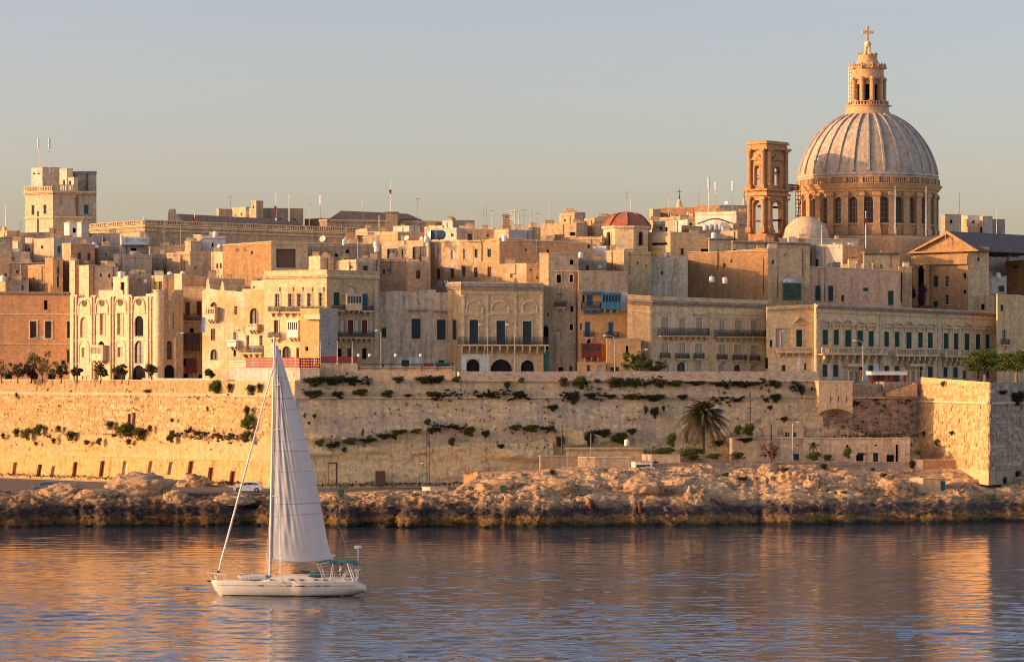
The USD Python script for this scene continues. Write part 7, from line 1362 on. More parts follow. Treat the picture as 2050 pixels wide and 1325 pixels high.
def tree(name, label, x, ybase, ytop, wid, Y, lm, bark='bark', n=1800, size=.16, trunk=.4, r_seed=0, flat=.6, thick=.16, lean=0.0, clumps=None):
    r = np.random.default_rng(r_seed); s = Y / F; b = P(x, ybase, Y); H_ = (ybase - ytop) * s; W_ = wid * s / 2; T = Thing(name, label, 'tree', b)
    cz = H_ * (trunk + (1 - trunk) * .5); rad = (W_ * 1.12, W_ * .95, H_ * (1 - trunk) * .62); tops = []
    mb = MB(); fork = b + [lean * .4, 0, H_ * trunk]; mb.tube([b - [0, 0, .3], (b + fork) / 2 + [r.normal(0, .1), 0, 0], fork], [thick, thick * .8, thick * .65], 8)
    for k in range(8):
        a = k * 2 * math.pi / 8 + r.random(); e = b + [lean + math.cos(a) * W_ * r.uniform(.5, .85), math.sin(a) * W_ * .6, cz + rad[2] * r.uniform(-.3, .7)]; m_ = (fork + e) / 2 + r.normal(0, .15, 3) + [0, 0, .1]; mb.tube([fork, m_, e], [thick * .5, thick * .33, .025], 6)
        for _ in range(3): e2 = e + r.normal(0, .25, 3) * W_ * .5; mb.tube([m_, (m_ + e2) / 2 + r.normal(0, .08, 3), e2], [thick * .22, .03, .012], 5)
    T.part('trunk', mb, bark, smooth=True); T.part('crown', leaves(n, b + [lean, 0, cz], rad, size, r, flat, True), lm); return T
for i, a in enumerate([(4, 764, 716, 46, 462, 'leaf_olive', 'dark round tree at the very left edge of the street'), (36, 764, 728, 34, 461, 'leaf_dry', 'thin bare-looking tree second from the left edge'), (84, 764, 706, 62, 460, 'leaf_olive', 'tallest feathery tree before the brown plastered building'), (62, 764, 726, 30, 463, 'leaf_dry', 'thin tree beside the far left street lamp'), (122, 764, 724, 40, 456, 'leaf_dark', 'dense dark tree left of the niche palazzo'), (154, 764, 736, 26, 453, 'leaf_olive', 'small clipped tree before the left end of the niche palazzo'), (201, 764, 733, 32, 450, 'leaf_olive', 'small clipped tree with a straight stem before the green door'), (244, 764, 729, 36, 448, 'leaf_olive', 'small clipped tree before the left archway'), (300, 764, 730, 34, 445, 'leaf_olive', 'small clipped tree before the round corner turret'), (421, 764, 738, 20, 440, 'leaf_green', 'young bushy tree at the end of the sunlit parapet')]):
    tree('street_tree', a[6], a[0], a[1], a[2], a[3], a[4], a[5], r_seed=100 + i, n=1300, size=.17, trunk=.2 if i < 5 else .38, thick=.13, lean=0)
tree('street_tree', 'broad leafy green tree beside the orange annex', 1274, 748, 704, 58, 441, 'leaf_green', r_seed=130, n=2600, trunk=.15); tree('street_tree', 'low grey-green bush-like tree right of the broad leafy tree', 1308, 748, 722, 48, 442, 'leaf_olive', r_seed=131, n=1500, trunk=.12)
tree('umbrella_tree', 'left spreading yellow-green tree at the right edge, with bare limbs showing', 1972, 760, 704, 104, 440, 'leaf_green', 'bark_grey', r_seed=132, n=4200, size=.2, trunk=.3, thick=.3); tree('umbrella_tree', 'right spreading yellow-green tree cut by the right edge', 2036, 762, 706, 92, 436, 'leaf_green', 'bark_grey', r_seed=133, n=3900, size=.2, trunk=.3, thick=.3)
tree('garden_tree', 'rust-coloured layered tree on the garden wall right of the palm', 1543, 924, 884, 40, 424, 'leaf_rust', r_seed=134, n=900, size=.14, trunk=.15, flat=.25)
for i, (x, y0, y1, w_, Y, lm, lab) in enumerate([(1512, 600, 590, 0, 0, '', ''), (1822, 575, 612, 26, 484, 'leaf_purple', 'purple flowering bougainvillea left of the temple columns'), (1846, 565, 614, 26, 483, 'leaf_purple', 'purple flowering bougainvillea around the temple columns')]):
    if w_: s = Y / F; r = np.random.default_rng(150 + i); c = P(x, (y0 + y1) / 2, Y); w = Thing('bougainvillea', lab, 'climber', c - [0, 0, (y1 - y0) * s / 2]); w.part('foliage', leaves(1300, c, (w_ * s * .55, .8, (y1 - y0) * s * .6), .14, r), lm); w.part('twigs', twigs(c, (w_ * s * .5, .6, 2), r), 'bark')
def palm(label, x, yb, yc, reach, Y, seed, n=64, r0=.3, m='leaf_palm', leafl=.75):
    r = np.random.default_rng(seed); s = Y / F; b, c = P(x - reach * .03, yb, Y), P(x, yc, Y); T = Thing('palm_tree', label, 'palm', b); L0 = reach * s
    prof_ = np.linspace(0, 1, 26); mb = MB(); mb.tube([b + (c - b) * q for q in prof_], [r0 * (1.15 - .25 * q) * (1 + .08 * (i % 2)) for i, q in enumerate(prof_)], 10); T.part('trunk', mb, 'bark'); T.part('crown_boss', ball(c - [0, 0, .1], r0 * 1.7, 2, (1, 1, 1.3)), 'bark')
    for k in range(n):
        az = k * 2.39996 + r.normal(0, .1); el = math.radians(82 - 118 * (k / n) ** .85 + r.normal(0, 5)); L = L0 * r.uniform(.85, 1.08); h = np.array([math.cos(az), math.sin(az), 0]); q = np.linspace(0, 1, 11); drop = (.42 + .3 * k / n) * L * q ** 2.1
        p = c + (h * math.cos(el))[None] * (q * L)[:, None] + np.array([0, 0, 1.0]) * (math.sin(el) * q * L - drop)[:, None] * 1.0; sd = np.cross(h, [0, 0, 1.0]); mb = MB(); mb.tube(p, np.linspace(.05, .012, 11), 4); vs, fs = [], []
        for i in range(22):
            a = .14 + .86 * i / 22; j = min(int(a * 10), 9); w0 = p[j] + (p[j + 1] - p[j]) * (a * 10 - j); tg = p[j + 1] - p[j]; tg /= np.linalg.norm(tg); ll = leafl * (1 - .55 * abs(a - .45) / .55) * L0 / 3.4
            for sg in (-1, 1): e = w0 + (sd * sg * .75 + tg * .6 - np.array([0, 0, .35 + .25 * r.random()])) * ll; n0 = len(vs); vs += [w0 - tg * .085, w0 + tg * .085, e + r.normal(0, .03, 3)]; fs.append([n0, n0 + 1, n0 + 2])
        mb.add(vs, fs); T.part('frond', mb, m if k < n * .8 else 'leaf_dry')
palm('tall drooping date palm in front of the shaded cliff', 1408, 908, 830, 54, 427, 5, 96); palm('little dark palm in front of the long plain wall', 1628, 922, 892, 14, 423, 6, 22, .12, 'leaf_dark', .5)
# dry scrub nobody could count along the foot of the walls
r = np.random.default_rng(77); V, Fc, n0 = [], [], 0
for face, x0, x1, y, o in ((FR, 630, 930, 966, .9), (FR, 1660, 1638, 0, 0), (FL, 0, 540, 960, .9), (FC, 1660, 1830, 872, 3.2)):
    for x in np.arange(x0, x1, 5.0):
        Yq = face.Y(x); zf = 4.7 if y > 900 else Zof(y, Yq); c = np.array([*(face.pts(face.t(x), zf, o + face.batter * 0)[:2]), zf + .1]); v, f_ = leaves(26, c, (.5, .35, .25 + .3 * r.random()), .11, r); V.append(v); Fc.append(f_ + n0); n0 += len(v)
for pts, face, h_ in (([(645, 893), (690, 886), (735, 880), (775, 868), (850, 858), (905, 856), (960, 862), (1010, 860), (1110, 857)], FR, .35), ([(606, 790), (700, 789), (830, 791), (960, 790), (1110, 792), (1300, 797), (1640, 800)], FR, .22), ([(1110, 768), (1240, 766), (1420, 768), (1630, 772)], FR, .42), ([(600, 764), (720, 762), (790, 762), (925, 760)], FR, .3), ([(0, 872), (60, 866), (130, 858), (200, 884), (262, 860), (330, 874), (400, 867), (480, 875), (530, 880)], FL, .33), ([(1660, 808), (1840, 806)], FC, .3)):
    xs = np.arange(pts[0][0], pts[-1][0], 3.0); ys = np.interp(xs, [p[0] for p in pts], [p[1] for p in pts])
    for x, y in zip(xs, ys):
        if meshkit.fbm(np.array([[x * .03, y * .02, 0.0]]), 3, 5)[0] < .53: continue
        Yq = face.Y(x); z = Zof(y + r.normal(0, 4.5), Yq); o = face.batter * max(0, face.zt - z) + (.35 if y < 820 else .75); c = face.pts(face.t(x), z, 0); c[:2] += face.n * o; v, f_ = leaves(int(30 + 50 * r.random()), c, (.45, .3, h_ * r.uniform(.7, 1.5)), .12, r); V.append(v); Fc.append(f_ + n0); n0 += len(v)
for k in range(420):                                   # tufts in the joints of the walls
    face, a, b = ((FL, -10, 560), (FR, 600, 1630), (FR, 600, 1630), (FC, 1650, 1830))[int(r.integers(0, 4))]; x = r.uniform(a, b); y = r.uniform(775, 900); Yq = face.Y(x); z = Zof(y, Yq); c = face.pts(face.t(x), z, 0); c[:2] += face.n * (face.batter * max(0, face.zt - z) + (.12 if y < 865 else .7)); q = r.uniform(.12, .38)
    v, f_ = leaves(int(10 + 60 * q), c, (q, q * .6, q * r.uniform(.6, 1.6)), .09, r); V.append(v); Fc.append(f_ + n0); n0 += len(v)
single('dry_scrub', 'thin dark scrub growing in lines on the ledges and at the foot of the walls', 'scrub', (np.vstack(V), np.vstack(Fc)), 'leaf_scrub', kind='stuff')

# ------------------------------------------------------------------ cars, bins, posts on the quay
def car(label, x0, x1, ybase, Y, body, hatch=True, face_left=True):
    s = Y / F; L = (x1 - x0) * s; c = P((x0 + x1) / 2, ybase, Y); T = Thing('parked_car', label, 'car', c); k = L / 3.9; sg = 1 if face_left else -1
    prof_ = [(-1.95, .32), (-1.97, .55), (-1.9, .78), (-1.15, .95), (-.55, 1.38), (-.2, 1.46), (1.1, 1.45), (1.55, 1.3), (1.85, .92), (1.95, .75), (1.93, .35), (1.6, .22), (-1.6, .22)]
    gl = [(-.98, .97), (-.5, 1.36), (-.18, 1.43), (1.05, 1.42), (1.45, 1.28), (1.62, .97)]
    lo = [p for p in prof_ if p[1] < 1.0]; f = Face(c[:2] + [0, -.84], c[:2] + [1, -.84])
    def sec(pts, w0, w1, mb):
        pts = np.array(pts); n = len(pts); v = []
        for w_, ins in ((-w1, .0), (-w0, 1), (w0, 1), (w1, 0)): pass
        g = Polygon(pts); 
        for o0, o1, b_ in ((-w0, w0, 0),): m_ = trimesh.creation.extrude_polygon(g, 2 * w0, engine='earcut'); vv = m_.vertices; mb.add(np.stack([c[0] + sg * vv[:, 0] * k, c[1] - w0 * k + vv[:, 2] * k, c[2] + vv[:, 1] * k], 1), m_.faces[:, ::-1] if sg > 0 else m_.faces)
    hb = [(-1.95, .32), (-1.97, .55), (-1.9, .78), (-1.1, .97), (1.82, .97), (1.95, .75), (1.93, .35), (1.6, .22), (-1.6, .22)]
    wheels = unary_union([disc(-1.2, .3, .37, 16), disc(1.25, .3, .37, 16)])
    mb = MB(); sec(list(Polygon(hb).difference(wheels).exterior.coords)[:-1], .84, .84, mb); B = T.part('body', mb, body, smooth=30)
    mb = MB(); v = []
    for (x, z), w_ in zip([(-1.1, .965), (-.5, 1.4), (-.15, 1.47), (1.1, 1.46), (1.5, 1.3), (1.8, .965)], (.82, .66, .64, .64, .66, .82)): v += [(c[0] + sg * x * k, c[1] - w_ * k, c[2] + z * k), (c[0] + sg * x * k, c[1] + w_ * k, c[2] + z * k)]
    m_ = trimesh.convex.convex_hull(np.array(v)); T.part('roof', m_, body)
    for a, b_ in (((-.92, 1.0), (-.12, 1.0)), ((-.04, 1.0), (.78, 1.0)), ((.86, 1.0), (1.5, 1.0))):
        x0_, x1_ = a[0], b_[0]; t_ = lambda x: min(1.40, 1.0 + max(0, (x + 1.1)) * .72) if x < 0 else 1.38 if x < 1.05 else 1.38 - (x - 1.05) * .5
        pw = lambda z: .825 - (z - .965) * .36; q = [(x0_, 1.02), (x1_, 1.02), (x1_, t_(x1_) - .05), (x0_ + .02, t_(x0_ + .05) - .05)]
        fr = [(c[0] + sg * x * k, c[1] - (pw(z) + .012) * k, c[2] + z * k) for x, z in q]; bk = [(p[0], p[1] + .03, p[2]) for p in fr]; T.part('window', trimesh.convex.convex_hull(np.array(fr + bk)), 'glass')
    q = [(-1.08, 1.0), (-.52, 1.39)]; vv = []
    for x, z in q: w_ = .82 - (z - .965) * .36 - .06; vv += [(c[0] + sg * (x - .02) * k, c[1] + e_ * w_ * k, c[2] + (z + .01) * k) for e_ in (-1, 1)] + [(c[0] + sg * (x + .03) * k, c[1] + e_ * w_ * k, c[2] + (z - .03) * k) for e_ in (-1, 1)]
    T.part('windscreen', trimesh.convex.convex_hull(np.array(vv)), 'glass')
    for x in (-1.2, 1.25):
        for e_ in (-1, 1):
            o = np.array([c[0] + sg * x * k, c[1] + e_ * .74 * k, c[2] + .3 * k]); mb = MB(); mb.tube([o + [0, -.1 * k, 0], o + [0, .1 * k, 0]], .31 * k, 18); W_ = T.part('wheel', mb, 'rubber'); mb = MB(); mb.tube([o + [0, e_ * .095 * k, 0], o + [0, e_ * .115 * k, 0]], .19 * k, 14); T.part('rim', mb, 'grey_metal', W_)
    mb = MB(); x_ = c[0] - sg * 1.93 * k
    for e_ in (-1, 1): mb = MB(); mb.tm(ball((x_, c[1] + e_ * .6 * k, c[2] + .68 * k), .13 * k, 1, (.5, 1.3, .9))); T.part('headlight', mb, 'white_metal')
    mb = MB(); mb.box((min(x_, x_ - sg * .05), c[1] - .8 * k, c[2] + .28 * k), (max(x_, x_ - sg * .05), c[1] + .8 * k, c[2] + .45 * k)); T.part('bumper', mb, body)
    mb = MB(); mb.tm(ball((c[0] - sg * .85 * k, c[1] - .93 * k, c[2] + 1.0 * k), .1 * k, 1)); T.part('mirror', mb, body)
car('white hatchback parked on the quay road left of the sail', 468, 525, 984.6, 410, 'white_metal'); car('dark blue car on the quay road half hidden behind the left rocks', 66, 122, 983.5, 412, 'tank_blue')
def bin_(label, x, yb, h, Y):
    Y = on_rock(x, yb); s = Y / F; c = P(x, yb, Y); H_ = h * s; T = Thing('litter_bin', label, 'bin', c); w0, w1 = H_ * .33, H_ * .42; mb = MB(); q = lambda w_, z: [(c[0] - w_, c[1] - w_, c[2] + z), (c[0] + w_, c[1] - w_, c[2] + z), (c[0] + w_, c[1] + w_, c[2] + z), (c[0] - w_, c[1] + w_, c[2] + z)]
    mb.hexa(q(w0, 0) + q(w1, H_ * .86)); T.part('body', mb, 'bin_green'); mb = MB(); mb.hexa(q(w1 * 1.08, H_ * .87) + q(w1 * .95, H_)); T.part('lid', mb, 'bin_green')
bin_('green wheeled bin on the rocks just right of the sail', 683, 993, 14, 406); bin_('green bin at the foot of the retaining block', 1007, 986, 15, 405); bin_('green bin alone on the pale rock at the right edge', 1988, 1001, 12, 407)
for x, y, lab in ((1182, 1016, 'left rusty red mooring post above the dark rock ledge'), (1281, 1019, 'right rusty red mooring post beside the landing steps')):
    c = P(x, y, on_rock(x, y) - .2); T = Thing('mooring_post', lab, 'bollard', c); T.part('post', lathe([(.3, -.6), (.3, .85), (.36, .87), (.36, 1.0), (.05, 1.02)], 14, c, True), 'red_wood'); T.part('cap', lathe([(.36, 1.0), (.3, 1.12), (.01, 1.15)], 14, c), 'rust_pipe')
w = Thing('metal_frame', 'rusty door frame and pipes against the rock face right of the sail', 'frame', P(670, 972, 421)); mb = MB(); f = Face(P(655, 0, 421.5)[:2], P(676, 0, 421.8)[:2]); f.box(mb, .1, .2, 4.6, 8, 0, .12); f.box(mb, f.L - .3, f.L - .05, 4.6, 8, 0, .15); f.box(mb, 0, f.L, 8, 8.2, 0, .15); w.part('bars', mb, 'rust_pipe')
mb = MB(); t = FR.t(758); FR.box(mb, t - .75, t + .7, 4.6, Zof(944, 421), .9, 1.35); single('cave_door', 'tall dark brown door in the shaded rock face right of the sail', 'door', mb, 'brown_wood')
w = Thing('wall_ladder', 'rusty ladder-like pipe down the rock face left of the retaining block', 'pipe', P(852, 960, 420)); mb = MB(); 
for dx in (-.18, .22): mb.tube([FR.pts(FR.t(852) + dx, z, 1.6) for z in (4.6, 8.5, 9.5, 13)], .05, 5)
for z in np.arange(5, 13, .5): mb.tube([FR.pts(FR.t(852) - .18, z, 1.6), FR.pts(FR.t(852) + .22, z, 1.6)], .03, 4)
w.part('rails', mb, 'rust_pipe')
# ------------------------------------------------------------------ the yacht under sail
YB = 274.0; sB = YB / F
B = Thing('sailing_yacht', 'white sailing yacht with its mainsail up crossing the harbour', 'sailing boat', P(570, 1190, YB))
bx = lambda px: Xof(px, YB); bz = lambda py: (1191 - py) * sB - .05           # heights above the water
stations = np.linspace(0, 1, 34)
xs_ = bx(421) + (bx(732) - bx(421)) * stations
def hull_section(u):
    beam = 2.05 * (math.sin(math.pi * min(u * 1.02, 1) ** .62 * .5) ** .9 if u < .55 else 1.0 - .32 * ((u - .55) / .45) ** 2); beam = max(beam, .03)
    sheer = np.interp(u, [0, .15, .4, .7, .93, 1], [bz(1160), bz(1159.6), bz(1160), bz(1160.5), bz(1160), bz(1172)])
    keel = np.interp(u, [0, .055, .12, .3, .6, .85, .96, 1], [bz(1160) - .05, -.05, -.32, -.5, -.5, -.25, bz(1187), bz(1182)])
    pts = []
    for q in np.linspace(0, 1, 13):                        # from keel to sheer
        z = keel + (sheer - keel) * q ** 1.25; y = beam * min(1.0, (1 - (1 - q) ** 2.6) * (.9 + .1 * q))
        pts.append((y, z))
    return pts
def loft(secs, xs):
    v, f = [], []; n = len(secs[0]) * 2 - 1
    for x, sct in zip(xs, secs):
        for y, z in reversed(sct): v.append((x, YB - y, z))
        for y, z in sct[1:]: v.append((x, YB + y, z))
    for i in range(len(xs) - 1):
        for j in range(n - 1):
            q = [i * n + j, i * n + j + 1, (i + 1) * n + j + 1, (i + 1) * n + j]; f += [[q[0], q[2], q[1]], [q[0], q[3], q[2]]]
    v, f = np.array(v), np.array(f); e = (len(xs) - 1) * n
    f = np.vstack([f] + [[[e, e + j, e + j + 1][::-1]] for j in range(1, n - 1)])
    return v, f
secs = [hull_section(u) for u in stations]
v, f = loft(secs, xs_); m_ = trimesh.Trimesh(v, f, process=False); B.part('hull', m_, 'gelcoat', smooth=35)
deck_v, deck_f = [], []
for x, sct in zip(xs_, secs): deck_v += [(x, YB - sct[-1][0] * .985, sct[-1][1] - .03), (x, YB, sct[-1][1] + .06), (x, YB + sct[-1][0] * .985, sct[-1][1] - .03)]
for i in range(len(xs_) - 1):
    for j in range(2): q = [i * 3 + j, i * 3 + j + 1, (i + 1) * 3 + j + 1, (i + 1) * 3 + j]; deck_f += [[q[0], q[2], q[1]], [q[0], q[3], q[2]]]
B.part('deck', (np.array(deck_v), np.array(deck_f)), 'gelcoat', smooth=True)
def band(z_of, h, m, name, u0, u1, out=.012, n=40):
    vs, fs = [], []
    for i, u in enumerate(np.linspace(u0, u1, n)):
        sct = np.array(hull_section(u)); x = bx(421) + (bx(732) - bx(421)) * u; z = z_of(u)
        for zz_ in (z, z + h): y = np.interp(zz_, sct[:, 1], sct[:, 0]); vs += [(x, YB - y - out, zz_), (x, YB - y + .05, zz_)]
    for i in range(n - 1):
        for a, b in ((0, 2), (2, 3), (3, 1), (1, 0)): q = [i * 4 + a, i * 4 + b, (i + 1) * 4 + b, (i + 1) * 4 + a]; fs += [[q[0], q[1], q[2]], [q[0], q[2], q[3]]]
    return B.part(name, (np.array(vs), np.array(fs)), m)
band(lambda u: bz(1168.5), .07, 'grey_metal', 'stripe', .045, .95); band(lambda u: .03, .10, 'boot_stripe', 'boot_stripe', .08, .93, n=30)
for u in (.335, .52, .60, .70, .755): band(lambda u_: bz(1168.8), .11, 'glass', 'hull_window', u - .018, u + .018, .02, 4)
# toe rail, coachroof with windows, cockpit coaming
band(lambda u: float(hull_section(u)[-1][1]) - .02, .07, 'white_metal', 'toe_rail', .01, .93, .02)
dz0 = bz(1160.4)
cp = [(518, 0), (535, .22), (545, .42), (590, .62), (615, .62), (632, .44), (655, .40), (690, .36), (712, .28), (716, 0)]
vv = []
for px, h in cp:
    w_ = 1.15 if px < 600 else 1.35; w_ = .7 if px < 530 else w_; vv.append([(bx(px), YB - w_, dz0 - .05), (bx(px), YB - w_ * .86, dz0 + h * .8), (bx(px), YB - w_ * .5, dz0 + h), (bx(px), YB + w_ * .5, dz0 + h), (bx(px), YB + w_ * .86, dz0 + h * .8), (bx(px), YB + w_, dz0 - .05)])
vs = np.array(vv).reshape(-1, 3); fs = []
for i in range(len(cp) - 1):
    for j in range(5): q = [i * 6 + j, i * 6 + j + 1, (i + 1) * 6 + j + 1, (i + 1) * 6 + j]; fs += [[q[0], q[2], q[1]], [q[0], q[3], q[2]]]
B.part('coachroof', (vs, np.array(fs)), 'gelcoat', smooth=40)
for px, w_ in ((545, 9), (585, 12), (604, 12), (634, 11), (652, 11)):
    mb = MB(); mb.tm(ball((bx(px), YB - 1.13 - (.17 if px > 595 else 0), dz0 + .2), w_ * sB / 2, 2, (1, .22, .24))); B.part('cabin_window', mb, 'glass')
# mast, spreaders, boom, stays
mb_, mt_ = np.array([bx(540.5), YB, dz0 + .2]), np.array([bx(549), YB + .1, bz(672)])
M_at = lambda py: mb_ + (mt_ - mb_) * ((bz(py) - mb_[2]) / (mt_[2] - mb_[2]))
mb = MB(); mb.tube([mb_, (mb_ + mt_) / 2, mt_], [.15, .14, .09], 10); Mm = B.part('mast', mb, 'mast_metal', smooth=True)
for y, w_ in ((991, 1.6), (859, 1.3), (770, .9)):
    c = M_at(y); mb = MB(); mb.tube([c + [-.2, 1.1 * w_ * .6, .05], c, c + [.25 * w_ + .5, -1.1 * w_ * .7, .12]], .035, 5); B.part('spreader', mb, 'mast_metal', Mm)
mb = MB(); mb.tube([mt_, mt_ + [-.25, 0, .35]], .02, 4); mb.box(mt_ + [-.3, -.03, .33], mt_ + [.25, .03, .38]); B.part('masthead_gear', mb, 'iron', Mm)
mb = MB(); mb.tube([M_at(1124) + [.1, 0, 0], np.array([bx(668), YB - .5, bz(1117)])], .09, 8); B.part('boom', mb, 'mast_metal')
fs0, fs1 = np.array([bx(433), YB, bz(1158)]), np.array([bx(546.5), YB + .05, bz(735)])
mb = MB(); q = np.linspace(0, 1, 24); mb.tube([fs0 + (fs1 - fs0) * t for t in q], [.03 if t < .045 else .115 - .05 * t for t in q], 8); B.part('furled_jib', mb, 'jib_cloth', smooth=True)
mb = MB(); mb.tm(lathe([(.1, -.06), (.16, -.04), (.16, .1), (.06, .14)], 10, fs0 + (fs1 - fs0) * .035, True)); B.part('furling_drum', mb, 'iron')
for a, b, r_ in ((M_at(690), (566, YB - 1.95), .016), (M_at(991) + [.9, -1.2, .1], (562, YB - 1.95), .016), (M_at(991), (533, YB - 1.9), .014), (M_at(1000), (530, YB + 1.9), .014), (mt_, (716, YB), .008), (M_at(859), (567, YB - 1.95), .012)):
    mb = MB(); mb.tube([a, np.array([bx(b[0]), b[1], dz0])], r_, 4); B.part('shroud', mb, 'white_metal')
mb = MB(); mb.tube([np.array([bx(448), YB - .3, bz(1112)]), np.array([bx(492), YB - .6, bz(1143)])], .012, 4); mb.tube([np.array([bx(448), YB + .3, bz(1112)]), np.array([bx(512), YB + .4, bz(1141)])], .012, 4); B.part('jib_sheet', mb, 'iron')
mb = MB(); mb.tube([M_at(1143) + [.1, 0, 0], np.array([bx(591), YB - .2, bz(1118)])], .05, 6); B.part('boom_vang', mb, 'grey_metal')
# mainsail: luff on the mast, belly to leeward, battens and seams
lee = [(556, 690), (572, 742), (590, 800), (606, 855), (620, 905), (634, 965), (645, 1020), (655, 1075), (662, 1103), (668, 1110)]
lx, ly = np.array([p[0] for p in lee]), np.array([p[1] for p in lee])
def sail_pt(a, py, back=0.0):
    """a = 0 luff .. 1 leech at row py."""
    l = M_at(py) + [.16, -.02, 0]; foot_drop = .25 * math.sin(math.pi * a) * max(0, (py - 1085) / 32)
    xr = bx(float(np.interp(py, ly, lx))); x = l[0] + (xr - l[0]) * a; wdt = xr - l[0]
    wr = .055 * math.exp(-((a - .22) / .17) ** 2) * math.sin(34 * a + py * .021 + 1.3 * math.sin(py * .017)) + .03 * math.exp(-((a - .3) / .2) ** 2) * math.sin(61 * a - py * .055)
    wr *= min(1, (1117 - py) / 60) * min(1, (py - 690) / 70)
    y = l[1] - (.17 * wdt * math.sin(math.pi * a ** .8) * .6 + .5 * a * (py - 690) / 430) + wr + back
    return (x, y, bz(py) - foot_drop)
na, ny = 64, 150; v, f = [], []
for py in np.linspace(690, 1116, ny):
    for a in np.linspace(0, 1, na): v.append(sail_pt(a, py))
for i in range(ny - 1):
    for j in range(na - 1): q = [i * na + j, i * na + j + 1, (i + 1) * na + j + 1, (i + 1) * na + j]; f += [[q[0], q[3], q[2]], [q[0], q[2], q[1]]]
Ms = B.part('mainsail', (np.array(v), np.array(f)), 'sailcloth', smooth=True)
for py, w_, dy in ((754, .035, 1), (796, .09, 0), (817, .035, 0), (880, .035, -1), (901, .06, 0), (942, .04, -2), (1006, .08, -2), (1028, .05, -3)):
    v, f = [], []
    for i, a in enumerate(np.linspace(0.01, .985, 30)):
        p = np.array(sail_pt(a, py + dy * (a - .5) * 2)); v += [p + [0, -.012, -w_ / 2], p + [0, -.012, w_ / 2]]
    for i in range(29): f += [[2 * i, 2 * i + 2, 2 * i + 3], [2 * i, 2 * i + 3, 2 * i + 1]]
    B.part('batten', (np.array(v), np.array(f)), 'batten_grey', Ms)
mb = MB(); mb.tube([np.array(sail_pt(a, 1115.5)) + [0, -.02, -.02] for a in np.linspace(0, 1, 20)], .05, 6); B.part('foot_roll', mb, 'sailcloth', Ms)
mb = MB(); mb.tube([np.array(sail_pt(1, 1110)), np.array([bx(672), YB - .55, bz(1108)])], .03, 5); B.part('clew_line', mb, 'white_metal', Ms)
# deck gear
def rod(pts, r=.02, m='white_metal', name='rail'): mb = MB(); mb.tube([np.array([bx(p[0]), YB + p[2], bz(p[1])]) for p in pts], r, 5); return B.part(name, mb, m)
for sy in (-1, 1):
    rod([(423, 1160, 0), (414, 1144, 0), (447, 1146, sy * .75), (451, 1159, sy * .8)], .022, name='pulpit'); rod([(429, 1145, sy * .25), (433, 1159, sy * .25)], .02, name='pulpit')
    for px in (473, 501, 553, 585, 603, 646, 668): y_ = sy * (np.interp(px, [421, 500, 560, 732], [.05, 1.5, 1.95, 1.6])); rod([(px, 1160, y_), (px, 1143.5, y_)], .032 if px in (473, 553, 603) else .018, 'cream_paint' if px in (473, 553, 603) else 'white_metal', 'stanchion')
    rod([(447, 1146, sy * .75)] + [(px, 1144, sy * float(np.interp(px, [421, 500, 560, 732], [.05, 1.5, 1.95, 1.6]))) for px in (473, 501, 553, 603, 646, 690, 714)], .01, name='lifeline')
    rod([(690, 1160, sy * 1.6), (692, 1142, sy * 1.5), (714, 1142, sy * 1.2), (716, 1159, sy * 1.2)], .025, name='pushpit')
rod([(716, 1160, .6), (716, 1096, .6)], .07, name='radar_pole'); mb = MB(); mb.tm(lathe([(.02, 0), (.34, .02), (.37, .1), (.36, .24), (.25, .3), (.01, .32)], 20, (bx(716), YB + .6, bz(1097)))); B.part('radar_dome', mb, 'white_paint', smooth=40)
mb = MB(); mb.tm(lathe([(.02, 0), (.26, .02), (.28, .1), (.25, .2), (.01, .23)], 18, (bx(716), YB + .45, bz(1141)))); B.part('life_buoy_case', mb, 'white_paint', smooth=40)
# bimini awning on bent tubes
v, f = [], []; prof_ = [(638, 1124), (646, 1122), (656, 1118.5), (664, 1117.5), (674, 1121), (684, 1119), (696, 1118), (708, 1119), (718, 1125)]
for px, py in prof_:
    for q in np.linspace(-1, 1, 9): v.append((bx(px), YB + 1.35 * q, bz(py) + .22 * (1 - q * q) - .18))
n = 9
for i in range(len(prof_) - 1):
    for j in range(n - 1): q = [i * n + j, i * n + j + 1, (i + 1) * n + j + 1, (i + 1) * n + j]; f += [[q[0], q[1], q[2]], [q[0], q[2], q[3]]]
f = np.array(f); v = np.array(v); k_ = len(v); v = np.vstack([v, v - [0, 0, .05]]); B.part('bimini_awning', (v, np.vstack([f[:, ::-1], f + k_])), 'sail_cover', smooth=False)
for sy in (-1.33, 1.33): rod([(638, 1126, sy), (650, 1158, sy)], .02, name='awning_tube'); rod([(668, 1124, sy), (662, 1158, sy)], .02, name='awning_tube'); rod([(697, 1124, sy), (708, 1158, sy)], .045, name='awning_tube'); rod([(638, 1126, sy), (660, 1122, sy)], .02, name='awning_tube')
rod([(690, 1156, 0), (690, 1146, 0)], .08, 'white_paint', 'pedestal'); mb = MB(); c = np.array([bx(691.5), YB - .2, bz(1147)]); mb.tube([c + [0, .42 * math.cos(a), .42 * math.sin(a)] for a in np.linspace(0, 2 * math.pi, 22)], .022, 5); [mb.tube([c, c + [0, .42 * math.cos(a), .42 * math.sin(a)]], .014, 4) for a in np.arange(6) * math.pi / 3]; B.part('steering_wheel', mb, 'white_metal')
mb = MB(); v = []
for px, h, w_ in ((617, .4, 1.1), (624, .85, 1.05), (636, .95, 1.0), (645, .45, 1.0)): v += [(bx(px), YB - w_, dz0 + .36), (bx(px), YB - w_ * .7, dz0 + h), (bx(px), YB + w_ * .7, dz0 + h), (bx(px), YB + w_, dz0 + .36)]
B.part('spray_hood', trimesh.convex.convex_hull(np.array(v)), 'sail_cover')
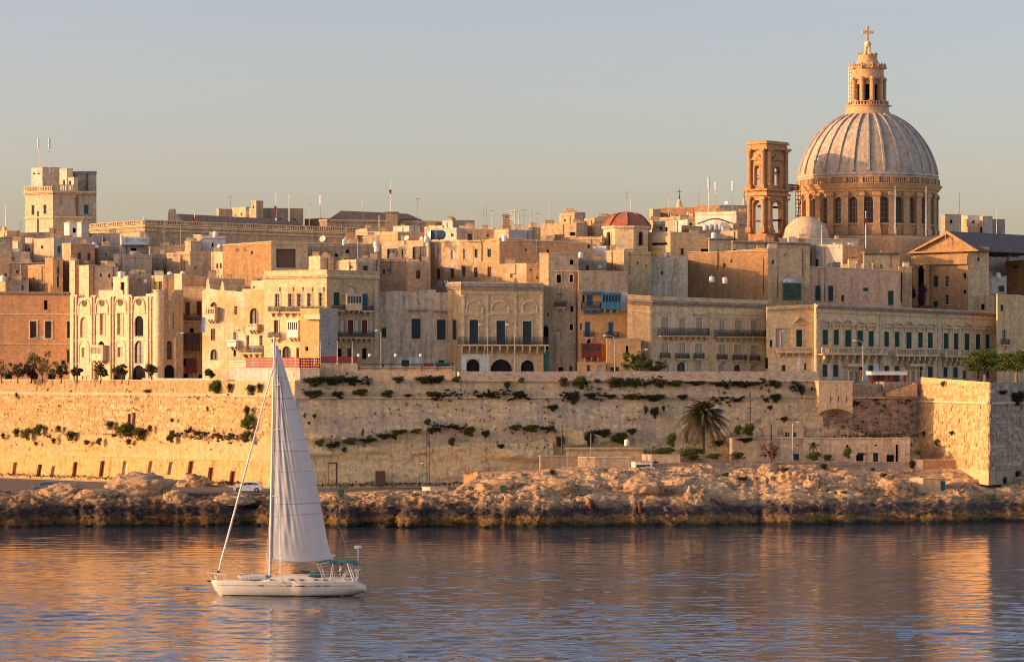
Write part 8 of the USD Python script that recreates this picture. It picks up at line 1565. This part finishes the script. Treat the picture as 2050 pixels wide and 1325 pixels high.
mb = MB(); mb.tube([np.array([bx(586), YB - .2, dz0 + .78]), np.array([bx(604), YB - .3, dz0 + .92]), np.array([bx(622), YB - .2, dz0 + .85])], [.1, .17, .1], 8); B.part('rolled_cover', mb, 'red_wood')
mb = MB(); mb.tm(ball((bx(681), YB - 1.3, dz0 + .45), .28, 2, (.3, 1, 1))); mb2 = MB(); mb2.tube([np.array([bx(694), YB - 1.25 + .02 * math.cos(a), dz0 + .5]) + [.3 * math.cos(a), 0, .3 * math.sin(a)] for a in np.linspace(.6, 5.7, 16)], .06, 6); B.part('horseshoe_buoy', mb2, 'cream_paint')
mb = MB(); mb.tube([np.array([bx(722), YB - .4, bz(1182)]), np.array([bx(726), YB - .4, bz(1187)])], .04, 5); mb.tube([np.array([bx(722), YB + .2, bz(1182)]), np.array([bx(726), YB + .2, bz(1187)])], .04, 5); B.part('stern_ladder', mb, 'white_metal')
mb = MB(); mb.tm(ball((bx(419), YB - .1, bz(1161)), .16, 1, (1.6, .6, .5))); B.part('anchor', mb, 'iron')
# dinghy lashed on the foredeck
D = Thing('inflatable_dinghy', 'grey inflatable dinghy lying upside down on the foredeck of the yacht', 'dinghy', (bx(511), YB, dz0 + .05))
for sy in (-.62, .62): mb = MB(); mb.tube([np.array([bx(480), YB + sy * .4, dz0 + .42]), np.array([bx(487), YB + sy, dz0 + .32]), np.array([bx(530), YB + sy, dz0 + .32]), np.array([bx(537), YB + sy, dz0 + .4])], [.12, .2, .21, .1], 12); D.part('tube', mb, 'grey_rubber', smooth=True)
mb = MB(); mb.tube([np.array([bx(481), YB - .3, dz0 + .42]), np.array([bx(479), YB, dz0 + .43]), np.array([bx(481), YB + .3, dz0 + .42])], .15, 10); D.part('bow', mb, 'grey_rubber', smooth=True); mb = MB(); mb.box((bx(486), YB - .55, dz0 + .42), (bx(532), YB + .55, dz0 + .52)); D.part('floor', mb, 'white_paint'); mb = MB(); mb.box((bx(532), YB - .6, dz0 + .15), (bx(534), YB + .6, dz0 + .55)); D.part('transom', mb, 'iron')
# helmsman
import manifold3d as m3
def capsule(a, b, ra, rb):
    s_ = lambda c, r_: m3.Manifold.sphere(r_, 16).translate(list(map(float, c))); return m3.Manifold.batch_hull([s_(a, ra), s_(b, rb)])
def body(chains):
    m = m3.Manifold()
    for a, b, ra, rb in chains: m += capsule(a, b, ra, rb)
    m = m.refine_to_length(.04).to_mesh(); t = trimesh.Trimesh(m.vert_properties[:, :3], m.tri_verts); trimesh.smoothing.filter_taubin(t, iterations=6); return t
def person(label, o, rz=0.0, sit=False):
    o = np.array(o, float); T = Thing('person', label, 'person', o); cz, sz = math.cos(rz), math.sin(rz)
    J = lambda x, y, z: o + np.array([cz * x - sz * y, sz * x + cz * y, z])
    hip, k_, a_ = .93, .5, .08
    ch = [(J(-.09, 0, hip), J(-.1, -.05, k_), .085, .06), (J(-.1, -.05, k_), J(-.11, .02, a_), .058, .04), (J(-.11, .02, a_ - .02), J(-.12, -.14, a_ - .03), .045, .035), (J(.09, 0, hip), J(.12, -.02, k_), .085, .06), (J(.12, -.02, k_), J(.14, .05, a_), .058, .04), (J(.14, .05, a_ - .02), J(.15, -.11, a_ - .03), .045, .035),
          (J(0, 0, hip), J(0, .01, 1.12), .135, .12), (J(0, .01, 1.12), J(0, 0, 1.38), .12, .13), (J(-.17, 0, 1.4), J(.17, 0, 1.4), .06, .06), (J(0, 0, 1.4), J(0, -.02, 1.54), .06, .055), (J(0, -.03, 1.61), J(0, -.03, 1.68), .085, .09), (J(0, -.11, 1.6), J(0, -.12, 1.625), .016, .02)]
    for s in (-1, 1): ch += [(J(s * .18, 0, 1.4), J(s * .27, -.06, 1.16), .052, .042), (J(s * .27, -.06, 1.16), J(s * .2, -.3, 1.08), .04, .03), (J(s * .2, -.3, 1.08), J(s * .19, -.38, 1.08), .035, .03), (J(s * .085, -.04, 1.62), J(s * .092, -.04, 1.65), .015, .018)]
    for s in (-1, 1):
        for i in range(4): ch.append((J(s * (.16 + .018 * i), -.38, 1.085), J(s * (.16 + .018 * i), -.43, 1.05), .009, .008))
        ch.append((J(s * .16, -.34, 1.09), J(s * .13, -.38, 1.07), .01, .008))
    T.part('body', body(ch), 'skin', smooth=True)
    T.part('shirt', body([(J(0, 0, .95), J(0, .01, 1.12), .15, .14), (J(0, .01, 1.12), J(0, 0, 1.37), .14, .145), (J(-.18, 0, 1.39), J(.18, 0, 1.39), .075, .075), (J(-.18, 0, 1.4), J(-.24, -.03, 1.24), .068, .06), (J(.18, 0, 1.4), J(.24, -.03, 1.24), .068, .06)]), 'white_paint', smooth=True)
    T.part('trousers', body([(J(-.05, 0, .93), J(.05, 0, .93), .145, .145), (J(-.09, 0, .93), J(-.1, -.05, .5), .1, .078), (J(.09, 0, .93), J(.12, -.02, .5), .1, .078)]), 'tank_blue', smooth=True)
    T.part('hair', body([(J(0, .0, 1.67), J(0, -.02, 1.71), .09, .085)]), 'brown_wood', smooth=True)
person('person in a white shirt standing at the wheel of the yacht under the green awning', (bx(683), YB - .55, dz0 + .05), math.pi * .5)
